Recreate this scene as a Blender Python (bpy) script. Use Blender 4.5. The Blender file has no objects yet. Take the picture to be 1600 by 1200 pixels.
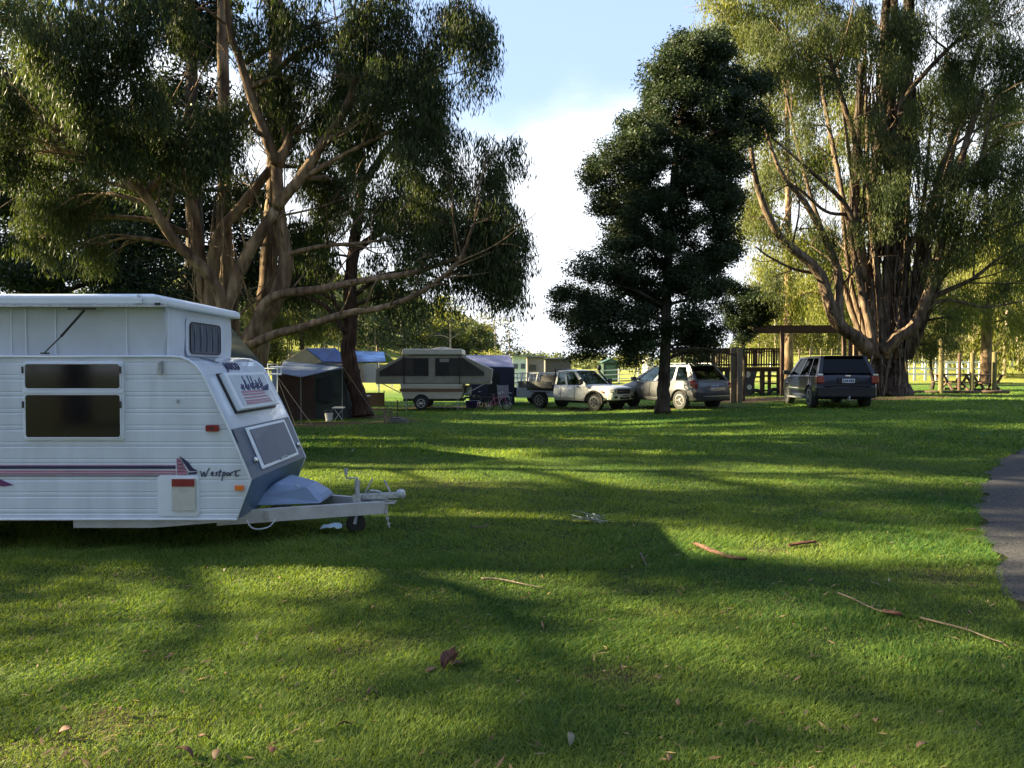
import bpy, bmesh, math, random
import numpy as np
from mathutils import Vector, Matrix, Euler
R = math.radians
sc = bpy.context.scene
random.seed(7)
RNG = np.random.default_rng(11)

# ---------------------------------------------------------------- camera, world, sun, exposure
EYE = 1.65
FPX = 1180.0                      # focal length in pixels of the 1600 wide photograph
PITCH = math.atan(25 / FPX)
cam_d = bpy.data.cameras.new('camera'); cam = bpy.data.objects.new('camera', cam_d)
sc.collection.objects.link(cam)
cam.location = (0, 0, EYE); cam.rotation_euler = (R(90) - PITCH, 0, 0)
cam_d.sensor_width = 36; cam_d.lens = FPX / 1600 * 36
cam_d.clip_start = 0.05; cam_d.clip_end = 4000
sc.camera = cam

SUN_EL = R(26); SUN_DIR = Vector((-1.0, 0.10, 0)).normalized()     # towards the sun, on the ground plane
w = bpy.data.worlds.new('World'); sc.world = w; w.use_nodes = True
nt = w.node_tree; N = nt.nodes; L = nt.links
for n in list(N): N.remove(n)
out = N.new('ShaderNodeOutputWorld'); bg = N.new('ShaderNodeBackground')
sky = N.new('ShaderNodeTexSky'); sky.sky_type = 'NISHITA'; sky.sun_disc = False
sky.sun_elevation = SUN_EL
sky.sun_rotation = math.atan2(SUN_DIR.x, SUN_DIR.y)
sky.altitude = 100; sky.air_density = 1.0; sky.dust_density = 0.6; sky.ozone_density = 1.5
tc = N.new('ShaderNodeTexCoord'); sep = N.new('ShaderNodeSeparateXYZ')
L.new(tc.outputs['Generated'], sep.inputs[0])
mp = N.new('ShaderNodeMapping'); mp.inputs['Scale'].default_value = (1.0, 1.0, 1.7)
mp.inputs['Location'].default_value = (0.35, 0.1, 0.12)
L.new(tc.outputs['Generated'], mp.inputs[0])
cn = N.new('ShaderNodeTexNoise'); cn.inputs['Scale'].default_value = 2.6; cn.inputs['Detail'].default_value = 7
cn.inputs['Roughness'].default_value = 0.45
L.new(mp.outputs[0], cn.inputs['Vector'])
# cloud bank thick near the horizon, breaking up higher
mr = N.new('ShaderNodeMapRange'); mr.inputs['From Min'].default_value = 0.16; mr.inputs['From Max'].default_value = 0.44
mr.inputs['To Min'].default_value = 0.45; mr.inputs['To Max'].default_value = -0.18
L.new(sep.outputs['Z'], mr.inputs['Value'])
ad = N.new('ShaderNodeMath'); ad.operation = 'ADD'
L.new(cn.outputs['Fac'], ad.inputs[0]); L.new(mr.outputs[0], ad.inputs[1])
yd = N.new('ShaderNodeMapRange'); yd.inputs['From Min'].default_value = -0.3; yd.inputs['From Max'].default_value = 0.7; yd.inputs['To Min'].default_value = -0.42; yd.inputs['To Max'].default_value = 0.0
L.new(sep.outputs['Y'], yd.inputs['Value']); ad2 = N.new('ShaderNodeMath'); ad2.operation = 'ADD'; L.new(ad.outputs[0], ad2.inputs[0]); L.new(yd.outputs[0], ad2.inputs[1]); ad = ad2
cr = N.new('ShaderNodeMapRange'); cr.interpolation_type = 'SMOOTHSTEP'
cr.inputs['From Min'].default_value = 0.46; cr.inputs['From Max'].default_value = 0.66
cr.inputs['To Min'].default_value = 0.08
L.new(ad.outputs[0], cr.inputs['Value'])
mx = N.new('ShaderNodeMix'); mx.data_type = 'RGBA'
hz = N.new('ShaderNodeMix'); hz.data_type = 'RGBA'; hz.inputs[0].default_value = 0.62; hz.inputs[7].default_value = (1.9, 2.6, 4.1, 1)   # thin bright high haze
L.new(sky.outputs[0], hz.inputs[6])
L.new(cr.outputs[0], mx.inputs[0]); L.new(hz.outputs[2], mx.inputs[6])
mx.inputs[7].default_value = (4.3, 4.55, 4.9, 1)
L.new(mx.outputs[2], bg.inputs['Color']); bg.inputs['Strength'].default_value = 0.05
L.new(bg.outputs[0], out.inputs[0])

sun_d = bpy.data.lights.new('sun', 'SUN'); sun_d.energy = 5.0; sun_d.angle = R(0.55); sun_d.color = (1.0, 0.83, 0.50)
sun = bpy.data.objects.new('sun', sun_d); sc.collection.objects.link(sun)
sv = Vector((SUN_DIR.x * math.cos(SUN_EL), SUN_DIR.y * math.cos(SUN_EL), math.sin(SUN_EL)))
sun.rotation_euler = sv.to_track_quat('Z', 'Y').to_euler(); sun.location = sv * 60
vs = sc.view_settings
sc.display_settings.display_device = 'sRGB'
vs.view_transform = 'Standard'; vs.look = 'None'; vs.gamma = 1; vs.use_curve_mapping = False
vs.exposure = 2.72
sc.cycles.max_bounces = 6; sc.cycles.transparent_max_bounces = 12
sc.cycles.diffuse_bounces = 3; sc.cycles.glossy_bounces = 3; sc.cycles.transmission_bounces = 4
sc.cycles.use_denoising = True
sc.cycles.caustics_reflective = False; sc.cycles.caustics_refractive = False
sc.cycles.sample_clamp_indirect = 6.0

# ---------------------------------------------------------------- helpers
def ss(t, a, b):
    t = np.clip((np.asarray(t, float) - a) / (b - a), 0, 1)
    return t * t * (3 - 2 * t)

def ground(x, y):
    x = np.asarray(x, float); y = np.asarray(y, float)
    z = 0.040 * np.clip(x - 3, 0, 13) * ss(y, 13, 25)
    z = z + 0.35 * ss(y, 42, 85)
    z = z + 0.016 * np.sin(x * 0.9 + 1.3) * np.sin(y * 0.7 + .4) + 0.01 * np.sin(x * 2.3 + y * 1.7)
    z = z + ss(x / np.maximum(y, 1), .26, .34) * np.clip(y - 62, 0, 260) * 0.075
    z = z + 17 * np.exp(-((x + 62) / 42.0) ** 2) * ss(y, 105, 190)
    z = z + 8 * ss(y, 420, 620)
    return z
def G(x, y): return float(ground(x, y))

def P(px, py, d):
    """the point on the sight line through a photo pixel, d metres ahead"""
    a = (px - 800) / FPX; b = (600 - py) / FPX
    cy, sy = math.cos(PITCH), math.sin(PITCH)
    Y = cy + b * sy; Z = -sy + b * cy
    return Vector((a / Y * d, d, EYE + Z / Y * d))

def GP(px, py):
    """where that sight line meets the lawn"""
    d = 1.5
    while d < 500:
        p = P(px, py, d)
        if p.z <= G(p.x, p.y):
            return Vector((p.x, p.y, G(p.x, p.y)))
        d *= 1.004
    return P(px, py, 500)

def tag(o, label=None, cat=None, group=None, kind=None):
    if label: o['label'] = label
    if cat: o['category'] = cat
    if group: o['group'] = group
    if kind: o['kind'] = kind
    return o

def thing(name, label, cat, loc=(0, 0, 0), rz=0, group=None, scale=1.0):
    o = bpy.data.objects.new(name, None); sc.collection.objects.link(o)
    o.location = loc; o.rotation_euler = (0, 0, rz); o.scale = (scale,) * 3
    o.empty_display_size = 0.2
    return tag(o, label, cat, group)

def copy_tree(o, parent=None):
    c = o.copy(); sc.collection.objects.link(c); c.parent = parent
    for ch in o.children: copy_tree(ch, c)
    return c

class MB:
    def __init__(s): s.v = []; s.f = []
    def add(s, vs_, fs):
        n = len(s.v); s.v += [tuple(p) for p in vs_]; s.f += [tuple(i + n for i in f) for f in fs]; return s
    def box(s, c, size, rot=None, top=None):
        """box; top=(sx, sy) scales the upper face"""
        hx, hy, hz = size[0] / 2, size[1] / 2, size[2] / 2
        tx, ty = top if top else (1, 1)
        vs_ = [Vector(p) for p in ((-hx, -hy, -hz), (hx, -hy, -hz), (hx, hy, -hz), (-hx, hy, -hz),
               (-hx * tx, -hy * ty, hz), (hx * tx, -hy * ty, hz), (hx * tx, hy * ty, hz), (-hx * tx, hy * ty, hz))]
        if rot is not None:
            m = Euler(rot).to_matrix(); vs_ = [m @ p for p in vs_]
        c = Vector(c)
        return s.add([p + c for p in vs_], [(0, 3, 2, 1), (4, 5, 6, 7), (0, 1, 5, 4), (1, 2, 6, 5), (2, 3, 7, 6), (3, 0, 4, 7)])
    def bar(s, a, b, wd, ht=None):
        """rectangular bar from a to b"""
        a, b = Vector(a), Vector(b); ht = ht or wd
        d = (b - a).normalized(); up = Vector((0, 0, 1))
        if abs(d.z) > .95: up = Vector((0, 1, 0))
        x = d.cross(up).normalized(); y = x.cross(d).normalized()
        o = [x * wd / 2 + y * ht / 2, -x * wd / 2 + y * ht / 2, -x * wd / 2 - y * ht / 2, x * wd / 2 - y * ht / 2]
        return s.add([a + p for p in o] + [b + p for p in o], [(0, 1, 2, 3), (7, 6, 5, 4), (0, 4, 5, 1), (1, 5, 6, 2), (2, 6, 7, 3), (3, 7, 4, 0)])
    def tube(s, pts, r, n=8, cap=True, wob=0, rnd=random):
        pts = [Vector(p) for p in pts]; m = len(pts)
        if not hasattr(r, '__len__'): r = [r] * m
        vs_ = []; fs = []; ref = None
        for i, p in enumerate(pts):
            t = (pts[min(i + 1, m - 1)] - pts[max(i - 1, 0)])
            t = t.normalized() if t.length > 1e-9 else Vector((0, 0, 1))
            if ref is None:
                ref = t.orthogonal().normalized()
            ref = (ref - t * ref.dot(t)); ref = ref.normalized() if ref.length > 1e-6 else t.orthogonal().normalized()
            b = t.cross(ref)
            for k in range(n):
                a = 2 * math.pi * k / n; rr = r[i] * (1 + (rnd.uniform(-wob, wob) if wob else 0))
                vs_.append(p + (ref * math.cos(a) + b * math.sin(a)) * rr)
        for i in range(m - 1):
            for k in range(n):
                k2 = (k + 1) % n
                fs.append((i * n + k, i * n + k2, (i + 1) * n + k2, (i + 1) * n + k))
        if cap: fs.append(tuple(range(n - 1, -1, -1))); fs.append(tuple((m - 1) * n + k for k in range(n)))
        return s.add(vs_, fs)
    def lathe(s, prof, c=(0, 0, 0), axis='z', n=24):
        """prof: (radius, height) list"""
        c = Vector(c); vs_ = []; fs = []
        for r, h in prof:
            for k in range(n):
                a = 2 * math.pi * k / n; u, v = r * math.cos(a), r * math.sin(a)
                vs_.append(c + (Vector((u, v, h)) if axis == 'z' else Vector((u, h, v)) if axis == 'y' else Vector((h, u, v))))
        m = len(prof)
        for i in range(m - 1):
            for k in range(n):
                k2 = (k + 1) % n; fs.append((i * n + k, i * n + k2, (i + 1) * n + k2, (i + 1) * n + k))
        fs.append(tuple(range(n - 1, -1, -1))); fs.append(tuple((m - 1) * n + k for k in range(n)))
        return s.add(vs_, fs)
    def prism(s, poly, a, b, plane='xz'):
        """poly (u, v) in the plane, extruded between a and b along the remaining axis"""
        def q(u, v, t): return (u, t, v) if plane == 'xz' else (u, v, t) if plane == 'xy' else (t, u, v)
        n = len(poly)
        return s.add([q(u, v, a) for u, v in poly] + [q(u, v, b) for u, v in poly],
                     [tuple(range(n)), tuple(range(2 * n - 1, n - 1, -1))] + [(i, i + n, (i + 1) % n + n, (i + 1) % n) for i in range(n)])
    def slab(s, q, th):
        """quad given by 4 points, thickened by th along its normal"""
        q = [Vector(p) for p in q]; nn = (q[1] - q[0]).cross(q[3] - q[0]).normalized() * th
        return s.add(q + [p + nn for p in q], [(0, 3, 2, 1), (4, 5, 6, 7), (0, 1, 5, 4), (1, 2, 6, 5), (2, 3, 7, 6), (3, 0, 4, 7)])
    def build(s, name, m, parent=None, smooth=False, bevel=0, loc=None, fix=True):
        me = bpy.data.meshes.new(name); me.from_pydata([tuple(p) for p in s.v], [], s.f); me.update()
        if fix:
            bm = bmesh.new(); bm.from_mesh(me); bmesh.ops.recalc_face_normals(bm, faces=bm.faces); bm.to_mesh(me); bm.free()
        if m: me.materials.append(m)
        if smooth: me.polygons.foreach_set('use_smooth', [True] * len(me.polygons))
        o = bpy.data.objects.new(name, me); sc.collection.objects.link(o)
        if parent: o.parent = parent
        if loc is not None: o.location = loc
        if bevel:
            b = o.modifiers.new('bevel', 'BEVEL'); b.width = bevel; b.segments = 2; b.limit_method = 'ANGLE'; b.angle_limit = R(35)
        return o

def np_mesh(name, V, F, mat_, parent=None, attr=None, smooth=False):
    """V (n,3), F (m,k) arrays"""
    me = bpy.data.meshes.new(name); k = F.shape[1]
    me.vertices.add(len(V)); me.vertices.foreach_set('co', np.ascontiguousarray(V, np.float32).ravel())
    me.loops.add(F.size); me.loops.foreach_set('vertex_index', np.ascontiguousarray(F, np.int32).ravel())
    me.polygons.add(len(F)); me.polygons.foreach_set('loop_start', np.arange(0, F.size, k, dtype=np.int32))
    me.polygons.foreach_set('loop_total', np.full(len(F), k, np.int32))
    if attr is not None:
        for an, av in attr.items():
            a = me.attributes.new(an, 'FLOAT', 'POINT'); a.data.foreach_set('value', np.ascontiguousarray(av, np.float32))
    me.update(calc_edges=True)
    if smooth: me.polygons.foreach_set('use_smooth', np.ones(len(F), bool))
    me.materials.append(mat_)
    o = bpy.data.objects.new(name, me); sc.collection.objects.link(o)
    if parent: o.parent = parent
    return o

# ---------------------------------------------------------------- materials
def mat(name, col, rough=0.6, metal=0.0, var=0.12, scale=6.0, bump=0.0, bscale=40.0, coat=0.0, stretch=(1, 1, 1), spec=0.5, col2=None, detail=5):
    m = bpy.data.materials.new(name); m.use_nodes = True; t = m.node_tree
    b = t.nodes['Principled BSDF']
    b.inputs['Roughness'].default_value = rough; b.inputs['Metallic'].default_value = metal
    b.inputs['Coat Weight'].default_value = coat; b.inputs['Specular IOR Level'].default_value = spec
    co = t.nodes.new('ShaderNodeTexCoord'); mpg = t.nodes.new('ShaderNodeMapping'); mpg.inputs['Scale'].default_value = stretch
    t.links.new(co.outputs['Object'], mpg.inputs[0])
    nz = t.nodes.new('ShaderNodeTexNoise'); nz.inputs['Scale'].default_value = scale; nz.inputs['Detail'].default_value = detail
    t.links.new(mpg.outputs[0], nz.inputs['Vector'])
    rp = t.nodes.new('ShaderNodeValToRGB')
    a = tuple(max(0, c * (1 - var)) for c in col); bb = tuple(min(1, c * (1 + var)) for c in (col2 or col))
    rp.color_ramp.elements[0].position = 0.35; rp.color_ramp.elements[1].position = 0.65
    rp.color_ramp.elements[0].color = (*a, 1); rp.color_ramp.elements[1].color = (*bb, 1)
    t.links.new(nz.outputs['Fac'], rp.inputs[0]); t.links.new(rp.outputs[0], b.inputs['Base Color'])
    if bump:
        n2 = t.nodes.new('ShaderNodeTexNoise'); n2.inputs['Scale'].default_value = bscale; n2.inputs['Detail'].default_value = 6
        t.links.new(mpg.outputs[0], n2.inputs['Vector'])
        bp = t.nodes.new('ShaderNodeBump'); bp.inputs['Strength'].default_value = bump; bp.inputs['Distance'].default_value = 0.02
        t.links.new(n2.outputs['Fac'], bp.inputs['Height']); t.links.new(bp.outputs[0], b.inputs['Normal'])
    return m

def leaf_mat(name, c0, c1, trans=0.45, tcol=None, rough=0.55):
    """leaf colour runs c0..c1 with the per-leaf attribute; light passes through"""
    m = bpy.data.materials.new(name); m.use_nodes = True; t = m.node_tree; t.nodes.clear()
    o = t.nodes.new('ShaderNodeOutputMaterial'); at = t.nodes.new('ShaderNodeAttribute'); at.attribute_name = 'rnd'
    rp = t.nodes.new('ShaderNodeValToRGB'); rp.color_ramp.elements[0].color = (*c0, 1); rp.color_ramp.elements[1].color = (*c1, 1)
    t.links.new(at.outputs['Fac'], rp.inputs[0])
    pr = t.nodes.new('ShaderNodeBsdfPrincipled'); pr.inputs['Roughness'].default_value = rough
    pr.inputs['Specular IOR Level'].default_value = 0.2
    tr = t.nodes.new('ShaderNodeBsdfTranslucent'); mxs = t.nodes.new('ShaderNodeMixShader'); mxs.inputs[0].default_value = trans
    hs = t.nodes.new('ShaderNodeMix'); hs.data_type = 'RGBA'; hs.blend_type = 'MULTIPLY'; hs.inputs[0].default_value = 1
    hs.inputs[7].default_value = (*(tcol or (1.5, 1.55, 0.7)), 1); hs.clamp_result = False
    t.links.new(rp.outputs[0], pr.inputs['Base Color']); t.links.new(rp.outputs[0], hs.inputs[6]); t.links.new(hs.outputs[2], tr.inputs['Color'])
    t.links.new(pr.outputs[0], mxs.inputs[1]); t.links.new(tr.outputs[0], mxs.inputs[2]); t.links.new(mxs.outputs[0], o.inputs[0])
    return m

def glass_mat(name, tint, fac=0.55):
    m = bpy.data.materials.new(name); m.use_nodes = True; t = m.node_tree; t.nodes.clear()
    o = t.nodes.new('ShaderNodeOutputMaterial'); g = t.nodes.new('ShaderNodeBsdfGlossy'); g.inputs['Roughness'].default_value = 0.03
    g.inputs['Color'].default_value = (.9, .95, 1, 1)
    tr = t.nodes.new('ShaderNodeBsdfTransparent'); tr.inputs['Color'].default_value = (*tint, 1)
    fr = t.nodes.new('ShaderNodeFresnel'); fr.inputs['IOR'].default_value = 1.6
    ml = t.nodes.new('ShaderNodeMath'); ml.operation = 'MULTIPLY_ADD'; ml.inputs[1].default_value = fac * 1.3; ml.inputs[2].default_value = 0.0
    nz = t.nodes.new('ShaderNodeTexNoise'); nz.inputs['Scale'].default_value = 3
    t.links.new(fr.outputs[0], ml.inputs[0])
    mxs = t.nodes.new('ShaderNodeMixShader'); t.links.new(ml.outputs[0], mxs.inputs[0])
    t.links.new(tr.outputs[0], mxs.inputs[1]); t.links.new(g.outputs[0], mxs.inputs[2]); t.links.new(mxs.outputs[0], o.inputs[0])
    return m

M = {}
M['rubber'] = mat('rubber', (0.02, 0.02, 0.02), 0.8, bump=.2)
M['black'] = mat('black_plastic', (0.018, 0.018, 0.02), 0.5, bump=.1)
M['alloy'] = mat('alloy', (0.42, 0.43, 0.45), 0.35, 0.8)
M['chrome'] = mat('chrome', (0.6, 0.6, 0.62), 0.15, 1.0)
M['galv'] = mat('galvanised_steel', (0.42, 0.44, 0.47), 0.5, 0.6, var=.2, scale=30, bump=.1)
M['dark_glass'] = glass_mat('dark_glass', (0.05, 0.055, 0.06), .22)
M['car_glass'] = glass_mat('car_glass', (0.42, 0.5, 0.47))
M['white_paint'] = mat('white_paint', (0.58, 0.58, 0.56), 0.35, coat=.3, var=.05)
M['silver_paint'] = mat('silver_paint', (0.10, 0.103, 0.11), 0.42, 0.45, coat=.35, var=.05)
M['navy_paint'] = mat('navy_paint', (0.003, 0.006, 0.018), 0.28, 0.0, coat=.25, spec=.35, var=.08)
M['headlight'] = mat('headlight_lens', (0.55, 0.57, 0.6), 0.1, 0.5, coat=1)
M['tail_red'] = mat('tail_lamp_red', (0.22, 0.006, 0.010), 0.2, coat=.6)
M['amber'] = mat('amber_lens', (0.75, 0.16, 0.015), 0.25, coat=1)
M['plate_white'] = mat('plate_white', (0.5, 0.52, 0.58), 0.5)
M['plate_ink'] = mat('plate_ink', (0.03, 0.04, 0.12), 0.5)
M['seat'] = mat('seat_cloth', (0.03, 0.03, 0.033), 0.9)
M['interior'] = mat('interior', (0.012, 0.012, 0.013), 0.9)
M['timber_dark'] = mat('dark_timber', (0.070, 0.040, 0.026), 0.85, var=.3, scale=5, stretch=(1, 1, 8), bump=.4)
M['timber_post'] = mat('weathered_timber', (0.17, 0.13, 0.09), 0.9, var=.3, scale=6, stretch=(5, 5, .6), bump=.5)
M['timber_green'] = mat('treated_pine', (0.13, 0.11, 0.045), 0.9, var=.3, scale=6, stretch=(5, 5, .6), bump=.4)
M['fence_white'] = mat('white_rail', (0.75, 0.75, 0.72), 0.5)
M['steel_white'] = mat('white_powdercoat', (0.7, 0.7, 0.68), 0.4)
# ---------------------------------------------------------------- ground, path, grass
def axis_coords(lo, hi, fine_lo, fine_hi, step, n_out):
    a = list(np.arange(fine_lo, fine_hi + 1e-6, step))
    g = np.geomspace(1, 1 + (hi - fine_hi), n_out) - 1
    h = np.geomspace(1, 1 + (fine_lo - lo), n_out) - 1
    return np.unique(np.round(np.concatenate([fine_lo - h, a, fine_hi + g]), 4))
gx = axis_coords(-1500, 1500, -30, 45, 0.5, 60); gy = axis_coords(-300, 2500, -8, 95, 0.5, 80)
X, Y = np.meshgrid(gx, gy); Z = ground(X, Y)
nx, ny = len(gx), len(gy)
V = np.stack([X.ravel(), Y.ravel(), Z.ravel()], 1)
I = np.arange(nx * ny).reshape(ny, nx)
F = np.stack([I[:-1, :-1].ravel(), I[:-1, 1:].ravel(), I[1:, 1:].ravel(), I[1:, :-1].ravel()], 1)

# bare litter strips: (px, py, half width m, half depth m)
MULCH = []
for px, py, rx, ry in ((1165, 627, 2.6, 1.3), (1210, 622, 2.6, 1.4), (1395, 622, 2.6, 1.3), (1470, 620, 3.2, .9), (1300, 619, 2.2, 1.2),
                       (500, 662, 2.0, .9), (590, 652, 1.4, 1.0), (565, 640, 1.6, 1.2), (430, 664, 2, 1.4), (700, 637, 2.6, .9),
                       (1037, 640, .9, .6), (620, 658, 1.0, .6), (900, 641, 3.0, .8), (1085, 636, 2.4, .9)):
    p = GP(px, py); MULCH.append((p.x, p.y, rx, ry))
def mulch_at(x, y):
    m = np.zeros_like(np.asarray(x, float))
    for cx, cy, rx, ry in MULCH:
        q = np.sqrt(((x - cx) / rx) ** 2 + ((y - cy) / ry) ** 2) + 0.18 * np.sin(x * 3.1 + y * 2.2) * np.sin(y * 4.0 - x)
        m = np.maximum(m, 1 - ss(q, 0.55, 1.15))
    return m
EDGE = [(1640, 690), (1600, 703), (1570, 716), (1546, 742), (1534, 775), (1529, 815), (1540, 848), (1560, 880), (1572, 915), (1590, 950), (1640, 975), (1800, 1000), (2000, 1030), (2300, 1062), (2700, 1095)]
EDGE_W = [GP(a, b) for a, b in EDGE]
def path_left(y):
    ys = [p.y for p in EDGE_W][::-1]; xs = [p.x for p in EDGE_W][::-1]
    return np.interp(y, ys, xs, left=99, right=99)
WORN = [(p_.x, p_.y, rx_, ry_, s_) for p_, rx_, ry_, s_ in ((GP(60, 1175), .9, .45, .75), (GP(560, 1010), .5, .25, .4), (GP(960, 1062), .5, .22, .6), (GP(1230, 866), .8, .4, .55), (GP(300, 1120), .4, .2, .5), (GP(1080, 960), .35, .25, .4), (GP(830, 870), .9, .3, .4), (GP(1500, 900), .7, .3, .5), (GP(700, 760), 1.4, .6, .4), (GP(1300, 700), 2, 1, .4), (GP(900, 690), 2.2, 1, .4))]
def worn_at(x, y):
    m = np.zeros_like(np.asarray(x, float))
    for cx, cy, rx, ry, s_ in WORN:
        q = np.sqrt(((x - cx) / rx) ** 2 + ((y - cy) / ry) ** 2) + .35 * np.sin(x * 7 + y * 5) * np.sin(y * 9 - x * 4)
        m = np.maximum(m, (1 - ss(q, 0.2, 1.2)) * s_)
    return m
def in_path(x, y): return (x > path_left(y)) & (y > EDGE_W[-1].y) & (y < EDGE_W[0].y)

gm = bpy.data.materials.new('lawn'); gm.use_nodes = True; t = gm.node_tree; b = t.nodes['Principled BSDF']
b.inputs['Roughness'].default_value = 0.95; b.inputs['Specular IOR Level'].default_value = 0.15
co = t.nodes.new('ShaderNodeTexCoord')
def noise(t, co, scale, detail=5, stretch=None):
    n = t.nodes.new('ShaderNodeTexNoise'); n.inputs['Scale'].default_value = scale; n.inputs['Detail'].default_value = detail
    if stretch:
        mpg = t.nodes.new('ShaderNodeMapping'); mpg.inputs['Scale'].default_value = stretch
        t.links.new(co.outputs['Object'], mpg.inputs[0]); t.links.new(mpg.outputs[0], n.inputs['Vector'])
    else: t.links.new(co.outputs['Object'], n.inputs['Vector'])
    return n
def ramp(t, src, stops):
    r = t.nodes.new('ShaderNodeValToRGB'); e = r.color_ramp.elements
    while len(e) < len(stops): e.new(0.5)
    for k, (p_, c) in enumerate(stops): e[k].position = p_; e[k].color = (*c, 1)
    t.links.new(src, r.inputs[0]); return r
def mixc(t, f, a, bcol, mode='MIX'):
    m = t.nodes.new('ShaderNodeMix'); m.data_type = 'RGBA'; m.blend_type = mode
    if isinstance(f, (int, float)): m.inputs[0].default_value = f
    else: t.links.new(f, m.inputs[0])
    t.links.new(a, m.inputs[6]); t.links.new(bcol, m.inputs[7]); return m.outputs[2]
n1 = noise(t, co, 0.35); n2 = noise(t, co, 14, 8); n3 = noise(t, co, 90, 4)
r1 = ramp(t, n1.outputs['Fac'], [(0.3, (0.045, 0.110, 0.018)), (0.55, (0.075, 0.145, 0.022)), (0.75, (0.120, 0.165, 0.034))])
r2 = ramp(t, n2.outputs['Fac'], [(0.3, (0.55, 0.6, 0.5)), (0.7, (1.25, 1.2, 1.2))])
c_ = mixc(t, 1.0, r1.outputs[0], r2.outputs[0], 'MULTIPLY')
th_ = ramp(t, n2.outputs['Fac'], [(0.3, (0.012, 0.022, 0.007)), (0.7, (0.045, 0.055, 0.018))]); at3 = t.nodes.new('ShaderNodeAttribute'); at3.attribute_name = 'thatch_gaps'  # thatch colour, darker near the camera to deepen gaps between blades
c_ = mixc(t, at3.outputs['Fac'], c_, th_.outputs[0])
rm = ramp(t, n2.outputs['Fac'], [(0.3, (0.050, 0.028, 0.016)), (0.5, (0.105, 0.066, 0.038)), (0.72, (0.19, 0.125, 0.07))])
at = t.nodes.new('ShaderNodeAttribute'); at.attribute_name = 'mulch'
c_ = mixc(t, at.outputs['Fac'], c_, rm.outputs[0])
at2 = t.nodes.new('ShaderNodeAttribute'); at2.attribute_name = 'field'
rf = ramp(t, n1.outputs['Fac'], [(0.3, (0.16, 0.19, 0.035)), (0.6, (0.21, 0.22, 0.05)), (0.8, (0.27, 0.21, 0.09))])
c_ = mixc(t, at2.outputs['Fac'], c_, rf.outputs[0])
t.links.new(c_, b.inputs['Base Color'])
bp = t.nodes.new('ShaderNodeBump'); bp.inputs['Strength'].default_value = 0.8; bp.inputs['Distance'].default_value = 0.03
t.links.new(n3.outputs['Fac'], bp.inputs['Height']); t.links.new(bp.outputs[0], b.inputs['Normal'])
field = ss(V[:, 1], 44, 60)
gr = np_mesh('ground', V, F, gm, attr={'mulch': np.maximum(mulch_at(V[:, 0], V[:, 1]), worn_at(V[:, 0], V[:, 1]) * .8), 'field': field, 'thatch_gaps': 1 - ss(V[:, 1], 7, 22)}, smooth=True)
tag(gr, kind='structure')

# asphalt path on the right, 4 mm above the lawn
ys = np.linspace(EDGE_W[-1].y, EDGE_W[0].y, 90); vv = []; ff = []
nc = 24
for i, y in enumerate(ys):
    xl = float(path_left(y)) + 0.07 * math.sin(y * 4.1) + 0.05 * math.sin(y * 11 + 1) + .03 * math.sin(y * 31)
    for k in range(nc):
        x = xl + (7.5) * k / (nc - 1); vv.append((x, y, G(x, y) + 0.012))
for i in range(len(ys) - 1):
    for k in range(nc - 1):
        a = i * nc + k; ff.append((a, a + 1, a + nc + 1, a + nc))
am = mat('asphalt', (0.019, 0.019, 0.023), 0.9, var=.6, scale=45, bump=1.0, bscale=130, detail=9, col2=(.04, .04, .045))
mb = MB(); mb.add(vv, ff); tag(mb.build('path', am, smooth=True), kind='structure')

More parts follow.
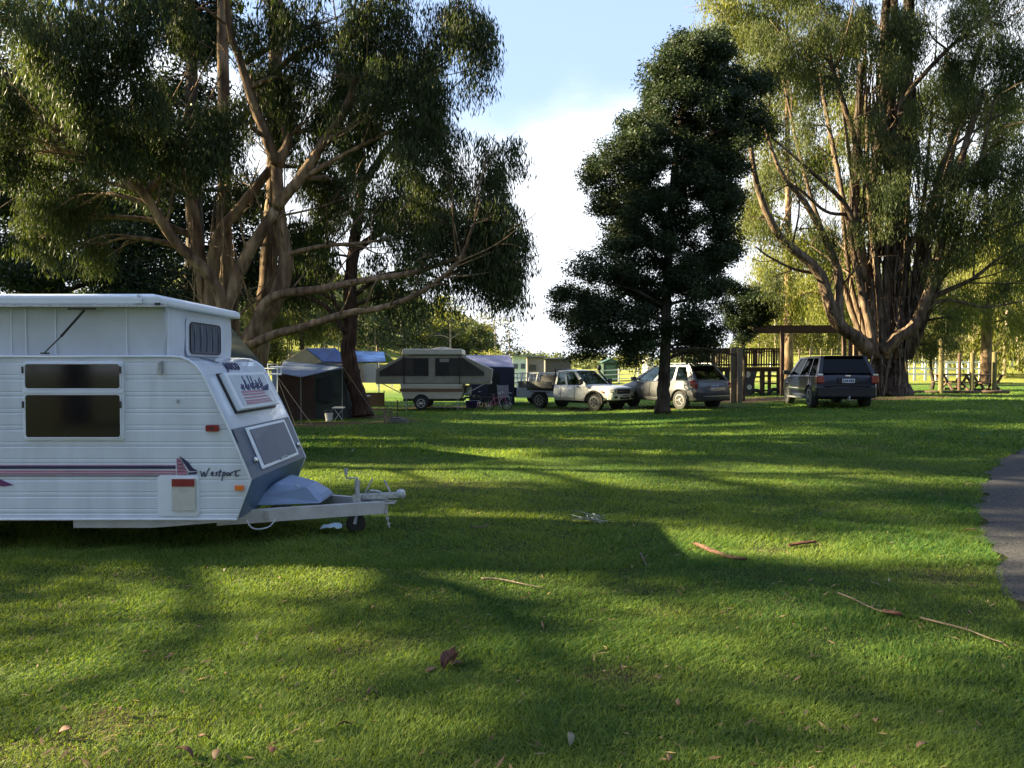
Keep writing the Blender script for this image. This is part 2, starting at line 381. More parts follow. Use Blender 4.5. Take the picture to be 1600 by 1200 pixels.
# grass blades
def blades(n, d0, d1, h0, h1, wd, seg2, spread=1.15, power=1.0, seed=1):
    r = np.random.default_rng(seed)
    # distance distribution denser close by
    u = r.random(n); d = d0 * (d1 / d0) ** u if power == 1 else d0 + (d1 - d0) * u ** power
    half = 0.70 * spread
    a = r.uniform(-1, 1, n) * half
    x = a * d + r.normal(0, .02, n); y = d
    wn = worn_at(x, y); keep = (~in_path(x, y - 0.0)) & (r.random(n) > np.maximum(mulch_at(x, y) * 0.93, wn * .75))
    wn = wn[keep]
    # sparser, yellower thin spots
    x, y = x[keep], y[keep]; n = len(x)
    z = ground(x, y) - 0.004
    clump = 0.5 + 0.5 * np.sin(x * 5.1 + 2 * np.sin(y * 3.3)) * np.sin(y * 4.7 + 1.5 * np.sin(x * 2.9))
    h = r.uniform(h0, h1, n) * (0.55 + 0.75 * clump) * (1 - .4 * wn); wv = wd * r.uniform(.6, 1.3, n)
    th = r.uniform(0, 2 * np.pi, n); lean = r.uniform(0.1, 2.3, n)
    # blades lie over in drifts
    drift = 1.2 * np.sin(x * 1.1 + y * .8) + 2 * np.sin(y * .6 - x * .35)
    lx = np.cos(th) * .9 + np.cos(drift) * .25; ly = np.sin(th) * .9 + np.sin(drift) * .25
    sx, sy = -np.sin(th + r.uniform(-.9, .9, n)), np.cos(th)
    B = np.stack([x, y, z], 1); S = np.stack([sx, sy, np.zeros(n)], 1) * wv[:, None] / 2
    T = B + np.stack([lx * lean * h, ly * lean * h, h], 1)
    rn = np.clip(0.5 + 0.16 * np.sin(x * .37 + 1.2 * np.sin(y * .5)) * np.sin(y * .43 + .9) + 0.25 * (0.6 * np.sin(x * .8 + .7) * np.sin(y * .9) + .5 * np.sin(x * 2.7 + y)) + .5 * wn + r.normal(0, .27, n), 0, 1)
    if seg2:
        Mi = B + np.stack([lx * lean * h * .32, ly * lean * h * .32, h * .62], 1)
        Vv = np.stack([B - S, B + S, Mi + S * .8, T, Mi - S * .8], 1).reshape(-1, 3); k = 5
        i0 = np.arange(n) * 5
        Fq = np.concatenate([np.stack([i0, i0 + 1, i0 + 2, i0 + 4], 1)]); Ft = np.stack([i0 + 4, i0 + 2, i0 + 3], 1)
        Fa = np.concatenate([Fq[:, [0, 1, 2]], Fq[:, [0, 2, 3]], Ft])
    else:
        Vv = np.stack([B - S, B + S, T], 1).reshape(-1, 3); k = 3
        i0 = np.arange(n) * 3; Fa = np.stack([i0, i0 + 1, i0 + 2], 1)
    return Vv, Fa, np.repeat(rn, k)
grass_m = leaf_mat('grass_blade', (0.019, 0.088, 0.023), (0.196, 0.264, 0.055), trans=0.42, tcol=(1.62, 1.5, 0.46), rough=0.6)
GV, GF, GA = [], [], []; off = 0
for args in ((660000, 2.3, 6.8, .014, .038, .0044, True, 1.42, 1, 1), (400000, 6.2, 15, .026, .052, .009, False, 1.35, 1, 2),
             (210000, 14, 42, .035, .075, .026, False, 1.15, 1, 3), (9000, 2.3, 9, .03, .06, .003, True, 1.2, 1, 4)):
    v_, f_, a_ = blades(*args[:9], seed=args[9]); GV.append(v_); GF.append(f_ + off); GA.append(a_); off += len(v_)
gb = np_mesh('grass', np.concatenate(GV), np.concatenate(GF), grass_m, attr={'rnd': np.concatenate(GA)})
tag(gb, 'short green mown grass blades covering the lawn', 'grass', kind='stuff')
del GV, GF, GA

# ---------------------------------------------------------------- trees
def cr(pts, step=6):
    """Catmull-Rom through the points"""
    pts = [Vector(p) for p in pts]
    if len(pts) < 3: return pts
    e = [pts[0] * 2 - pts[1]] + pts + [pts[-1] * 2 - pts[-2]]; o_ = []
    for i in range(1, len(e) - 2):
        p0, p1, p2, p3 = e[i - 1:i + 3]
        for k in range(step):
            t_ = k / step
            o_.append(0.5 * ((2 * p1) + (p2 - p0) * t_ + (2 * p0 - 5 * p1 + 4 * p2 - p3) * t_ ** 2 + (3 * p1 - p0 - 3 * p2 + p3) * t_ ** 3))
    o_.append(pts[-1]); return o_

def leaf_quads(C, Lf, Wf, r, down=0.75, flat=0.0):
    """rhombic leaves at points C; down: how strongly they hang"""
    n = len(C); D = r.normal(0, 1, (n, 3)); D /= np.linalg.norm(D, axis=1)[:, None]
    if flat: D[:, 2] *= (1 - flat)
    D = D * (1 - down); D[:, 2] -= down; D /= np.linalg.norm(D, axis=1)[:, None] + 1e-9
    S = np.cross(D, r.normal(0, 1, (n, 3))); S /= np.linalg.norm(S, axis=1)[:, None] + 1e-9
    l = Lf * r.uniform(.6, 1.3, n)[:, None]; w_ = Wf * r.uniform(.7, 1.3, n)[:, None] / 2
    V_ = np.stack([C, C + D * l * .45 + S * w_, C + D * l, C + D * l * .45 - S * w_], 1).reshape(-1, 3)
    return V_

class Tree:
    def __init__(s, name, label, base, wood, leaf, group=None, seed=1, cat='tree'):
        s.base = Vector(base); s.root = thing(name, label, cat, base, group=group)
        s.wood = wood; s.leafm = leaf; s.r = np.random.default_rng(seed); s.rr = random.Random(seed)
        s.limbs = []; s.C = []; s.A = []; s.tw = MB(); s.LV = []; s.LA = []
    def limb(s, pts, r0, r1, n=9, wob=0.05, flare=0):
        p = cr(pts, 6); m = len(p)
        rad = [r0 + (r1 - r0) * (i / (m - 1)) for i in range(m)]
        if flare:
            for i in range(min(6, m)): rad[i] *= 1 + flare * (1 - i / 6) ** 2
        q = []
        for i, v_ in enumerate(p):
            j = rad[i] * .10
            q.append(v_ - s.base + Vector((s.rr.uniform(-j, j), s.rr.uniform(-j, j), 0)))
        s.tw.tube(q, rad, n, wob=wob, rnd=s.rr)
        s.limbs.append((q, rad))
    def sprout(s, n, lo=1.0, hi=2.4, rmin=.03):
        """side branches with twigs off the limbs"""
        rr = s.rr; src = list(s.limbs)
        for k in range(n):
            q, rad = rr.choice(src); i = rr.randrange(len(q) // 3, len(q) - 1)
            if rad[i] < rmin: continue
            t_ = (q[i + 1] - q[i]).normalized(); o_ = t_.orthogonal().normalized(); o_.rotate(Matrix.Rotation(rr.uniform(0, 6.28), 3, t_)); L_ = rr.uniform(lo, hi)
            d_ = (t_ * rr.uniform(.5, 1.1) + o_ + Vector((0, 0, .35))).normalized(); r_ = min(rad[i] * .45, .012 + L_ * .012)
            p1 = q[i] + d_ * L_ * .5; p2 = p1 + (d_ + Vector((rr.uniform(-.4, .4), rr.uniform(-.4, .4), rr.uniform(-.1, .5)))).normalized() * L_ * .5
            c_ = cr([q[i], p1, p2], 4); s.tw.tube(c_, [r_ * (1 - .7 * j / (len(c_) - 1)) for j in range(len(c_))], 5)
            for m_ in range(3):
                b_ = c_[rr.randrange(3, len(c_))]; e_ = b_ + Vector((rr.uniform(-1, 1), rr.uniform(-1, 1), rr.uniform(-.2, .8))) * L_ * .35
                s.tw.tube([b_, (b_ + e_) / 2 + Vector((0, 0, .04)), e_], [r_ * .4, r_ * .3, r_ * .15], 4)
    def near(s, c):
        best = None
        for q, rad in s.limbs:
            for i in range(1, len(q)):
                d_ = (q[i] - c).length + max(0, q[i].z - c.z) * 1.2 + (0.8 if rad[i] > .35 else 0)
                if best is None or d_ < best[0]: best = (d_, q[i], rad[i])
        return best
    def blob(s, c, rx, ry, rz, dens, Lf, Wf, style='gum', twig=True, tone=0.0, clump=None, tn=.13, solid=1.0):
        """foliage mass centred at world point c"""
        c = Vector(c) - s.base; rr = s.rr; r = s.r
        if twig and s.limbs:
            _, a, ar = s.near(c); d_ = c - a
            m1 = a + d_ * .35 + Vector((rr.uniform(-.3, .3), rr.uniform(-.3, .3), .1 * d_.length)); m2 = a + d_ * .75 + Vector((rr.uniform(-.2, .2), rr.uniform(-.2, .2), .1 * d_.length))
            r0 = min(ar * .6, .02 + d_.length * .018 + .02); q = cr([a, m1, m2, c], 4)
            s.tw.tube(q, [r0 + (0.015 - r0) * i / (len(q) - 1) for i in range(len(q))], 6)
            nt_ = int(4 + rx * 3)
            for k in range(nt_):
                i = rr.randrange(len(q) // 3, len(q)); st = q[i]
                e = c + Vector((rr.uniform(-1, 1) * rx, rr.uniform(-1, 1) * ry, rr.uniform(-.7, .9) * rz)) * .85
                mid = (st + e) * .5 + Vector((rr.uniform(-.15, .15), rr.uniform(-.15, .15), .12 * (e - st).length))
                tr_ = max(.007, r0 * .35); s.tw.tube(cr([st, mid, e], 3), [tr_, tr_ * .9, tr_ * .8, tr_ * .7, tr_ * .6, tr_ * .5, tr_ * .4][:7], 4)
        area = math.pi * rx * rz; nl = int(dens * area / (Lf * Wf * .5))
        per = clump or (26 if style == 'gum' else 26); nc_ = max(3, nl // per)
        u = r.normal(0, 1, (nc_, 3)); u /= np.linalg.norm(u, axis=1)[:, None]; rad = r.random(nc_) ** 0.42
        # lobes inside the mass, clumps inside the lobes: leaves gaps between them
        nlb = max(4, int(5 + 2.2 * rx * rz)); lu = r.normal(0, 1, (nlb, 3)); lu /= np.linalg.norm(lu, axis=1)[:, None]
        LB = lu * (r.random((nlb, 1)) ** .45) * np.array([rx, ry, rz]) * .86; lr = r.uniform(.22, .42, nlb) * solid; li = r.integers(0, nlb, nc_)
        sq = .9 if style == 'round' else .8
        K = LB[li] + u * rad[:, None] * lr[li][:, None] * np.array([rx * 1.15, ry * 1.15, rz * sq]) 
        tone_c = (r.normal(0, .15, nlb))[li] + r.normal(0, .10, nc_)
        ix = r.integers(0, nc_, nl); 
        if style == 'gum':
            t_ = r.random(nl); sw = .06 + .085 * t_; gz = np.clip(r.normal(0, 1, (2, nl)), -1.7, 1.7)
            Q = K[ix] + np.stack([gz[0] * sw * Lf * 9, gz[1] * sw * Lf * 9, .25 * Lf * 6 - t_ ** 1.2 * Lf * 5.5], 1)
            Lq = leaf_quads(Q, Lf, Wf, r, .68)
        elif style == 'round':
            Q = K[ix] + np.clip(r.normal(0, 1, (nl, 3)), -1.6, 1.6) * Lf * np.array([1.5, 1.5, 1.0])
            Lq = leaf_quads(Q, Lf, Wf, r, .18)
        else:
            Q = K[ix] + r.normal(0, 1, (nl, 3)) * Lf * np.array([1.6, 1.6, 1.1])
            Lq = leaf_quads(Q, Lf, Wf, r, .3)
        s.LV.append(Lq + np.array(c)); a = np.clip(.5 + tone + tone_c[ix] + r.normal(0, tn, nl), 0, 1)
        s.LA.append(np.repeat(a, 4))
    def pxblobs(s, lst, dens, Lf, Wf, style='gum', **k):
        for bdef in lst:
            px, py, rx, ry, d = bdef[:5]; m = d / FPX; tone = bdef[5] if len(bdef) > 5 else 0; dn = bdef[6] if len(bdef) > 6 else 1
            s.blob(P(px, py, d), rx * m, max(.6, min(rx, ry * 1.3) * m * .9), ry * m, dens * dn, Lf, Wf, style, tone=tone, **k)
    def done(s):
        s.tw.build('trunk', s.wood, s.root, smooth=True, fix=False)
        if s.LV:
            V_ = np.concatenate(s.LV); n = len(V_) // 4; i0 = np.arange(n) * 4
            o_ = np_mesh('crown', V_, np.stack([i0, i0 + 1, i0 + 2, i0 + 3], 1), s.leafm, s.root, attr={'rnd': np.concatenate(s.LA)})
        return s.root

def bark(name, c0, c1, c2, stretch=(6, 6, .7), bump=.8, sc_=3):
    m = bpy.data.materials.new(name); m.use_nodes = True; t = m.node_tree; b = t.nodes['Principled BSDF']
    b.inputs['Roughness'].default_value = .85; b.inputs['Specular IOR Level'].default_value = .2
    co = t.nodes.new('ShaderNodeTexCoord'); n_ = noise(t, co, sc_, 7, stretch); n2_ = noise(t, co, 1.1, 3)
    r_ = ramp(t, n_.outputs['Fac'], [(0.32, c0), (0.52, c1), (0.72, c2)])
    r2_ = ramp(t, n2_.outputs['Fac'], [(0.35, (.5, .46, .46)), (0.65, (1.15, 1.15, 1.15))])
    t.links.new(mixc(t, 1.0, r_.outputs[0], r2_.outputs[0], 'MULTIPLY'), b.inputs['Base Color'])
    bp = t.nodes.new('ShaderNodeBump'); bp.inputs['Strength'].default_value = bump; bp.inputs['Distance'].default_value = .06
    t.links.new(n_.outputs['Fac'], bp.inputs['Height']); t.links.new(bp.outputs[0], b.inputs['Normal'])
    return m
M['bark_tan'] = bark('bark_tan', (0.085, 0.056, 0.036), (0.23, 0.155, 0.095), (0.36, 0.26, 0.175), (3, 3, .5), .4)
M['bark_rust'] = bark('bark_rust', (0.022, 0.013, 0.010), (0.062, 0.034, 0.023), (0.13, 0.075, 0.05))
M['bark_shaggy'] = bark('bark_shaggy', (0.014, 0.010, 0.008), (0.060, 0.044, 0.034), (0.18, 0.14, 0.11), (7, 7, .5), 1.0)
M['bark_limb'] = bark('bark_limb', (0.045, 0.032, 0.023), (0.14, 0.10, 0.068), (0.27, 0.20, 0.14), (3, 3, .6), .5)
M['leaf_gum_lit'] = leaf_mat('leaf_gum_lit', (0.018, 0.033, 0.012), (0.125, 0.140, 0.048), .42)  # lighter copy of the gum leaf, standing in for sun on the right gum
M['bark_ribbon'] = bark('bark_ribbon', (0.045, 0.033, 0.025), (0.13, 0.098, 0.074), (0.28, 0.225, 0.175), (7, 7, .5), .5)
M['bark_grey'] = bark('bark_grey', (0.03, 0.024, 0.018), (0.07, 0.055, 0.04), (0.13, 0.105, 0.08))
M['bark_pale'] = bark('bark_pale', (0.2, 0.16, 0.11), (0.34, 0.29, 0.22), (0.45, 0.4, 0.33), (3, 3, .5), .3)
M['leaf_gum'] = leaf_mat('leaf_gum', (0.011, 0.024, 0.010), (0.078, 0.096, 0.036), .36)
M['leaf_dark'] = leaf_mat('leaf_dark', (0.008, 0.018, 0.008), (0.034, 0.052, 0.022), .2)
M['leaf_black'] = leaf_mat('leaf_blackwood', (0.009, 0.019, 0.010), (0.046, 0.066, 0.030), .22)
M['leaf_gold_lit'] = leaf_mat('leaf_gold_lit', (0.060, 0.080, 0.020), (0.20, 0.20, 0.050), .42)  # leaves in sun: the warm sunlight is mixed into their colour
M['leaf_olive'] = leaf_mat('leaf_olive', (0.05, 0.06, 0.022), (0.15, 0.14, 0.055), .38)

# --- A: big spreading gum, left, trunks behind the caravan
dA = 17.0
A = Tree('gum_tree', 'huge spreading gum behind the caravan, smooth tan limbs reaching low and wide over the tents', GP(392, 688) * 1, M['bark_tan'], M['leaf_gum'], seed=3)
bA = P(388, 665, dA); A.base = Vector((bA.x, dA, G(bA.x, dA))); A.root.location = A.base
def Pl(lst, d0, d1=None):
    d1 = d0 if d1 is None else d1; n = len(lst)
    return [P(a, b_, d0 + (d1 - d0) * i / (n - 1)) for i, (a, b_) in enumerate(lst)]
foot = (385, 672)
A.limb(Pl([foot, (380, 600), (392, 530), (425, 478), (446, 417), (438, 354), (432, 256)], dA), .27, .12, 12, flare=.4)
A.limb(Pl([(375, 660), (352, 560), (360, 472), (386, 400), (430, 328)], dA, dA - .2), .20, .12, 10)
A.limb(Pl([(432, 256), (420, 224), (396, 160), (376, 96), (360, 50), (350, -40)], dA - .1, dA - .6), .13, .06)
A.limb(Pl([(432, 322), (468, 280), (504, 225), (537, 175), (558, 117), (575, 62), (579, -30)], dA - .2, dA - .8), .13, .05)
A.limb(Pl([(434, 260), (450, 225), (452, 210)], dA, dA), .13, .06, 7)
A.limb(Pl([(388, 535), (420, 468), (500, 452), (570, 438), (650, 425), (710, 405), (760, 395)], dA - .3, dA - 1.5), .115, .03)
A.limb(Pl([(390, 540), (430, 522), (470, 512), (540, 490), (600, 480), (660, 455), (715, 410), (740, 350)], dA - .4, dA - 1.8), .11, .03)
A.limb(Pl([(370, 640), (352, 500), (330, 434), (276, 380), (228, 308), (192, 256), (168, 212), (154, 160), (116, 116)], dA + .2, dA - 2), .16, .04)
A.limb(Pl([(222, 305), (160, 256), (120, 225), (76, 200)], dA - .8, dA - 1.5), .07, .03, 6)
A.limb(Pl([(230, 303), (272, 240), (262, 205), (248, 184)], dA - .8, dA - .5), .08, .05, 6)
A.limb(Pl([(365, 640), (334, 500), (332, 432), (340, 376), (356, 348), (420, 268), (452, 222)], dA + .3), .20, .08)
A.limb(Pl([(360, 640), (325, 480), (308, 384), (300, 320), (292, 280), (258, 190)], dA + .5), .20, .09)
A.limb(Pl([(375, 640), (358, 480), (352, 360), (350, 180), (346, -60)], dA + 1.6), .22, .12)
A.limb(Pl([(395, 640), (418, 440), (430, 250), (430, 110), (432, -60)], dA + 2.0), .24, .15)
A.limb(Pl([(431, 110), (470, 80), (520, 60), (570, 20)], dA + 1.2, dA), .09, .03, 6)
A.limb(Pl([(380, 100), (430, 70), (500, 35)], dA, dA - .5), .07, .03, 6)
A.limb(Pl([(504, 225), (560, 190), (640, 130), (700, 95)], dA - .4, dA - 1), .07, .02, 6)
A.limb(Pl([(470, 280), (540, 240), (620, 200), (680, 170)], dA - .3, dA - 1), .06, .02, 6)
A.limb(Pl([(440, 400), (500, 385), (560, 380), (620, 372)], dA, dA - .8), .06, .02, 6)
A.sprout(90)
for k in range(20):   # bark ribbons peeling off the stems
    a0 = random.choice([(352, 200), (345, 320), (430, 200), (300, 330), (320, 430), (360, 400), (430, 330)])
    q0 = P(a0[0] + random.uniform(-12, 12), a0[1] + random.uniform(-40, 60), dA + random.uniform(.0, 1)) - A.base
    A.tw.tube([q0, q0 + Vector((random.uniform(-.1, .1), 0, -random.uniform(.5, 1.1))), q0 + Vector((random.uniform(-.15, .15), 0, -random.uniform(1.2, 2.2)))], [.012, .02, .006], 4)
blA = [ # px, py, rx, ry, d, tone (raised to paint sunlit masses), density
 (60, 60, 90, 75, 13.5, .0), (180, 40, 90, 70, 14, .0), (30, 160, 60, 60, 15, -.1), (110, 150, 80, 55, 14, .0), (210, 120, 50, 60, 14.5, .0),
 (60, 240, 80, 45, 15.5, -.1), (170, 220, 60, 40, 15, -.05), (280, 160, 60, 70, 15.5, .0), (290, 230, 60, 45, 15.5, -.1), (360, 190, 40, 60, 16, .0),
 (250, 270, 60, 40, 18.5, -.15), (130, 290, 70, 35, 18, -.15), (40, 330, 55, 35, 18, .35), (110, 330, 60, 35, 17, .35), (150, 385, 30, 35, 17, .35), (60, 370, 60, 30, 18, .25),
 (300, 20, 50, 40, 16, .0), (400, 140, 50, 60, 18, .0), (460, 130, 50, 50, 17, .0), (440, 200, 45, 50, 18.5, -.1),
 (500, 40, 60, 45, 16.5, .0), (570, 60, 60, 60, 16, .0), (600, 10, 70, 40, 16, .0), (650, 70, 60, 50, 16, .0), (700, 20, 60, 45, 15.5, .0), (745, 60, 38, 60, 15.5, .0), (740, 115, 28, 28, 15.5, 0),
 (520, 130, 55, 50, 17, .0), (600, 130, 60, 55, 16, .0), (670, 150, 50, 55, 16, .0), (560, 200, 60, 45, 17, -.05), (640, 210, 60, 45, 16, .0), (690, 230, 45, 40, 16, .0),
 (490, 270, 45, 60, 18, -.05), (480, 350, 40, 45, 18.5, -.05), (530, 300, 45, 40, 18, -.05, .7), (600, 300, 60, 35, 17, .0, .8),
 (775, 240, 40, 45, 16.2, .0), (745, 290, 50, 35, 16, .0), (680, 300, 60, 40, 16.4, .0), (640, 345, 50, 30, 16.5, -.05), (700, 350, 60, 40, 16, .0), (765, 350, 60, 50, 15.6, .0), (795, 400, 36, 50, 15.6, .0), (770, 430, 40, 30, 15.8, -.05), (740, 400, 50, 30, 15.8, -.05), (660, 395, 50, 16, 15.6, 0, .5), (700, 450, 40, 14, 15.8, -.1, .35)]
blA += [(455, 30, 40, 34, 16.5), (400, 60, 34, 34, 16.8, -.1), (500, 200, 40, 34, 17.2, -.05), (380, 290, 40, 30, 18.2, -.15), (745, 350, 75, 45, 16, -.1), (775, 395, 55, 45, 16, -.1), (760, 440, 45, 28, 16, -.1), (800, 440, 30, 30, 15.7), (715, 395, 45, 28, 16.2, -.1), (660, 330, 60, 35, 17, -.1), (100, 200, 90, 60, 16.5, -.15), (220, 200, 70, 60, 17, -.15)]
A.pxblobs(blA, 3.9, .15, .023)
# crown above the frame
for k in range(34):
    q = P(random.uniform(-50, 620), random.uniform(-620, -60), random.uniform(13.5, 21)); 
    A.blob(q, random.uniform(.9, 1.5), random.uniform(.9, 1.5), random.uniform(.7, 1.1), 1.6, .28, .07, twig=(k % 2 == 0))
A.done()

# --- B: rusty-barked gum behind the tents
dB = 25.0; bB = P(568, 640, dB)
B = Tree('gum_tree', 'gum with dark rusty brown trunk between the brown tent and the fold-out camper', (bB.x, dB, G(bB.x, dB)), M['bark_rust'], M['leaf_gum'], seed=5)
B.limb(Pl([(566, 650), (560, 620), (545, 560), (548, 500), (548, 440), (553, 385), (560, 340), (566, 290)], dB), .29, .15, 12, flare=.3)
B.limb(Pl([(553, 392), (590, 365), (620, 345), (650, 320)], dB, dB - .5), .14, .05, 7)
B.limb(Pl([(560, 345), (535, 315), (515, 290)], dB, dB), .12, .05, 7)
B.limb(Pl([(566, 292), (600, 240), (640, 190), (660, 120)], dB, dB), .15, .05, 7)
B.limb(Pl([(566, 300), (560, 220), (540, 140), (530, 60)], dB, dB), .14, .05, 7)
B.limb(Pl([(540, 520), (510, 480), (470, 460), (430, 440)], dB - .2, dB - .5), .10, .03, 7)
B.limb(Pl([(540, 500), (520, 470), (500, 455)], dB - .2, dB - .5), .07, .03, 7)
B.limb(Pl([(556, 460), (600, 430), (650, 425), (700, 440)], dB, dB - .4), .08, .03, 7)
B.sprout(30)
B.pxblobs([(600, 420, 40, 25, 25, -.1, .8), (640, 400, 40, 30, 24.5, -.1, .7), (500, 400, 45, 35, 25, -.15), (460, 440, 40, 30, 25.5, -.1), (620, 470, 50, 30, 25.5, -.2, .8), (650, 440, 50, 20, 25, -.1, .5), (590, 330, 45, 35, 25, .0, .7), (640, 270, 50, 40, 25, .0, .8), (660, 200, 50, 50, 25, .0, .8), (560, 240, 50, 50, 25, .0, .8), (540, 130, 60, 60, 25, .0, .8), (640, 120, 60, 55, 25, .0, .8), (520, 330, 40, 40, 25, 0, .8), (470, 380, 40, 40, 26, -.1), (690, 455, 30, 16, 25, 0, .5)],
          4.0, .19, .036)
B.done()

# --- dark background trees left
def crownfill(name, label, d, pxc, lst, leaf, wood='bark_grey', dens=1.2, Lf=.16, Wf=.05, style='round', seed=1, r0=.3, group=None, top=None):
    p = P(pxc, 600, d); T = Tree(name, label, (p.x, d, G(p.x, d)), M[wood], M[leaf], seed=seed, group=group)
    tops = top if top is not None else min(b_[1] for b_ in lst)
    base = Vector((p.x, d, G(p.x, d) - .1)); hi = P(pxc, tops, d)
    T.limb([base, base.lerp(hi, .3) + Vector((.1, 0, 0)), base.lerp(hi, .65), hi], r0, .06, 9, flare=.3)
    T.pxblobs(lst, dens * 3.2, Lf, Wf, style=style); return T.done()
crownfill('pine_tree', 'tall near black pine crown at the top of the photo above the caravan roof', 23, 300,
    [(300, -60, 90, 70, 23), (300, 20, 75, 40, 23), (290, 70, 60, 40, 23), (340, 50, 50, 50, 23.5), (250, 0, 60, 60, 23.5), (300, -180, 90, 90, 23), (280, 130, 60, 40, 23.5), (330, 180, 60, 40, 23.5), (290, 240, 70, 40, 23.5)], 'leaf_dark', dens=1.5, Lf=.2, Wf=.06, seed=21, r0=.4)
crownfill('evergreen_tree', 'dense dark evergreen rising just behind the left end of the caravan roof', 21, 90,
    [(60, 440, 110, 50, 21), (150, 420, 90, 45, 21.5), (20, 400, 60, 45, 21.5), (230, 440, 70, 45, 21.5), (100, 480, 150, 50, 21), (120, 370, 50, 30, 22), (190, 380, 40, 35, 22), (300, 460, 50, 40, 22)], 'leaf_dark', dens=1.6, Lf=.16, Wf=.06, seed=22)
crownfill('evergreen_tree', 'dark evergreen filling the gap between the tan gum limbs', 26, 210,
    [(210, 330, 90, 60, 26), (260, 400, 80, 60, 26), (130, 320, 80, 50, 26.5), (60, 260, 80, 60, 27), (310, 330, 50, 60, 26.5), (210, 260, 90, 60, 27), (380, 400, 50, 60, 27), (330, 440, 60, 50, 26), (40, 340, 60, 60, 27), (120, 200, 100, 60, 27.5), (30, 130, 70, 70, 27.5, 0, .8), (400, 320, 40, 60, 27, 0, .7)], 'leaf_dark', dens=1.3, Lf=.2, Wf=.07, seed=23, r0=.35)
crownfill('shrub', 'sunlit yellow green bush over the tent awning beside the lowest tan limb', 28, 430,
    [(425, 540, 24, 20, 28, .2), (432, 552, 18, 14, 28, .2)], 'leaf_gold_lit', dens=1.2, Lf=.14, Wf=.05, seed=24, r0=.08)
crownfill('understorey_tree', 'olive green tree behind the low horizontal gum limbs', 36, 470,
    [(470, 495, 60, 34, 36), (420, 480, 50, 40, 36), (520, 500, 40, 18, 36), (470, 440, 60, 40, 32.5), (540, 480, 40, 40, 33, -.2)], 'leaf_olive', dens=1.1, Lf=.18, Wf=.05, style='gum', seed=25, r0=.15)

# --- C: blackwood
dC = 25.8; bC = GP(1037, 642); bC = Vector((P(1037, 640, dC).x, dC, 0)); bC.z = G(bC.x, bC.y)
C = Tree('blackwood_tree', 'tall dense dark green tree with one straight grey trunk in front of the silver car', bC, M['bark_grey'], M['leaf_black'], seed=9)
C.limb(Pl([(1036, 646), (1037, 600), (1040, 540), (1043, 440), (1050, 320), (1062, 200), (1085, 100), (1095, 50)], dC), .235, .05, 12, flare=.25)
for a0, a1 in (((1042, 480), (930, 440)), ((1042, 500), (940, 500)), ((1043, 430), (980, 350)), ((1046, 360), (960, 270)), ((1050, 320), (1130, 300)), ((1044, 430), (1130, 430)), ((1056, 250), (1160, 190)), ((1041, 540), (900, 545)), ((1041, 530), (1100, 500)), ((1060, 210), (1000, 180)), ((1041, 550), (1150, 555))):
    mid = ((a0[0] + a1[0]) / 2, (a0[1] + a1[1]) / 2 - 8)
    C.limb(Pl([a0, mid, a1], dC, dC + random.uniform(-1.5, 1.5)), .07, .02, 6)
blC = [(1110, 62, 38, 36), (1060, 95, 42, 36), (1035, 130, 40, 32), (1105, 120, 60, 45), (1160, 140, 48, 50), (1190, 190, 28, 40), (1010, 160, 26, 26), (1060, 180, 70, 45), (1130, 210, 65, 45), (1000, 215, 50, 38), (950, 235, 38, 36), (1060, 250, 70, 45), (935, 285, 30, 34), (990, 285, 55, 40), (1140, 260, 40, 40), (1050, 310, 65, 36), (960, 320, 40, 28), (1115, 320, 45, 40), (1000, 350, 45, 25), (1070, 365, 50, 28, .6), (1130, 370, 36, 38), (960, 385, 36, 28), (1010, 400, 45, 26), (1090, 410, 45, 26), (1140, 400, 24, 24), (930, 430, 45, 34), (885, 455, 28, 28), (990, 440, 50, 28), (1060, 450, 45, 26), (1110, 455, 34, 26), (900, 500, 40, 26), (960, 490, 50, 30), (1020, 490, 40, 26), (1080, 500, 40, 24), (930, 535, 45, 20), (990, 530, 45, 22), (1060, 540, 40, 20), (1110, 530, 30, 22), (920, 555, 40, 10), (1095, 560, 25, 10)]
blC += [(1104, 165, 40, 35), (1085, 375, 48, 36), (1075, 430, 45, 30), (1105, 415, 40, 30), (1060, 335, 50, 34), (1030, 460, 50, 30), (1000, 460, 40, 30), (1080, 525, 45, 24), (1010, 520, 45, 24)]
oy = [60, 100, 150, 200, 250, 300, 350, 400, 450, 500, 550]; ol = [1085, 1020, 985, 965, 925, 915, 945, 940, 880, 885, 905]; orr = [1140, 1160, 1195, 1205, 1190, 1165, 1160, 1155, 1140, 1135, 1125]
for k in range(95):
    y_ = random.uniform(70, 545); l_, r_ = np.interp(y_, oy, ol), np.interp(y_, oy, orr); blC.append((random.uniform(l_ + 18, r_ - 18), y_, random.uniform(20, 36), random.uniform(20, 30)))
C.pxblobs([(b_[0], b_[1], b_[2], b_[3] * 1.15, dC + random.uniform(-1.2, 1.2), 0, .95) for b_ in blC], 3.4, .11, .046, style='round', solid=1.15)
C.done()
crownfill('young_blackwood', 'small dark crowned tree standing behind the paired timber posts', 31.5, 1160,
    [(1165, 478, 46, 30, 31.5), (1140, 455, 25, 20, 31.5), (1190, 490, 26, 20, 31.5), (1160, 510, 28, 18, 31.5), (1158, 535, 14, 18, 31.5), (1165, 490, 50, 34, 31.5)], 'leaf_dark', dens=1.9, Lf=.11, Wf=.04, seed=31, r0=.09)

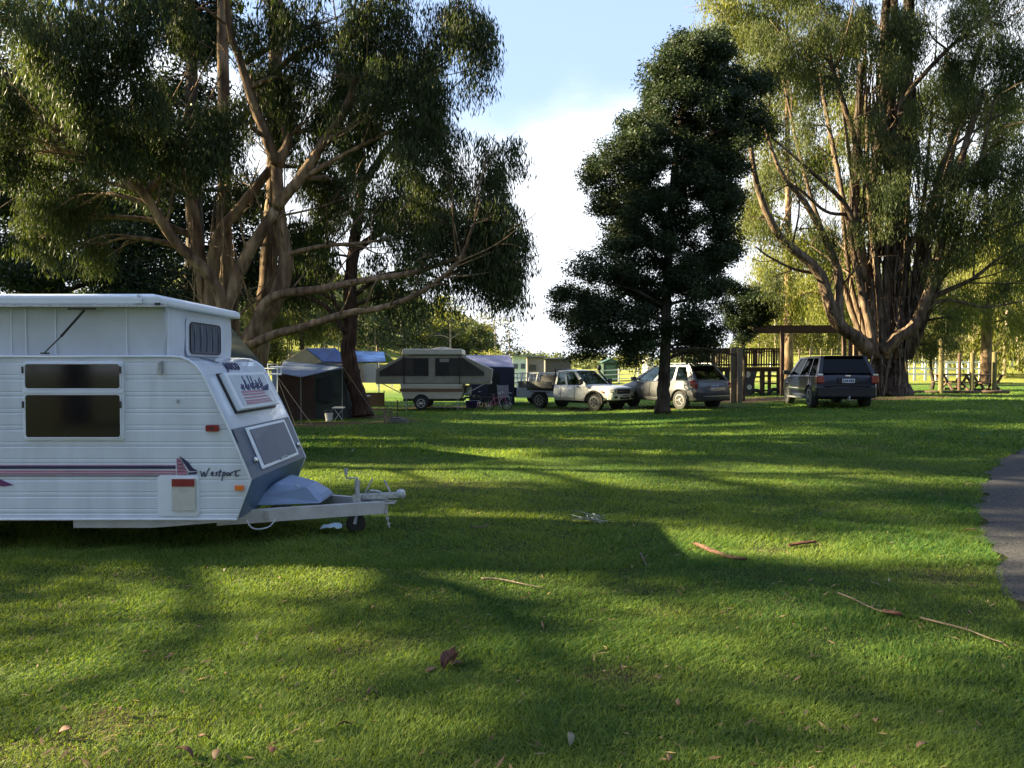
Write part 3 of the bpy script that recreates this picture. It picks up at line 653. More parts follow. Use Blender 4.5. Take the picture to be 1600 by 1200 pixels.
# --- D: the great shaggy gum, right
dD = 31.5; bD = P(1388, 612, dD)
D = Tree('gum_tree', 'massive many stemmed gum with shaggy dark peeling bark beside the navy wagon', (bD.x, dD, G(bD.x, dD)), M['bark_shaggy'], M['leaf_gum_lit'], seed=13)
for i, (bx, tx, ty, rr0, rr1, zoff) in enumerate(((1386, 1390, 500, .78, .55, 0), (1378, 1364, 380, .45, .22, .2), (1396, 1414, 370, .45, .24, .2), (1385, 1393, 330, .45, .2, -.3), (1374, 1338, 400, .36, .17, .1), (1400, 1448, 390, .36, .17, .2))):
    D.limb(Pl([(bx, 620), (bx - 2, 570), ((bx + tx) / 2, (600 + ty) / 2), (tx, ty)], dD + zoff), rr0, rr1, 14, flare=.35 if i == 0 else 0, wob=.1)
D.limb(Pl([(1372, 400), (1368, 280), (1378, 150), (1385, 0), (1388, -160)], dD), .26, .15, 10, wob=.08)
D.limb(Pl([(1408, 400), (1412, 280), (1414, 150), (1420, 0), (1424, -160)], dD + .3), .30, .18, 10, wob=.08)
D.limb(Pl([(1395, 360), (1388, 200), (1396, 60), (1400, -120)], dD - .5), .22, .12, 9, wob=.08)
D.limb(Pl([(1345, 420), (1335, 330), (1340, 200), (1345, 100)], dD + .4), .28, .12, 8)
D.limb(Pl([(1440, 400), (1470, 300), (1500, 180), (1535, 60)], dD + .3, dD - .5), .26, .1, 8)
D_bole = D.tw; D.tw = MB()      # limbs are a part of their own: paler, smoother bark
for lst, r0, r1 in (([(1362, 552), (1340, 530), (1304, 498), (1279, 425), (1217, 367), (1183, 290), (1170, 200)], .33, .07),
                    ([(1338, 530), (1313, 502), (1308, 420), (1265, 328), (1221, 270), (1195, 200)], .22, .05),
                    ([(1350, 440), (1328, 333), (1275, 275), (1202, 212)], .14, .04),
                    ([(1370, 330), (1328, 193), (1299, 97), (1290, 20)], .14, .05),
                    ([(1378, 548), (1400, 528), (1429, 507), (1458, 435), (1478, 338), (1510, 220), (1535, 145)], .30, .08),
                    ([(1450, 468), (1485, 452), (1521, 435), (1560, 405), (1610, 377)], .12, .04),
                    ([(1458, 440), (1500, 400), (1560, 360), (1610, 340)], .10, .04),
                    ([(1400, 430), (1450, 330), (1480, 240), (1560, 180)], .12, .04),
                    ([(1280, 428), (1240, 420), (1200, 400), (1180, 385)], .07, .03),
                    ([(1420, 512), (1470, 470), (1540, 480), (1600, 470)], .08, .03),
                    ([(1375, 200), (1440, 120), (1500, 60), (1560, 20)], .12, .04),
                    ([(1330, 335), (1290, 330), (1240, 290), (1210, 300)], .08, .03)):
    D.limb(Pl(lst, dD - .9, dD - 2.2), r0, r1, 8)
for k in range(12):   # more upright stems  in the fan
    bx = 1392 + (k - 5.5) * 14; tx_ = 1392 + (bx - 1392) * random.uniform(1.4, 2.6); D.limb(Pl([(1390 + (bx - 1392) * .4, 560), (bx, 440), ((bx + tx_) / 2 + random.uniform(-6, 6), 300), (tx_, random.uniform(60, 180))], dD - .4 + random.uniform(-.6, .9)), random.uniform(.13, .2), .04, 7, wob=.1)
D.sprout(120, 1.4, 3.6)
D.tw.build('limbs', M['bark_limb'], D.root, smooth=True, fix=False); D.tw = D_bole
PB = MB()
for k in range(640):   # hanging bark ribbons
    py = random.uniform(60, 545); hw = 64 if py > 300 else 44
    if py > 430: hw = 50 - (py - 430) * .2
    q0 = P(1392 + random.uniform(-hw, hw), py, dD - random.uniform(.35, 1.15)) - D.base
    ln = random.uniform(.6, 2.4); sx = random.uniform(-.35, .35); bw = random.uniform(.012, .045)
    q1 = q0 + Vector((sx * .5, random.uniform(-.15, .1), -ln * .5)); q2 = q0 + Vector((sx, random.uniform(-.25, .15), -ln))
    (PB if k % 3 else D.tw).add([q0 + Vector((-bw, 0, 0)), q0 + Vector((bw, .01, 0)), q1 + Vector((bw, .02, 0)), q1 + Vector((-bw, -.01, 0)), q2 + Vector((bw * .5, 0, 0)), q2 + Vector((-bw * .5, 0, 0))],
             [(0, 1, 2, 3), (3, 2, 4, 5)])
PB.build('peeling_bark', M['bark_ribbon'], D.root, fix=False)
D.pxblobs([(1392, 110, 44, 34, 29), (1418, 40, 46, 36, 29), (1370, 180, 34, 30, 29.3, -.1, .7), (1425, 170, 36, 30, 29.3, -.1, .7), (1360, 350, 40, 26, 29, -.1, .7), (1480, 400, 46, 34, 29.3, -.1, .8), (1260, 60, 70, 50, 29, -.1), (1210, 110, 50, 50, 29, -.05), (1320, 30, 60, 45, 29.5, 0), (1290, 120, 50, 40, 29.5, -.1, .7), (1180, 60, 40, 40, 29.5, 0, .8), (1380, 70, 50, 35, 29.5, 0, .7),
           (1450, 40, 70, 45, 29.5, -.05), (1530, 60, 70, 60, 29, -.1), (1590, 120, 50, 70, 29, -.1), (1510, 140, 60, 50, 29.5, -.05, .8), (1470, 190, 45, 40, 30, 0, .6),
           (1410, 240, 50, 40, 29.2, -.15, .9), (1400, 300, 50, 40, 29, -.2, .9), (1450, 320, 50, 40, 29.2, -.15, .9), (1510, 260, 60, 50, 29.2, -.1), (1570, 280, 60, 60, 29, -.1), (1510, 330, 60, 40, 29, -.15), (1580, 220, 40, 50, 30, 0, .8), (1560, 370, 50, 30, 29.5, 0, .6),
           (1345, 240, 36, 36, 30, 0, .5), (1260, 200, 50, 40, 30, .15, .6), (1220, 260, 45, 40, 30, .15, .5), (1190, 340, 40, 50, 30, .1, .5), (1250, 360, 40, 40, 30, .1, .4), (1300, 380, 30, 40, 30, 0, .4), (1215, 440, 40, 30, 30, 0, .5), (1540, 450, 60, 24, 30, 0, .6), (1490, 500, 50, 22, 30.5, 0, .5), (1460, 540, 35, 16, 31, 0, .5), (1590, 420, 40, 40, 30, 0, .6),  # left masses get a lighter tone, painting sunlight in
           (1200, -60, 90, 70, 30), (1340, -80, 100, 70, 30), (1480, -80, 100, 80, 30), (1600, -30, 90, 90, 30), (1400, -220, 150, 90, 30), (1550, -200, 120, 90, 31), (1250, -180, 100, 80, 31), (1680, 150, 70, 120, 30), (1700, 330, 80, 80, 30)],
          2.5, .17, .029)
D.done()

# --- small trees and background trees, right
crownfill('small_tree', 'small forked tree with brownish olive leaves between the posts right of the big gum', 39, 1455,
    [(1440, 540, 34, 20, 39, -.1), (1465, 530, 30, 22, 39, -.1), (1430, 560, 22, 12, 39, -.2, .7), (1470, 555, 22, 12, 39, 0, .7), (1450, 510, 34, 18, 39, -.1)], 'leaf_olive', dens=1.2, Lf=.14, Wf=.04, seed=41, r0=.10, wood='bark_grey', top=560)
gold = [
 ('lofty gum with leaves coloured sunlit yellow showing left of the massive gum stems', 52, 1230, [(1180, 60, 80, 70), (1260, 130, 80, 70), (1180, 200, 70, 70), (1250, 260, 80, 60), (1180, 330, 50, 60), (1240, 390, 70, 50), (1120, 20, 60, 50), (1230, -20, 90, 60), (1210, 470, 60, 30), (1280, 460, 50, 40)], 42),
 ('sunlit gum behind the stems of the massive gum, seen between its limbs', 50, 1340, [(1330, 170, 50, 70), (1340, 300, 50, 60), (1320, 400, 50, 50), (1400, 200, 60, 60), (1320, 60, 60, 60), (1430, 440, 50, 40), (1300, 480, 50, 24)], 43),
 ('sunlit olive gum in the top right corner behind the hanging dark foliage', 50, 1540, [(1560, 430, 70, 50), (1500, 480, 60, 36), (1580, 340, 50, 60), (1470, 140, 60, 70), (1500, 380, 60, 40), (1560, 180, 60, 70), (1590, 500, 50, 30), (1480, 260, 50, 50), (1440, 480, 40, 30), (1640, 420, 60, 80)], 44)]
for lab, d_, pxc, bl, sd in gold:
    crownfill('gum_tree', lab, d_, pxc, [(a, b_, c_, e, d_ + random.uniform(-2, 2), random.uniform(-.1, .15), 1.0) for a, b_, c_, e in bl], 'leaf_gold_lit', dens=.85, Lf=.28, Wf=.06, style='gum', seed=sd, r0=.35, wood='bark_tan')

# plantation of straight pale trunks: three makes, copied
protos = []
for k in range(3):
    T = Tree('plantation_tree', 'slim pale trunked gum in the sunlit row at the back of the paddock', (0, 0, -200), M['bark_pale'], M['leaf_gold_lit'] if k != 1 else M['leaf_olive'], group='plantation gums along the back of the paddock', seed=60 + k)
    b0 = Vector((0, 0, -200)); h = 12 + k * 1.5
    T.limb([b0, b0 + Vector((.1 * k, 0, h * .4)), b0 + Vector((.15, .1, h * .75)), b0 + Vector((0, 0, h))], .17, .04, 7)
    for j in range(14):
        z = h * (random.uniform(.24, 1.02) if j < 10 else random.uniform(.12, .3)); T.blob(b0 + Vector((random.uniform(-1.2, 1.2), random.uniform(-1.2, 1.2), z)), random.uniform(.9, 1.6), random.uniform(.9, 1.6), random.uniform(.9, 1.3), 1.1, .42, .12, 'gum', twig=(j % 2 == 0))
    protos.append(T.done())
def stand(proto, x, y, s=1, first=[]):
    o_ = proto if proto.name not in first else copy_tree(proto); first.append(proto.name)
    o_.location = (x, y, G(x, y) - .05); o_.rotation_euler = (0, 0, random.uniform(0, 6.28)); o_.scale = (s, s, s * random.uniform(.9, 1.15)); return o_
for k in range(62):
    d_ = random.uniform(86, 112); px = 1165 + (k + random.random()) * 9.3
    q = P(px, 575, d_); stand(protos[k % 3], q.x, d_, random.uniform(.75, 1.0))
for k in range(16):
    px = random.uniform(1470, 1760); d_ = random.uniform(58, 78); q = P(px, 575, d_); stand(protos[k % 3], q.x, d_, random.uniform(.8, 1.05))

# far wood on the left hill: one mass
r = np.random.default_rng(77); LV, LA = [], []
wood_tw = MB()
for k in range(230):
    y = r.uniform(150, 215); x = r.uniform(-150, -6) if k < 150 else r.uniform(-60, -4)
    z = G(x, y); h = r.uniform(8, 13) * (0.55 + .45 * float(ss(-x, 0, 22)))
    tone = r.uniform(.2, .75); 
    for j in range(9):
        c = np.array([x + r.normal(0, 1.3), y + r.normal(0, 1.3), z + h * r.uniform(.3, .98)])
        n = 130; rad = r.uniform(1.1, 2.0); u = r.normal(0, 1, (n, 3)); u /= np.linalg.norm(u, axis=1)[:, None]
        Q = c + u * rad * r.random((n, 1)) ** .4 * np.array([1, 1, .75]); LV.append(leaf_quads(Q, .75, .42, r, .25)); LA.append(np.repeat(np.clip(tone + r.normal(0, .15, n), 0, 1), 4))
for k in range(120):  # near row: shade painted in as a darker leaf tone
    x = r.uniform(-90, -13); y = r.uniform(118, 140); z = G(x, y); h = r.uniform(9, 13)
    wood_tw.tube([(x, y, z), (x + .1, y, z + h * .6), (x, y, z + h * .8)], [.14, .1, .06], 5)
    for j in range(7):
        c = np.array([x + r.normal(0, 1.0), y + r.normal(0, 1.), z + h * r.uniform(.45, .98)])
        n = 80; rad = r.uniform(1., 1.7); u = r.normal(0, 1, (n, 3)); u /= np.linalg.norm(u, axis=1)[:, None]
        Q = c + u * rad * r.random((n, 1)) ** .4; LV.append(leaf_quads(Q, .6, .3, r, .3)); LA.append(np.repeat(np.clip(.12 + r.normal(0, .12, n), 0, 1), 4))
for k in range(160):   # low far ridge woodland
    x = r.uniform(-120, 260); y = r.uniform(430, 560); z = G(x, y)
    n = 90; c = np.array([x, y, z + 3]); u = r.normal(0, 1, (n, 3)); u /= np.linalg.norm(u, axis=1)[:, None]
    Q = c + u * 6 * r.random((n, 1)) ** .4 * np.array([1, 1, .7]); LV.append(leaf_quads(Q, 2.4, 1.4, r, .2)); LA.append(np.repeat(np.clip(.4 + r.normal(0, .15, n), 0, 1), 4))
V_ = np.concatenate(LV); n = len(V_) // 4; i0 = np.arange(n) * 4
far_leaf = leaf_mat('far_leaf', (0.030, 0.048, 0.030), (0.19, 0.20, 0.075), .25)
fw = np_mesh('woodland', V_, np.stack([i0, i0 + 1, i0 + 2, i0 + 3], 1), far_leaf, attr={'rnd': np.concatenate(LA)})
tag(fw, 'distant eucalypt forest covering the hill behind the camp', 'woodland', kind='stuff')
ft = wood_tw.build('woodland_stems', M['bark_pale']); ft.parent = fw

# standouts on the hill and in the paddock
def distinct(name, label, px, pyb, d_, h, blobs, leafm, seed, cat='tree', Lf=.5, Wf=.22, wood='bark_pale', r0=.25):
    q = P(px, pyb, d_); zb = G(q.x, d_); T = Tree(name, label, (q.x, d_, zb), M[wood], M[leafm], seed=seed, cat=cat)
    T.limb([Vector((q.x, d_, zb)), Vector((q.x + .2, d_, zb + h * .4)), Vector((q.x, d_, zb + h * .92))], r0, .06, 7)
    rr = random.Random(seed)
    for (dx, dz, rx, rz) in blobs: T.blob((q.x + dx, d_ + rr.uniform(-1, 1), zb + dz), rx, rx, rz, 1.0, Lf, Wf, 'round', tone=.1)
    return T.done()
distinct('gum_tree', 'bright yellow green gum standing out on the wooded hill above the camper roof', 702, 575, 128, 14, [(0, 12.5, 2, 1.8), (-1.5, 10.5, 2, 1.7), (1.3, 10, 1.8, 1.6), (-3, 8, 2, 1.6), (0, 7.8, 2.2, 1.5), (2, 6.5, 1.6, 1.4), (-3.5, 5.8, 1.8, 1.3)], 'leaf_gold_lit', 71)
distinct('gum_tree', 'open crowned gum at the right end of the wooded hill, taller than its neighbours', 772, 575, 135, 12, [(0, 11.0, 1.8, 1.3), (-2, 9.5, 1.6, 1.1), (1.8, 9, 1.6, 1.1), (0, 8, 1.8, 1.2)], 'leaf_olive', 72)
distinct('gum_tree', 'grey green gum at the downhill edge of the wood, beside open sky', 795, 575, 130, 8, [(0, 6.5, 2.2, 1.5), (-2, 5.2, 2, 1.4), (1.4, 4.6, 1.6, 1.3), (0, 3.6, 2.4, 1.5)], 'leaf_dark', 73)
distinct('bush', 'round yellow green bush behind the blue tent roof', 765, 575, 75, 3.2, [(0, 2.6, 1.8, .9), (-1.7, 2.2, 1.3, .8), (1.6, 2.1, 1.3, .8), (0, 1.4, 2.4, 1)], 'leaf_gold_lit', 74, cat='bush', Lf=.3, Wf=.14, r0=.1)
distinct('bush', 'low yellow green bush left of the green shed beyond the ute', 872, 580, 62, 1.6, [(0, 1.3, .8, .6), (.5, 1.0, .6, .5)], 'leaf_gold_lit', 75, cat='bush', Lf=.2, Wf=.1, r0=.05)
distinct('bush', 'yellow green bush between the green shed and the white tank', 990, 580, 66, 3.0, [(0, 2.4, 1.3, .8), (-1, 1.8, 1, .7), (1.0, 1.7, 1, .7)], 'leaf_gold_lit', 76, cat='bush', Lf=.24, Wf=.12, r0=.06)
distinct('bush', 'broad green bush behind the deck railing', 1115, 575, 58, 3.6, [(0, 2.8, 1.4, .9), (-1.5, 2.2, 1.2, .8), (1.4, 2.3, 1.1, .8), (0, 1.5, 2, .9)], 'leaf_olive', 78, cat='bush', Lf=.24, Wf=.12, r0=.06)

# off-frame trees on the left whose shadows fall over the lawn
def shade_tree(x, y, h, lst, seed, solid=1.75):
    T = Tree('gum_tree', None, (x, y, G(x, y)), M['bark_tan'], M['leaf_gum'], seed=seed)
    T.limb([Vector((x, y, 0)), Vector((x + .3, y, h * .5)), Vector((x, y + .3, h))], .35, .1, 9, flare=.3)
    for (dx, dy, z, rx, rz) in lst: T.blob((x + dx, y + dy, z), rx, rx, rz, 3.6, .2, .08, 'round', tn=.1, solid=solid)
    return T.done()
# ---------------------------------------------------------------- pop-top caravan
M['cv_white'] = mat('caravan_white', (0.58, 0.63, 0.72), 0.36, var=.08, scale=2.2, stretch=(3, 3, .5), coat=.3)
M['cv_roof'] = mat('caravan_roof', (0.68, 0.73, 0.81), 0.4, var=.03)
M['cv_canvas'] = mat('pop_top_vinyl', (0.53, 0.57, 0.64), 0.6, var=.06, scale=3, bump=.25, bscale=9)
M['cv_silver'] = mat('caravan_front_skin', (0.72, 0.79, 0.90), 0.18, 0.1, var=.06, scale=5, coat=.8, bump=.12, bscale=7)
M['cv_grey'] = mat('caravan_grey_skin', (0.085, 0.115, 0.175), 0.45, var=.06, coat=.1)
M['cv_navy'] = mat('caravan_lower_skin', (0.07, 0.12, 0.20), 0.4, var=.08, coat=.2)
M['cv_tint'] = mat('tinted_acrylic', (0.006, 0.006, 0.009), 0.07, var=.4, scale=3, spec=.6)
M['cv_stripe_navy'] = mat('decal_navy', (0.012, 0.014, 0.07), 0.4)
M['cv_stripe_pink'] = mat('decal_mauve', (0.36, 0.16, 0.24), 0.4)
M['cv_purple'] = mat('decal_purple', (0.11, 0.02, 0.12), 0.4)
M['cv_red'] = mat('heater_vent_red', (0.22, 0.012, 0.01), 0.45)
M['cv_cream'] = mat('heater_door', (0.50, 0.50, 0.47), 0.4)
M['cv_blue'] = mat('gas_cover_vinyl', (0.17, 0.24, 0.38), 0.5, var=.08, scale=4, bump=.3, bscale=8)
M['drawbar'] = mat('drawbar_paint', (0.42, 0.42, 0.43), 0.5, var=.1, scale=8, bump=.1)
M['curtain'] = mat('grey_mesh', (0.10, 0.11, 0.14), 0.8, var=.3, scale=4, stretch=(1, 6, .6), bump=.4)

FR = [(-3.03, 1.752), (-2.93, 1.745), (-2.86, 1.715), (-2.80, 1.67), (-2.75, 1.60), (-2.555, 1.20), (-2.51, 1.105), (-2.322, 0.656), (-2.447, 0.304)]
def fx(z):
    zs = [q[1] for q in FR][::-1]; xs = [q[0] for q in FR][::-1]
    return float(np.interp(z, zs, xs))
Y0, Y1 = 6.70, 8.45; XR = -7.25
CV = thing('caravan', 'white pop-top caravan with raised roof, striped side and grey front at left edge', 'caravan', (-4.8, 7.58, 0))
def cb(mb_, name, m_, parent=None, **k):
    par = parent or CV
    o = mb_.build(name, m_, par, **k)
    if par is CV: o.location = Vector((0, 0, 0)) - CV.location
    return o
outl = [(XR, 0.304)] + [(XR, 1.752)] + FR
body = MB().prism(outl, Y0 + .012, Y1, 'xz'); cb(body, 'body', M['cv_white'])
# ribbed near wall
mb = MB(); zz = []; z = 0.304
while z < 1.74:
    zz += [(z, 0), (z + .040, 0), (z + .046, .005), (z + .056, .005), (z + .060, .001), (z + .082, .001), (z + .087, .004), (z + .094, .004), (z + .098, 0)]
    z += .149
zz = [q for q in zz if q[0] < 1.745] + [(1.75, 0)]
vv, ff = [], []
for i, (z, o_) in enumerate(zz):
    vv += [(XR, Y0 + o_, z), (fx(z) - .012, Y0 + o_, z)]
    if i: ff.append((2 * i - 2, 2 * i - 1, 2 * i + 1, 2 * i))
mb.add(vv, ff); cb(mb, 'side_cladding', M['cv_white'], fix=False)
# edge moulding of near and far wall
for yy in (Y0 - .006, Y1 + .006):
    mb = MB(); mb.tube([(XR, yy, 1.752)] + [(a, yy, b_) for a, b_ in FR] + [(XR, yy, .304)], .011, 6); cb(mb, 'edge_moulding', M['cv_roof'], smooth=True)
def front_skin(z0, z1, m_, name, off):
    zs = sorted({z0, z1} | {q[1] for q in FR if z0 < q[1] < z1}, reverse=True); mb = MB(); vv = []
    for z in zs:
        vv += [(fx(z) + off, Y0 + .014, z), (fx(z) + off, Y1 - .012, z)]
    n = len(zs); mb.add(vv, [(2 * i, 2 * i + 1, 2 * i + 3, 2 * i + 2) for i in range(n - 1)]); return cb(mb, name, m_, fix=False)
front_skin(1.105, 1.752, M['cv_silver'], 'front_panel', .005)
mb = MB()   # upper front skin is curved over a bulge
front_skin(0.66, 1.103, M['cv_grey'], 'boot_surround', .007)
front_skin(0.31, 0.655, M['cv_navy'], 'lower_front_panel', .007)
def FS(z, y, off=0.0):
    z2 = z - .01; d_ = Vector((fx(z) - fx(z2), 0, .01)).normalized(); nn = Vector((d_.z, 0, -d_.x))
    return Vector((fx(z), y, z)) + nn * off
def rr(x0, z0, x1, z1, r, n=5):
    o_ = []
    for cx, cz, a0 in ((x1 - r, z1 - r, 0), (x0 + r, z1 - r, 90), (x0 + r, z0 + r, 180), (x1 - r, z0 + r, 270)):
        for k in range(n + 1):
            a = R(a0 + 90 * k / n); o_.append((cx + r * math.cos(a), cz + r * math.sin(a)))
    return o_
def sx(px): return (px - 800) / FPX * Y0
def sz(py): return P(800, py, Y0).z
# side window: white surround, two tinted panes
sw = cb(MB().prism(rr(sx(37), sz(688), sx(194), sz(565), .03), Y0 - .016, Y0 + .01), 'window', M['cv_roof'], bevel=.004)
for nm, a, b_ in (('upper_pane', sz(607), sz(569)), ('lower_pane', sz(683), sz(617))):
    mb = MB().prism(rr(sx(42), a, sx(189), b_, .025), Y0 - .026, Y0 - .017); o = cb(mb, nm, M['cv_tint'], sw, bevel=.003)
    fr = MB()
    for q in (rr(sx(41), a - .004, sx(190), b_ + .004, .028),):
        pts = [(u, Y0 - .024, v_) for u, v_ in q]; fr.tube(pts + [pts[0]], .006, 6, cap=False)
    cb(fr, 'pane_frame', M['cv_roof'], o)
mb = MB().bar((sx(38), Y0 - .022, sz(612)), (sx(193), Y0 - .022, sz(612)), .02, .018); cb(mb, 'awning_rail', M['cv_roof'], sw)
for zc in (578, 632):
    for xc in (38.5, 190.5):
        cb(MB().box((sx(xc), Y0 - .03, sz(zc)), (.012, .014, .06)), 'stay', M['black'], sw)
# second window outside the frame on the left
s2 = cb(MB().prism(rr(-6.6, sz(688), -5.7, sz(565), .03), Y0 - .016, Y0 + .01), 'window', M['cv_roof'])
cb(MB().prism(rr(-6.57, sz(683), -5.73, sz(570), .025), Y0 - .024, Y0 - .017), 'pane', M['cv_tint'], s2)
# pop top
roof = MB()
rx1 = -3.05
roof.prism([(XR - .05, 2.20), (XR - .05, 2.262), (XR, 2.288), (rx1 - .06, 2.288), (rx1, 2.262), (rx1, 2.20)], Y0 - .06, Y1 + .06)
cb(roof, 'roof', M['cv_roof'], bevel=.02)
cb(MB().box(((XR + rx1) / 2, (Y0 + Y1) / 2, 2.305), (3.9, 1.55, .03), top=(.98, .95)), 'roof_crown', M['cv_roof'], bevel=.01)
cb(MB().box(((XR + rx1) / 2, Y0 - .064, 2.196), (rx1 - XR + .05, .012, .018)), 'roof_gutter', M['galv'])
# canvas skirt with soft folds
def canvas(p0, p1, n, fold):
    vv, ff = [], []; p0 = Vector(p0); p1 = Vector(p1); d_ = (p1 - p0); nn = Vector((d_.y, -d_.x, 0)).normalized(); rw = 8
    rg = random.Random(5); ph = [rg.uniform(-1, 1) for _ in range(n + 1)]
    for j in range(rw + 1):
        v_ = j / rw
        for i in range(n + 1):
            u = i / n; edge = (abs(u - .5) * 2) ** 3
            o_ = fold * (ph[i] * (.4 + edge)) * math.sin(math.pi * v_) + .012 * math.sin(math.pi * v_)
            vv.append(p0 + d_ * u + nn * o_ + Vector((0, 0, 1.745 + v_ * .465)))
    for j in range(rw):
        for i in range(n):
            a = j * (n + 1) + i; ff.append((a, a + 1, a + n + 2, a + n + 1))
    return vv, ff
cxf = -3.115
mb = MB(); mb.add(*canvas((XR + .1, Y0 + .09, 0), (cxf, Y0 + .09, 0), 60, .006)); cv1 = cb(mb, 'canvas_wall', M['cv_canvas'], smooth=True, fix=False)
mb = MB(); mb.add(*canvas((cxf, Y0 + .09, 0), (cxf, Y1 - .09, 0), 34, .007)); cv2 = cb(mb, 'canvas_front', M['cv_canvas'], smooth=True, fix=False)
mb = MB(); mb.box(((XR + cxf) / 2, (Y0 + Y1) / 2, 1.97), (cxf - XR - .24, Y1 - Y0 - .28, .44)); cb(mb, 'roof_void', M['interior'])
for xx in (-5.05, sx(10), sx(33), sx(80) , sx(192), sx(262) - .03):      # canvas seams
    cb(MB().box((xx, Y0 + .074, 1.975), (.010, .004, .42)), 'seam', M['cv_roof'], cv1)
# front canvas window
def fy(px): return 3.11 * FPX / (800 - px)
wy0, wy1 = fy(293), fy(340)
cb(MB().tube([(cxf + .004, Y0 + .086, 1.75), (cxf + .012, Y0 + .076, 1.98), (cxf + .004, Y0 + .086, 2.2)], .016, 8), 'corner_piping', M['cv_canvas'], smooth=True)
fw_ = cb(MB().prism(rr(wy0 - .07, 1.765, wy1 + .06, 2.13, .06), cxf + .018, cxf + .026, 'yz'), 'canvas_window', M['cv_canvas'])
cb(MB().prism(rr(wy0, 1.79, wy1, 2.09, .05), cxf + .028, cxf + .036, 'yz'), 'mesh_panel', M['curtain'], fw_)
pts = [(cxf + .038, a, b_) for a, b_ in rr(wy0, 1.79, wy1, 2.09, .05)]
cb(MB().tube(pts + [pts[0]], .006, 6, cap=False), 'zip', M['black'], fw_)
mb = MB()
for k in range(5):
    yk = wy0 + (wy1 - wy0) * (k + .5) / 5
    mb.tube([(cxf + .038, yk, 2.07), (cxf + .044, yk + .02, 1.94), (cxf + .038, yk + .01, 1.81)], .008, 5)
cb(mb, 'mesh_fold', M['curtain'], fw_, smooth=True)
# gas strut and brackets
st = MB().tube([(sx(136), Y0 - .03, sz(485)), (sx(98), Y0 - .02, sz(526))], .011, 7)
st.tube([(sx(98), Y0 - .02, sz(526)), (sx(72), Y0 - .015, sz(551))], .0055, 6)
st.box((sx(132), Y0 - .03, sz(483)), (.24, .02, .014)); st.box((sx(72), Y0 - .012, sz(552)), (.07, .02, .014)); cb(st, 'roof_strut', M['black'], smooth=False)
cb(MB().box((sx(251), Y0 - .018, sz(574)), (.040, .035, .115)).box((sx(251), Y0 - .04, sz(572)), (.022, .02, .07)), 'roof_clamp', M['galv'], bevel=.004)
cb(MB().box((sx(224), Y0 - .075, sz(471)), (.06, .02, .05)).box((sx(224), Y0 - .06, sz(463)), (.03, .04, .02)), 'roof_latch', M['cv_roof'], bevel=.004)
cb(MB().box((sx(253), Y0 - .07, sz(476)), (.045, .012, .022)), 'roof_badge', M['black'])
cb(MB().box((sx(277), Y0 - .01, sz(627)), (.014, .02, .035)), 'key_switch', M['galv'])
# stripes
def stripe(name, x0, x1, y0_, y1_, m_): cb(MB().box(((x0 + x1) / 2, Y0 - .0025, (sz(y0_) + sz(y1_)) / 2), (x1 - x0, .005, abs(sz(y1_) - sz(y0_)))), name, m_)
stripe('stripe', XR + .05, sx(273), 728, 732.6, M['cv_stripe_navy'])
stripe('stripe', XR + .05, sx(273), 726.0, 727.4, M['cv_stripe_pink'])
stripe('stripe', XR + .05, sx(274), 735, 737.5, M['cv_stripe_pink'])
stripe('stripe', XR + .05, sx(274), 738.6, 741.5, M['cv_stripe_pink'])
stripe('stripe', XR + .05, sx(248), 743.2, 744.2, M['cv_stripe_navy'])
def decal(name, poly, m_): cb(MB().prism([(sx(a), sz(b_)) for a, b_ in poly], Y0 - .006, Y0 - .001), name, m_)
decal('sail_decal', [(276, 742), (275, 716), (280, 716.5), (292, 738), (290, 742)], M['cv_stripe_pink'])
decal('sail_decal', [(279, 712), (293, 722), (300, 731), (308, 736), (295, 736)], M['cv_stripe_navy'])
decal('sail_decal', [(294, 738), (308, 737.3), (305, 741), (292, 741.5)], M['cv_stripe_navy'])
for zc in (720, 725.5, 731, 736.5):
    decal('sail_line', [(275.5, zc + .9), (275.5, zc), (282 + (zc - 716) * .35, zc), (282 + (zc - 716) * .35, zc + .9)], M['cv_roof'])
decal('wing_decal', [(-14, 744), (8, 753), (19, 758), (4, 760), (-14, 757)], M['cv_purple'])
LET = [[(-.1, .75), (.1, .8), (.18, .15), (.3, .15), (.62, .8), (.68, .15), (.82, .15), (1.3, 1.2), (1.5, 1.3)], [(1.7, .4), (2.0, .55), (1.92, .78), (1.7, .5), (1.85, .2), (2.2, .25)],
       [(2.68, .72), (2.42, .6), (2.62, .35), (2.36, .15)], [(3.2, 1.15), (2.95, .2), (3.15, .15)], [(2.72, .75), (3.35, .85)], [(3.6, .7), (3.35, -.6)], [(3.5, .62), (3.88, .75), (3.85, .3), (3.45, .2)],
       [(4.38, .7), (4.1, .45), (4.28, .15), (4.55, .45), (4.38, .7)], [(4.8, .7), (4.7, .15)], [(4.75, .5), (5.0, .75), (5.2, .65)], [(5.7, 1.0), (5.5, .2), (5.8, .15), (6.1, .3)], [(5.2, .85), (6.3, 1.05)]]
mb = MB()
for s_ in LET:
    q = cr([Vector((sx(312) + a * .0565, Y0 - .006, sz(745) + b_ * .058)) for a, b_ in s_], 4); mb.tube(q, .0045, 5)
cb(mb, 'lettering', M['cv_stripe_navy'])
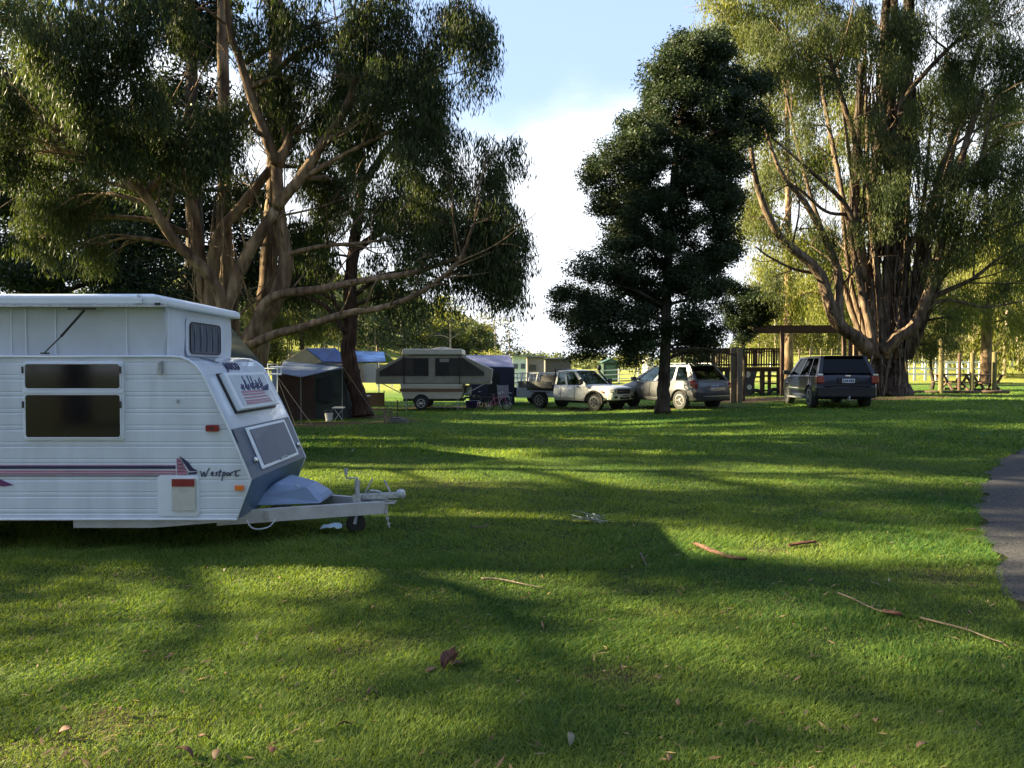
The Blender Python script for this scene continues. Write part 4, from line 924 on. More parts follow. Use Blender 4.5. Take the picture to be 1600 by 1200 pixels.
# water heater hatch
hp = cb(MB().prism(rr(sx(245), sz(806), sx(310), sz(743), .03), Y0 - .012, Y0 + .008), 'heater_plate', M['cv_roof'], bevel=.003)
cb(MB().box(((sx(269) + sx(306)) / 2, Y0 - .026, (sz(747) + sz(797)) / 2), (sx(306) - sx(269), .022, sz(747) - sz(797))), 'heater_door', M['cv_cream'], hp, bevel=.004)
cb(MB().box(((sx(270) + sx(305)) / 2, Y0 - .038, (sz(747.5) + sz(759)) / 2), (sx(305) - sx(270), .012, sz(747.5) - sz(759))), 'heater_vent', M['cv_red'], hp)
cb(MB().box((sx(287), Y0 - .038, sz(764.5)), (.07, .003, .006)).box((sx(287), Y0 - .038, sz(767)), (.05, .003, .004)).box((sx(287), Y0 - .038, sz(769)), (.02, .003, .006)), 'heater_badge', M['galv'], hp)
cb(MB().prism(rr(sx(322), sz(674), sx(342), sz(664), .012), Y0 - .028, Y0 + .005), 'marker_lamp', M['tail_red'], bevel=.004)
cb(MB().box((sx(332), Y0 - .02, sz(669)), (.03, .022, .02)), 'marker_lamp_core', M['black'])
cb(MB().prism(rr(sx(367), sz(766), sx(380), sz(758), .004), Y0 - .026, Y0 + .005), 'side_lamp', M['amber'], bevel=.003)
# front window with printed stone guard
def quadslab(mb_, z0, z1, ya, yb, off, th):
    q = [FS(z0, ya, off), FS(z0, yb, off), FS(z1, yb, off), FS(z1, ya, off)]; q2 = [FS(z0, ya, off + th), FS(z0, yb, off + th), FS(z1, yb, off + th), FS(z1, ya, off + th)]
    mb_.add(q + q2, [(0, 1, 2, 3), (4, 7, 6, 5), (0, 4, 5, 1), (1, 5, 6, 2), (2, 6, 7, 3), (3, 7, 4, 0)]); return mb_
ya, yb = 7.0, 8.13
sg = cb(quadslab(MB(), 1.235, 1.575, ya, yb, .02, .055), 'stone_guard', M['cv_roof'], bevel=.008)
cb(quadslab(MB(), 1.262, 1.548, ya + .07, yb - .07, .0765, .004), 'printed_panel', M['cv_silver'], sg)
cb(quadslab(MB(), 1.22, 1.59, ya - .02, yb + .02, .006, .016), 'guard_seal', M['black'], sg)
mb = MB(); rg = random.Random(4)
for k in range(13):
    yk = ya + .25 + .62 * k / 13 + rg.uniform(-.02, .02); h = rg.uniform(.05, .15); z0 = 1.40 + rg.uniform(-.01, .01)
    mb.bar(FS(z0, yk, .084), FS(z0 + h, yk + .02, .084), .008, .006)
    mb.bar(FS(z0 + .02, yk - .03, .084), FS(z0 + .05, yk + .03, .084), .012, .006)
for k in range(3): mb.bar(FS(1.385, ya + .8 + k * .06, .084), FS(1.42 + .01 * k, ya + .86 + k * .07, .084), .03, .006)
cb(mb, 'printed_masts', M['cv_stripe_navy'], sg)
mb = MB()
for k, zc in enumerate((1.385, 1.36, 1.33, 1.30, 1.278)): quadslab(mb, zc - .008, zc + .006, ya + .18, yb - .34 + .03 * k, .081, .004)
cb(mb, 'printed_stripes', M['cv_stripe_pink'], sg)
# emblem and maker's lettering above the window
def text_mesh(body_, size, ext=.004):
    c = bpy.data.curves.new('lettering', 'FONT'); c.body = body_; c.size = size; c.extrude = ext; c.align_x = 'CENTER'; c.space_character = 1.1; c.offset = size * .02
    o_ = bpy.data.objects.new('lettering', c); sc.collection.objects.link(o_); dg = bpy.context.evaluated_depsgraph_get(); dg.update()
    me = bpy.data.meshes.new_from_object(o_.evaluated_get(dg)); sc.collection.objects.unlink(o_); bpy.data.objects.remove(o_); return me
me = text_mesh('JAYCO', .115); me.materials.append(M['cv_stripe_navy'])
o = bpy.data.objects.new('emblem_lettering', me); sc.collection.objects.link(o); o.parent = CV
up = (FS(1.66, 7.5) - FS(1.62, 7.5)).normalized(); xa = Vector((0, 1, 0)); nn = xa.cross(up).normalized()
mtx = Matrix((xa, up, nn)).transposed().to_4x4(); mtx.translation = FS(1.628, 7.50, .014) - CV.location
o.matrix_local = mtx
mb = MB()
for s_ in ([(6.98, 1.744), (7.06, 1.735), (7.16, 1.722), (7.26, 1.716), (7.34, 1.73)], [(7.0, 1.73), (7.1, 1.715), (7.2, 1.70), (7.28, 1.695)], [(7.14, 1.72), (7.2, 1.705), (7.24, 1.69)]):
    mb.tube(cr([FS(b_, a, .012) for a, b_ in s_], 4), .0045, 5)
cb(mb, 'bird_emblem', M['cv_grey'])
# boot hatch
bh = cb(quadslab(MB(), .70, 1.085, 7.02, 8.22, .010, .012), 'boot_hatch', M['cv_roof'], bevel=.006)
cb(quadslab(MB(), .728, 1.06, 7.09, 8.15, .0235, .006), 'hatch_panel', M['cv_grey'], bh, bevel=.003)
for yy in (6.93, 8.31):
    cb(MB().lathe([(.03, 0), (.03, .02), (.018, .035), (.0, .036)], FS(.80, yy, .01), 'x', 12), 'hatch_lock', M['chrome'], bh, smooth=True)
cb(MB().tube([FS(.725, 7.55, .035), FS(.735, 7.6, .05), FS(.735, 7.72, .05), FS(.725, 7.76, .035)], .008, 6), 'handle', M['galv'], bh)
cb(quadslab(MB(), .98, 1.09, 6.73, 6.80, .01, .006), 'vent_cover', M['cv_grey'], None)
# running gear
ch = MB().box((-5.0, 7.0, .265), (4.9, .06, .07)).box((-5.0, 8.14, .265), (4.9, .06, .07))
for xx in (-7.0, -6.2, -5.4, -4.6, -3.8, -3.0): ch.box((xx, 7.57, .27), (.05, 1.1, .05))
cb(ch, 'chassis', M['black'])
cb(MB().prism([(sx(108), .300), (sx(108), sz(826)), (sx(232), sz(826)), (sx(370), sz(815)), (sx(376), .300)], 6.735, 6.80), 'side_skirt', M['drawbar'])
def wheel(parent, c, r, wd, side=-1, rim_m='alloy', spokes=6, name='wheel', rim_r=.62):
    """wheel with its axle along local y; side is where the face looks"""
    c = Vector(c); h = wd / 2
    t_ = MB().lathe([(r * rim_r, -h), (r * .93, -h), (r, -h * .7), (r, h * .7), (r * .93, h), (r * rim_r, h)], c, 'y', 28)
    o_ = t_.build(name, M['rubber'], parent, smooth=True)
    m_ = o_.modifiers.new('edge', 'EDGE_SPLIT'); m_.split_angle = R(40)
    rm = MB(); f = c.y + side * h * .86
    rm.lathe([(r * rim_r, -h * .2), (r * rim_r, h * 1.0), (r * (rim_r - .06), h * 1.02), (r * (rim_r - .1), h * .75)] if side > 0 else [(r * rim_r, h * .2), (r * rim_r, -h * 1.0), (r * (rim_r - .06), -h * 1.02), (r * (rim_r - .1), -h * .75)], c, 'y', 28)
    for k in range(spokes):
        a = 2 * math.pi * k / spokes; d_ = Vector((math.cos(a), 0, math.sin(a)))
        rm.bar(Vector((c.x, f, c.z)) + d_ * r * .08, Vector((c.x, f, c.z)) + d_ * r * (rim_r - .04), r * .19, .02)
    rm.lathe([(r * .15, -.012), (r * .15, .012), (r * .08, .02)], (c.x, f, c.z), 'y', 14)
    rm.build('rim', M[rim_m], o_)
    MB().lathe([(r * (rim_r - .03), -.01), (r * (rim_r - .03), .01)], (c.x, c.y + side * h * .55, c.z), 'y', 24).build('brake_disc', M['black'], o_)
    return o_
for yy, sd in ((6.86, -1), (8.28, 1)):
    o = wheel(CV, Vector((-5.15, yy, .325)) - CV.location, .325, .19, sd, 'galv')
cb(MB().prism([(-5.62, .29)] + [(-5.15 + .44 * math.cos(R(a)), .30 + .42 * math.sin(R(a))) for a in range(180, -1, -15)], Y0 - .008, Y0 + .02), 'wheel_arch', M['interior'])
# drawbar, jockey wheel, coupling
db = MB()
for yy in (6.93, 8.23): db.bar((-2.72, yy, .262), (-1.27, 7.58 + (.05 if yy > 7.5 else -.05), .258), .05, .125)
db.box((-1.30, 7.58, .30), (.26, .16, .012)); db.box((-2.3, 7.58, .27), (.05, 1.05, .08))
cb(db, 'drawbar', M['drawbar'], bevel=.004)
cp = MB().bar((-1.56, 7.58, .355), (-1.14, 7.58, .372), .09, .05); cp.lathe([(.045, -.03), (.052, 0), (.045, .04), (.02, .055)], (-1.12, 7.58, .375), 'z', 14)
cp.bar((-1.22, 7.58, .39), (-1.275, 7.58, .50), .022, .016); cp.bar((-1.275, 7.58, .50), (-1.285, 7.58, .52), .03, .02)
cp.tube([(-1.46, 7.58, .38), (-1.42, 7.56, .42), (-1.34, 7.57, .41), (-1.30, 7.58, .38)], .012, 6); cb(cp, 'coupling', M['galv'], bevel=.003)
jw = MB().tube([(-1.545, 7.52, .18), (-1.545, 7.52, .53)], .026, 12).tube([(-1.545, 7.52, .53), (-1.545, 7.52, .555)], .012, 8)
jw.tube([(-1.545, 7.52, .55), (-1.655, 7.52, .55), (-1.655, 7.52, .60)], .008, 6).tube([(-1.655, 7.52, .59), (-1.66, 7.52, .65)], .018, 8)
jw.box((-1.545, 7.52, .35), (.08, .08, .07)); jw.bar((-1.545, 7.52, .22), (-1.56, 7.47, .10), .03, .02); jw.bar((-1.545, 7.52, .22), (-1.56, 7.57, .10), .03, .02)
jo = cb(jw, 'jockey_wheel', M['galv'], smooth=False)
cb(MB().lathe([(.05, -.03), (.095, -.03), (.1, 0), (.095, .03), (.05, .03)], (-1.56, 7.52, .10), 'y', 18), 'tyre', M['rubber'], jo, smooth=True)
cb(MB().bar((-1.50, 7.62, .36), (-1.41, 7.62, .535), .024, .014).box((-1.50, 7.62, .35), (.12, .04, .05)), 'handbrake_lever', M['galv'])
cn_ = MB()
for k in range(7): cn_.lathe([(.012, -.004), (.018, 0), (.012, .004)], (-1.26 + .006 * k, 7.50, .235 - .028 * k), 'y' if k % 2 else 'x', 8)
cb(cn_, 'safety_chain', M['galv'])
cb(MB().tube(cr([(-2.42, 6.86, .26), (-2.37, 6.84, .20), (-2.30, 6.84, .185), (-2.22, 6.88, .20), (-2.18, 6.95, .26)], 5), .007, 6), 'cable_loop', M['galv'])
# blue vinyl cover over the gas bottles
gcv = [(-2.47, 7.15, .335), (-2.47, 8.0, .335), (-1.84, 7.86, .335), (-1.84, 7.30, .335), (-2.43, 7.25, .43), (-2.43, 7.9, .44), (-2.30, 7.35, .54), (-2.30, 7.85, .55), (-2.02, 7.36, .475), (-2.02, 7.82, .48), (-1.88, 7.42, .405), (-1.88, 7.76, .405)]
mb = MB(); mb.add(gcv, [(0, 1, 2, 3), (0, 4, 5, 1), (4, 6, 7, 5), (6, 8, 9, 7), (8, 10, 11, 9), (10, 3, 2, 11), (0, 3, 10, 8, 6, 4), (1, 5, 7, 9, 11, 2)])
o = cb(mb, 'gas_bottle_cover', M['cv_blue'], bevel=.03)
cb(MB().tube([(-2.14, 7.38, .50), (-2.11, 7.36, .51), (-2.08, 7.37, .49)], .006, 5), 'cover_toggle', M['steel_white'])
mb = MB().bar((-2.60, 8.2, .29), (-2.9, 8.2, .22), .035)
cb(mb, 'corner_steady', M['galv'])
# grab handle on the far front corner
cb(MB().tube([(-2.72, 8.50, 1.66), (-2.60, 8.50, 1.66), (-2.60, 8.50, 1.58), (-2.72, 8.50, 1.58)], .012, 6), 'grab_handle', M['steel_white'])

# ---------------------------------------------------------------- vehicles (local frame: nose +x, left +y)
def side_arch(x, zb, wheels, rw):
    z = zb
    for xw in wheels:
        d_ = abs(x - xw)
        if d_ < rw: z = max(z, math.sqrt(rw * rw - d_ * d_) + .33)
    return z
def car_body(parent, prof, wheels, rw, W, paint, zsill=.30, zclad=None):
    """prof: (x, z_top, half-width factor, sill z) along the car; returns body mesh"""
    xs = np.arange(prof[0][0], prof[-1][0] + .001, .045); px_ = [q[0] for q in prof]; vv, ff = [], []; nrow = None
    for x in xs:
        zt = np.interp(x, px_, [q[1] for q in prof]); hw = W / 2 * np.interp(x, px_, [q[2] for q in prof]); zs = np.interp(x, px_, [q[3] for q in prof])
        zb = side_arch(x, zs, wheels, rw); zb = min(zb, zt - .12)
        half = [(0, zb), (hw * .90, zb), (hw * .975, max(zb + .01, zs + .08)), (hw, max(zb + .02, .58)), (hw * .985, max(zb + .03, .78)), (hw * .955, max(zb + .05, zt - .07)), (hw * .89, zt - .012), (hw * .6, zt + .004), (0, zt + .014)]
        half = [(a, min(b_, zt + .014)) for a, b_ in half]
        ring = half + [(-a, b_) for a, b_ in half[-2:0:-1]]; nrow = len(ring)
        vv += [(x, a, b_) for a, b_ in ring]
    n = len(xs)
    for i in range(n - 1):
        for k in range(nrow):
            k2 = (k + 1) % nrow; ff.append((i * nrow + k, i * nrow + k2, (i + 1) * nrow + k2, (i + 1) * nrow + k))
    ff.append(tuple(range(nrow))); ff.append(tuple((n - 1) * nrow + k for k in range(nrow)))
    o_ = MB().add(vv, ff).build('body', paint, parent, smooth=True); m_ = o_.modifiers.new('edge', 'EDGE_SPLIT'); m_.split_angle = R(38)
    inn = MB(); inn.box(((prof[0][0] + prof[-1][0]) / 2, 0, .55), (prof[-1][0] - prof[0][0] - .5, W * .78, .5)); inn.build('underbody', M['interior'], parent)
    return o_
def cabin(parent, xb, xf, xr, xfr, zb, zr, wb, wr, wins, paint, glass, pillar_m=None, rear_glass=True, crown=.035, zbf=None):
    """xb/xf rear and front of the base, xr/xfr of the roof; wins: (u0, u1) side panes; gaps between are pillars"""
    zbf = zb if zbf is None else zbf
    def S(u, v_, s_):
        B_ = Vector((xb + (xf - xb) * u, s_ * wb, zb + (zbf - zb) * u)); R_ = Vector((xr + (xfr - xr) * u, s_ * wr, zr)); return B_.lerp(R_, v_)
    for s_ in (-1, 1):
        edges = [0] + [e for w_ in wins for e in w_] + [1]
        for i in range(0, len(edges), 2):
            a, b_ = edges[i], edges[i + 1]
            q = [S(a, -.03, s_), S(b_, -.03, s_), S(b_, 1, s_), S(a, 1, s_)]
            MB().slab(q, -.035 if s_ < 0 else .035).build('pillar', pillar_m or paint, parent)
        for a, b_ in wins:
            q = [S(a, .0, s_), S(b_, .0, s_), S(b_, .93, s_), S(a, .93, s_)]; q = [p_ - Vector((0, s_ * .018, 0)) for p_ in q]
            MB().slab(q, .006).build('side_window', glass, parent)
            q = [S(a, .91, s_), S(b_, .91, s_), S(b_, 1, s_), S(a, 1, s_)]; MB().slab(q, -.03 if s_ < 0 else .03).build('window_frame', pillar_m or paint, parent)
    def W_(s_, v_, base, rf, z0): return Vector((base, s_ * wb, z0)).lerp(Vector((rf, s_ * wr, zr)), v_)
    q = [W_(-.93, .02, xf, xfr, zbf), W_(.93, .02, xf, xfr, zbf), W_(.93, .95, xf, xfr, zbf), W_(-.93, .95, xf, xfr, zbf)]
    MB().slab(q, .008).build('windscreen', glass, parent)
    if rear_glass:
        q = [W_(.86, .08, xb, xr, zb), W_(-.86, .08, xb, xr, zb), W_(-.86, .93, xb, xr, zb), W_(.86, .93, xb, xr, zb)]
        MB().slab(q, .008).build('rear_window', glass, parent)
        mb_ = MB()
        for s_ in (-1, 1): mb_.slab([W_(s_ * .85, -.02, xb, xr, zb), W_(s_ * 1.0, -.02, xb, xr, zb), W_(s_ * 1.0, 1, xb, xr, zb), W_(s_ * .85, 1, xb, xr, zb)], .02 * s_)
        mb_.build('rear_pillar', paint, parent)
    else:
        MB().slab([W_(1, 0, xb, xr, zb), W_(-1, 0, xb, xr, zb), W_(-1, 1, xb, xr, zb), W_(1, 1, xb, xr, zb)], .02).build('cab_back', paint, parent)
    vv, ff = [], []; nx_, ny_ = 8, 8
    for i in range(nx_ + 1):
        for j in range(ny_ + 1):
            u = i / nx_ * 2 - 1; v_ = j / ny_ * 2 - 1; x = (xr + xfr) / 2 + (xfr - xr) / 2 * u * 1.02; vv.append((x, v_ * wr * 1.01, zr + crown * (1 - u * u) * (1 - v_ * v_ * .6) - .012 * abs(v_) ** 6))
    for i in range(nx_):
        for j in range(ny_): a = i * (ny_ + 1) + j; ff.append((a, a + ny_ + 1, a + ny_ + 2, a + 1))
    o_ = MB().add(vv, ff).build('roof', paint, parent, smooth=True); s = o_.modifiers.new('sol', 'SOLIDIFY'); s.thickness = .04; s.offset = -1
def seats(parent, xs, z, w_=.5):
    for x in xs:
        for y in (-.37, .37):
            MB().box((x, y, z), (.5, w_, .16)).box((x - .25, y, z + .32), (.14, w_, .55), rot=(0, R(-12), 0)).box((x - .33, y, z + .68), (.09, .25, .16)).build('seat', M['seat'], parent, bevel=.04)
def plate(parent, c, along, face, w_=.37, h=.12):
    c = Vector(c); a = Vector(along); f = Vector(face); z = Vector((0, 0, 1))
    p_ = [c - a * w_ / 2 - z * h / 2, c + a * w_ / 2 - z * h / 2, c + a * w_ / 2 + z * h / 2, c - a * w_ / 2 + z * h / 2]
    o_ = MB().slab(p_, .012).build('number_plate', M['plate_white'], parent)
    mb_ = MB()
    for k, t_ in enumerate((-.38, -.22, -.1, .08, .22, .36)):
        mb_.box(c + a * w_ * t_ + f * .014, (abs(a.x) * .03 + .004, abs(a.y) * .03 + .004, h * .5))
    mb_.build('plate_characters', M['plate_ink'], o_)

# -- white ute
pu = GP(930, 642); th = R(-43)
UT = thing('utility_truck', 'white extra cab ute with flat tray and snorkel, facing right beside the silver wagon', 'ute', (0, 0, 0), th, scale=.94)
wl = Vector((1.55, -.78, 0)) * .94; wl.rotate(Euler((0, 0, th))); lc = Vector((pu.x, pu.y, 0)) - wl; UT.location = (lc.x, lc.y, G(lc.x, lc.y) - .02)
Wd = 1.80
car_body(UT, [(-.62, 1.04, .96, .42), (-.5, 1.05, 1, .40), (.95, 1.07, 1, .40), (1.1, 1.08, 1, .42), (1.9, 1.03, .98, .44), (2.2, 1.0, .94, .46), (2.37, .96, .87, .5), (2.42, .90, .84, .52)], [1.55], .43, Wd, M['white_paint'])
cabin(UT, -.58, 1.12, -.52, .42, 1.06, 1.66, .82, .66, [(.06, .36), (.42, .86)], M['white_paint'], M['car_glass'])
seats(UT, (.25,), .8)
for xw, yw, sd in ((1.55, -.74, -1), (1.55, .74, 1), (-1.45, -.74, -1), (-1.45, .74, 1)): wheel(UT, (xw, yw, .37), .37, .25, sd, 'alloy', 6)
for s_ in (-1, 1):
    fl = MB(); pts = [(1.55 + .45 * math.cos(R(a)), s_ * .90, .36 + .45 * math.sin(R(a))) for a in range(-10, 191, 12)]; fl.tube(pts, .05, 6); fl.build('wheel_flare', M['rubber'], UT, smooth=True)
    MB().box((.72, s_ * .905, 1.0), (.12, .03, .035)).build('door_handle', M['black'], UT)
    MB().box((.55, s_ * .896, .78), (.012, .012, .62)).box((-.2, s_ * .896, .78), (.010, .012, .6)).build('door_gap', M['black'], UT)
    mi = MB().box((1.0, s_ * 1.02, 1.20), (.10, .2, .22)).bar((.98, s_ * .86, 1.12), (.98, s_ * .95, 1.15), .04); mi.build('mirror', M['black'], UT, bevel=.02)
    MB().box((2.33, s_ * .62, .85), (.20, .34, .17), rot=(0, R(-10), s_ * R(-20))).build('headlight', M['headlight'], UT, bevel=.03)
    MB().box((2.44, s_ * .56, .58), (.05, .18, .10)).build('fog_lamp', M['black'], UT, bevel=.02)
    MB().box((1.98, s_ * .893, .80), (.10, .02, .05)).build('side_repeater', M['amber'], UT)
MB().box((2.425, 0, .81), (.04, .88, .19)).build('grille', M['black'], UT, bevel=.02)
MB().box((2.45, 0, .81), (.02, .82, .025)).build('grille_bar', M['chrome'], UT)
MB().box((2.475, 0, .54), (.03, .66, .10)).build('air_intake', M['black'], UT, bevel=.01)
MB().prism([(2.2, -.86), (2.38, -.78), (2.47, -.4), (2.48, 0), (2.47, .4), (2.38, .78), (2.2, .86)], .46, .70, 'xy').build('bumper', M['white_paint'], UT, bevel=.03)
plate(UT, (2.50, 0, .63), (0, 1, 0), (1, 0, 0))
MB().tube(cr([(1.25, .92, 1.02), (1.05, .93, 1.12), (.62, .80, 1.58), (.58, .80, 1.72)], 5), .045, 8).lathe([(.05, 0), (.09, .02), (.1, .1), (.08, .2), (.04, .22)], (.58, .80, 1.68), 'z', 12).build('snorkel', M['black'], UT, smooth=True)
MB().tube([(-.62, -.72, .6), (-.62, -.72, 1.72), (-.62, .72, 1.72), (-.62, .72, .6)], .03, 8).tube([(-.62, 0, 1.05), (-.62, 0, 1.7)], .02, 6).build('headboard', M['black'], UT)
M['tray'] = mat('tray_grey', (.075, .075, .075), .6, .2, var=.3, bump=.2)
MB().box((-1.65, 0, .93), (1.95, 1.82, .07)).box((-1.65, 0, .83), (1.9, .7, .14)).build('tray', M['tray'], UT)
for s_ in (-1, 1):
    MB().box((-1.65, s_ * .90, 1.06), (1.93, .035, .24)).build('drop_side', M['tray'], UT)
    MB().box((-1.45, s_ * .79, .72), (.95, .3, .03)).build('mudguard', M['black'], UT, bevel=.01)
MB().box((-2.62, 0, 1.06), (.035, 1.8, .24)).build('tailgate', M['tray'], UT)
MB().box((-1.1, -.42, 1.22), (.86, .62, .50), top=(.96, .9)).build('tool_box', mat('dark_toolbox', (.035, .035, .038), .6, .1), UT, bevel=.03)
UT_GRID = MB()
# white cage frame sitting on the back of the tray
cg = MB()
for x in (-2.55, -2.1, -1.65):
    for s_ in (-.8, .8): cg.bar((x, s_, 1.18), (x + .08, s_ * .96, 1.55), .05)
cg.bar((-2.5, -.8, 1.55), (-1.5, -.8, 1.55), .05); cg.bar((-2.5, .8, 1.55), (-1.5, .8, 1.55), .05); cg.bar((-2.47, -.8, 1.55), (-2.47, .8, 1.55), .05)
cg.build('ladder_rack', M['steel_white'], UT)

# -- silver wagon, seen from its rear left
th = R(122)
SV = thing('station_wagon', 'silver wagon with red tail lamp, parked behind the straight grey trunk', 'car', (0, 0, 0), th, scale=.99)
pr_ = GP(1066, 640); wl = Vector((-1.35, .76, 0)) * .99; wl.rotate(Euler((0, 0, th))); SV.location = (pr_.x - wl.x, pr_.y - wl.y, 0); SV.location.z = G(SV.location.x, SV.location.y) - .02
car_body(SV, [(-2.22, .86, .80, .42), (-2.15, 1.04, .9, .38), (-2.02, 1.12, .96, .34), (-1.2, 1.12, 1, .32), (.9, 1.06, 1, .32), (1.35, 1.02, .99, .34), (1.9, .90, .93, .38), (2.2, .76, .82, .42), (2.26, .66, .78, .44)], [-1.35, 1.35], .41, 1.86, M['silver_paint'])
cabin(SV, -2.08, 1.28, -1.62, .28, 1.10, 1.64, .86, .66, [(.10, .30), (.34, .60), (.64, .93)], M['silver_paint'], M['car_glass'], zbf=1.06)
seats(SV, (.2, -.75), .75)
for xw in (-1.35, 1.35):
    for s_ in (-1, 1):
        wheel(SV, (xw, s_ * .80, .355), .355, .23, s_, 'alloy', 5)
        pts = [(xw + .43 * math.cos(R(a)), s_ * .925, .345 + .42 * math.sin(R(a))) for a in range(-5, 186, 12)]; MB().tube(pts, .032, 6).build('wheel_flare', M['black'], SV, smooth=True)
for s_ in (-1, 1):
    MB().bar((-1.5, s_ * .58, 1.72), (.2, s_ * .58, 1.72), .03, .03).bar((-1.5, s_ * .58, 1.64), (-1.5, s_ * .58, 1.72), .04).bar((.2, s_ * .58, 1.64), (.2, s_ * .58, 1.72), .04).build('roof_rail', M['alloy'], SV)
    tl = MB().prism([(-2.16, .98), (-2.16, .80), (-1.96, .86), (-1.86, 1.08), (-2.02, 1.10)], s_ * .80, s_ * .935, 'xz'); tl.build('tail_lamp', M['tail_red'], SV, bevel=.015)
    MB().box((-.25, s_ * .935, .98), (.16, .03, .03)).box((.75, s_ * .935, .96), (.16, .03, .03)).build('door_handle', M['silver_paint'], SV)
    MB().box((.25, s_ * .932, .74), (.012, .008, .6)).box((-.72, s_ * .932, .74), (.012, .008, .6)).build('door_gap', M['black'], SV)
    MB().box((0, s_ * .90, .37), (1.9, .08, .12)).build('sill_cladding', M['black'], SV, bevel=.02)
    MB().box((1.08, s_ * 1.0, 1.13), (.12, .2, .14)).bar((1.06, s_ * .86, 1.08), (1.06, s_ * .94, 1.1), .04).build('mirror', M['silver_paint'], SV, bevel=.03)
    MB().box((2.06, s_ * .66, .78), (.24, .26, .14), rot=(0, 0, s_ * R(-25))).build('headlight', M['headlight'], SV, bevel=.03)
MB().prism([(-2.0, -.93), (-2.2, -.86), (-2.3, -.5), (-2.32, 0), (-2.3, .5), (-2.2, .86), (-2.0, .93)], .34, .68, 'xy').build('rear_bumper', M['black'], SV, bevel=.05)
MB().box((-2.30, 0, .52), (.05, 1.3, .03)).build('bumper_trim', M['alloy'], SV)
MB().box((-1.70, 0, 1.63), (.3, 1.2, .03), rot=(0, R(8), 0)).build('rear_spoiler', M['silver_paint'], SV, bevel=.01)
plate(SV, (-2.225, 0, .86), (0, -1, 0), (-1, 0, 0))
MB().box((2.28, 0, .6), (.05, 1.1, .16)).build('grille', M['black'], SV)

# -- navy wagon, mostly its tail
th = R(84)
NV = thing('station_wagon', 'dark navy wagon seen from behind, parked beneath the massive shaggy gum', 'car', (0, 0, 0), th, scale=1.03)
p1 = P(1272, 636, 25.6); wl = Vector((-1.42, .76, 0)) * 1.03; wl.rotate(Euler((0, 0, th))); NV.location = (p1.x - wl.x, p1.y - wl.y, 0); NV.location.z = G(NV.location.x, NV.location.y) - .02
car_body(NV, [(-2.35, .80, .88, .46), (-2.30, 1.0, .94, .40), (-2.22, 1.09, .97, .36), (-1.2, 1.10, 1, .32), (.9, 1.08, 1, .32), (1.5, 1.05, .99, .34), (2.1, .95, .93, .38), (2.36, .80, .84, .42), (2.42, .70, .8, .44)], [-1.42, 1.42], .42, 1.90, M['navy_paint'])
cabin(NV, -2.26, 1.30, -1.92, .45, 1.09, 1.68, .88, .70, [(.07, .27), (.30, .58), (.61, .93)], M['navy_paint'], M['dark_glass'], zbf=1.07)
seats(NV, (.2, -.75), .75)
for xw in (-1.42, 1.42):
    for s_ in (-1, 1): wheel(NV, (xw, s_ * .82, .36), .36, .23, s_, 'alloy', 10, rim_r=.68)
for s_ in (-1, 1):
    MB().prism([(-2.37, 1.06), (-2.37, .82), (-2.2, .80), (-2.1, .92), (-2.14, 1.07)], s_ * .72, s_ * .945, 'xz').build('tail_lamp', M['tail_red'], NV, bevel=.03)
    MB().box((-2.33, s_ * .84, 1.09), (.08, .16, .06)).build('reversing_lens', M['headlight'], NV, bevel=.01)
    MB().box((0, s_ * .955, .62), (2.1, .02, .035)).build('side_trim', M['alloy'], NV)
    MB().box((0, s_ * .96, .30), (1.9, .16, .05)).build('side_step', M['alloy'], NV, bevel=.01)
    MB().box((-.25, s_ * .955, .98), (.16, .03, .03)).box((.75, s_ * .955, .96), (.16, .03, .03)).build('door_handle', M['navy_paint'], NV)
    MB().box((1.12, s_ * 1.02, 1.15), (.12, .22, .16)).bar((1.1, s_ * .86, 1.1), (1.1, s_ * .95, 1.12), .04).build('mirror', M['black'], NV, bevel=.03)
MB().prism([(-2.1, -.95), (-2.34, -.88), (-2.44, -.5), (-2.46, 0), (-2.44, .5), (-2.34, .88), (-2.1, .95)], .36, .74, 'xy').build('rear_bumper', M['navy_paint'], NV, bevel=.05)
MB().box((-2.44, 0, .755), (.06, 1.5, .02)).build('bumper_trim', M['black'], NV)
MB().box((-2.37, 0, .90), (.05, .62, .18)).build('plate_recess', M['black'], NV, bevel=.01)
plate(NV, (-2.41, 0, .90), (0, -1, 0), (-1, 0, 0), .38, .13)
MB().box((-2.37, 0, 1.06), (.02, .16, .03)).build('badge', M['chrome'], NV)
MB().box((-1.93, 0, 1.675), (.22, 1.22, .025), rot=(0, R(8), 0)).build('rear_spoiler', M['navy_paint'], NV, bevel=.012)
MB().bar((-2.5, 0, .33), (-2.3, 0, .33), .05).lathe([(.02, -.04), (.025, 0), (.015, .04)], (-2.52, 0, .38), 'z', 10).build('tow_ball', M['galv'], NV)
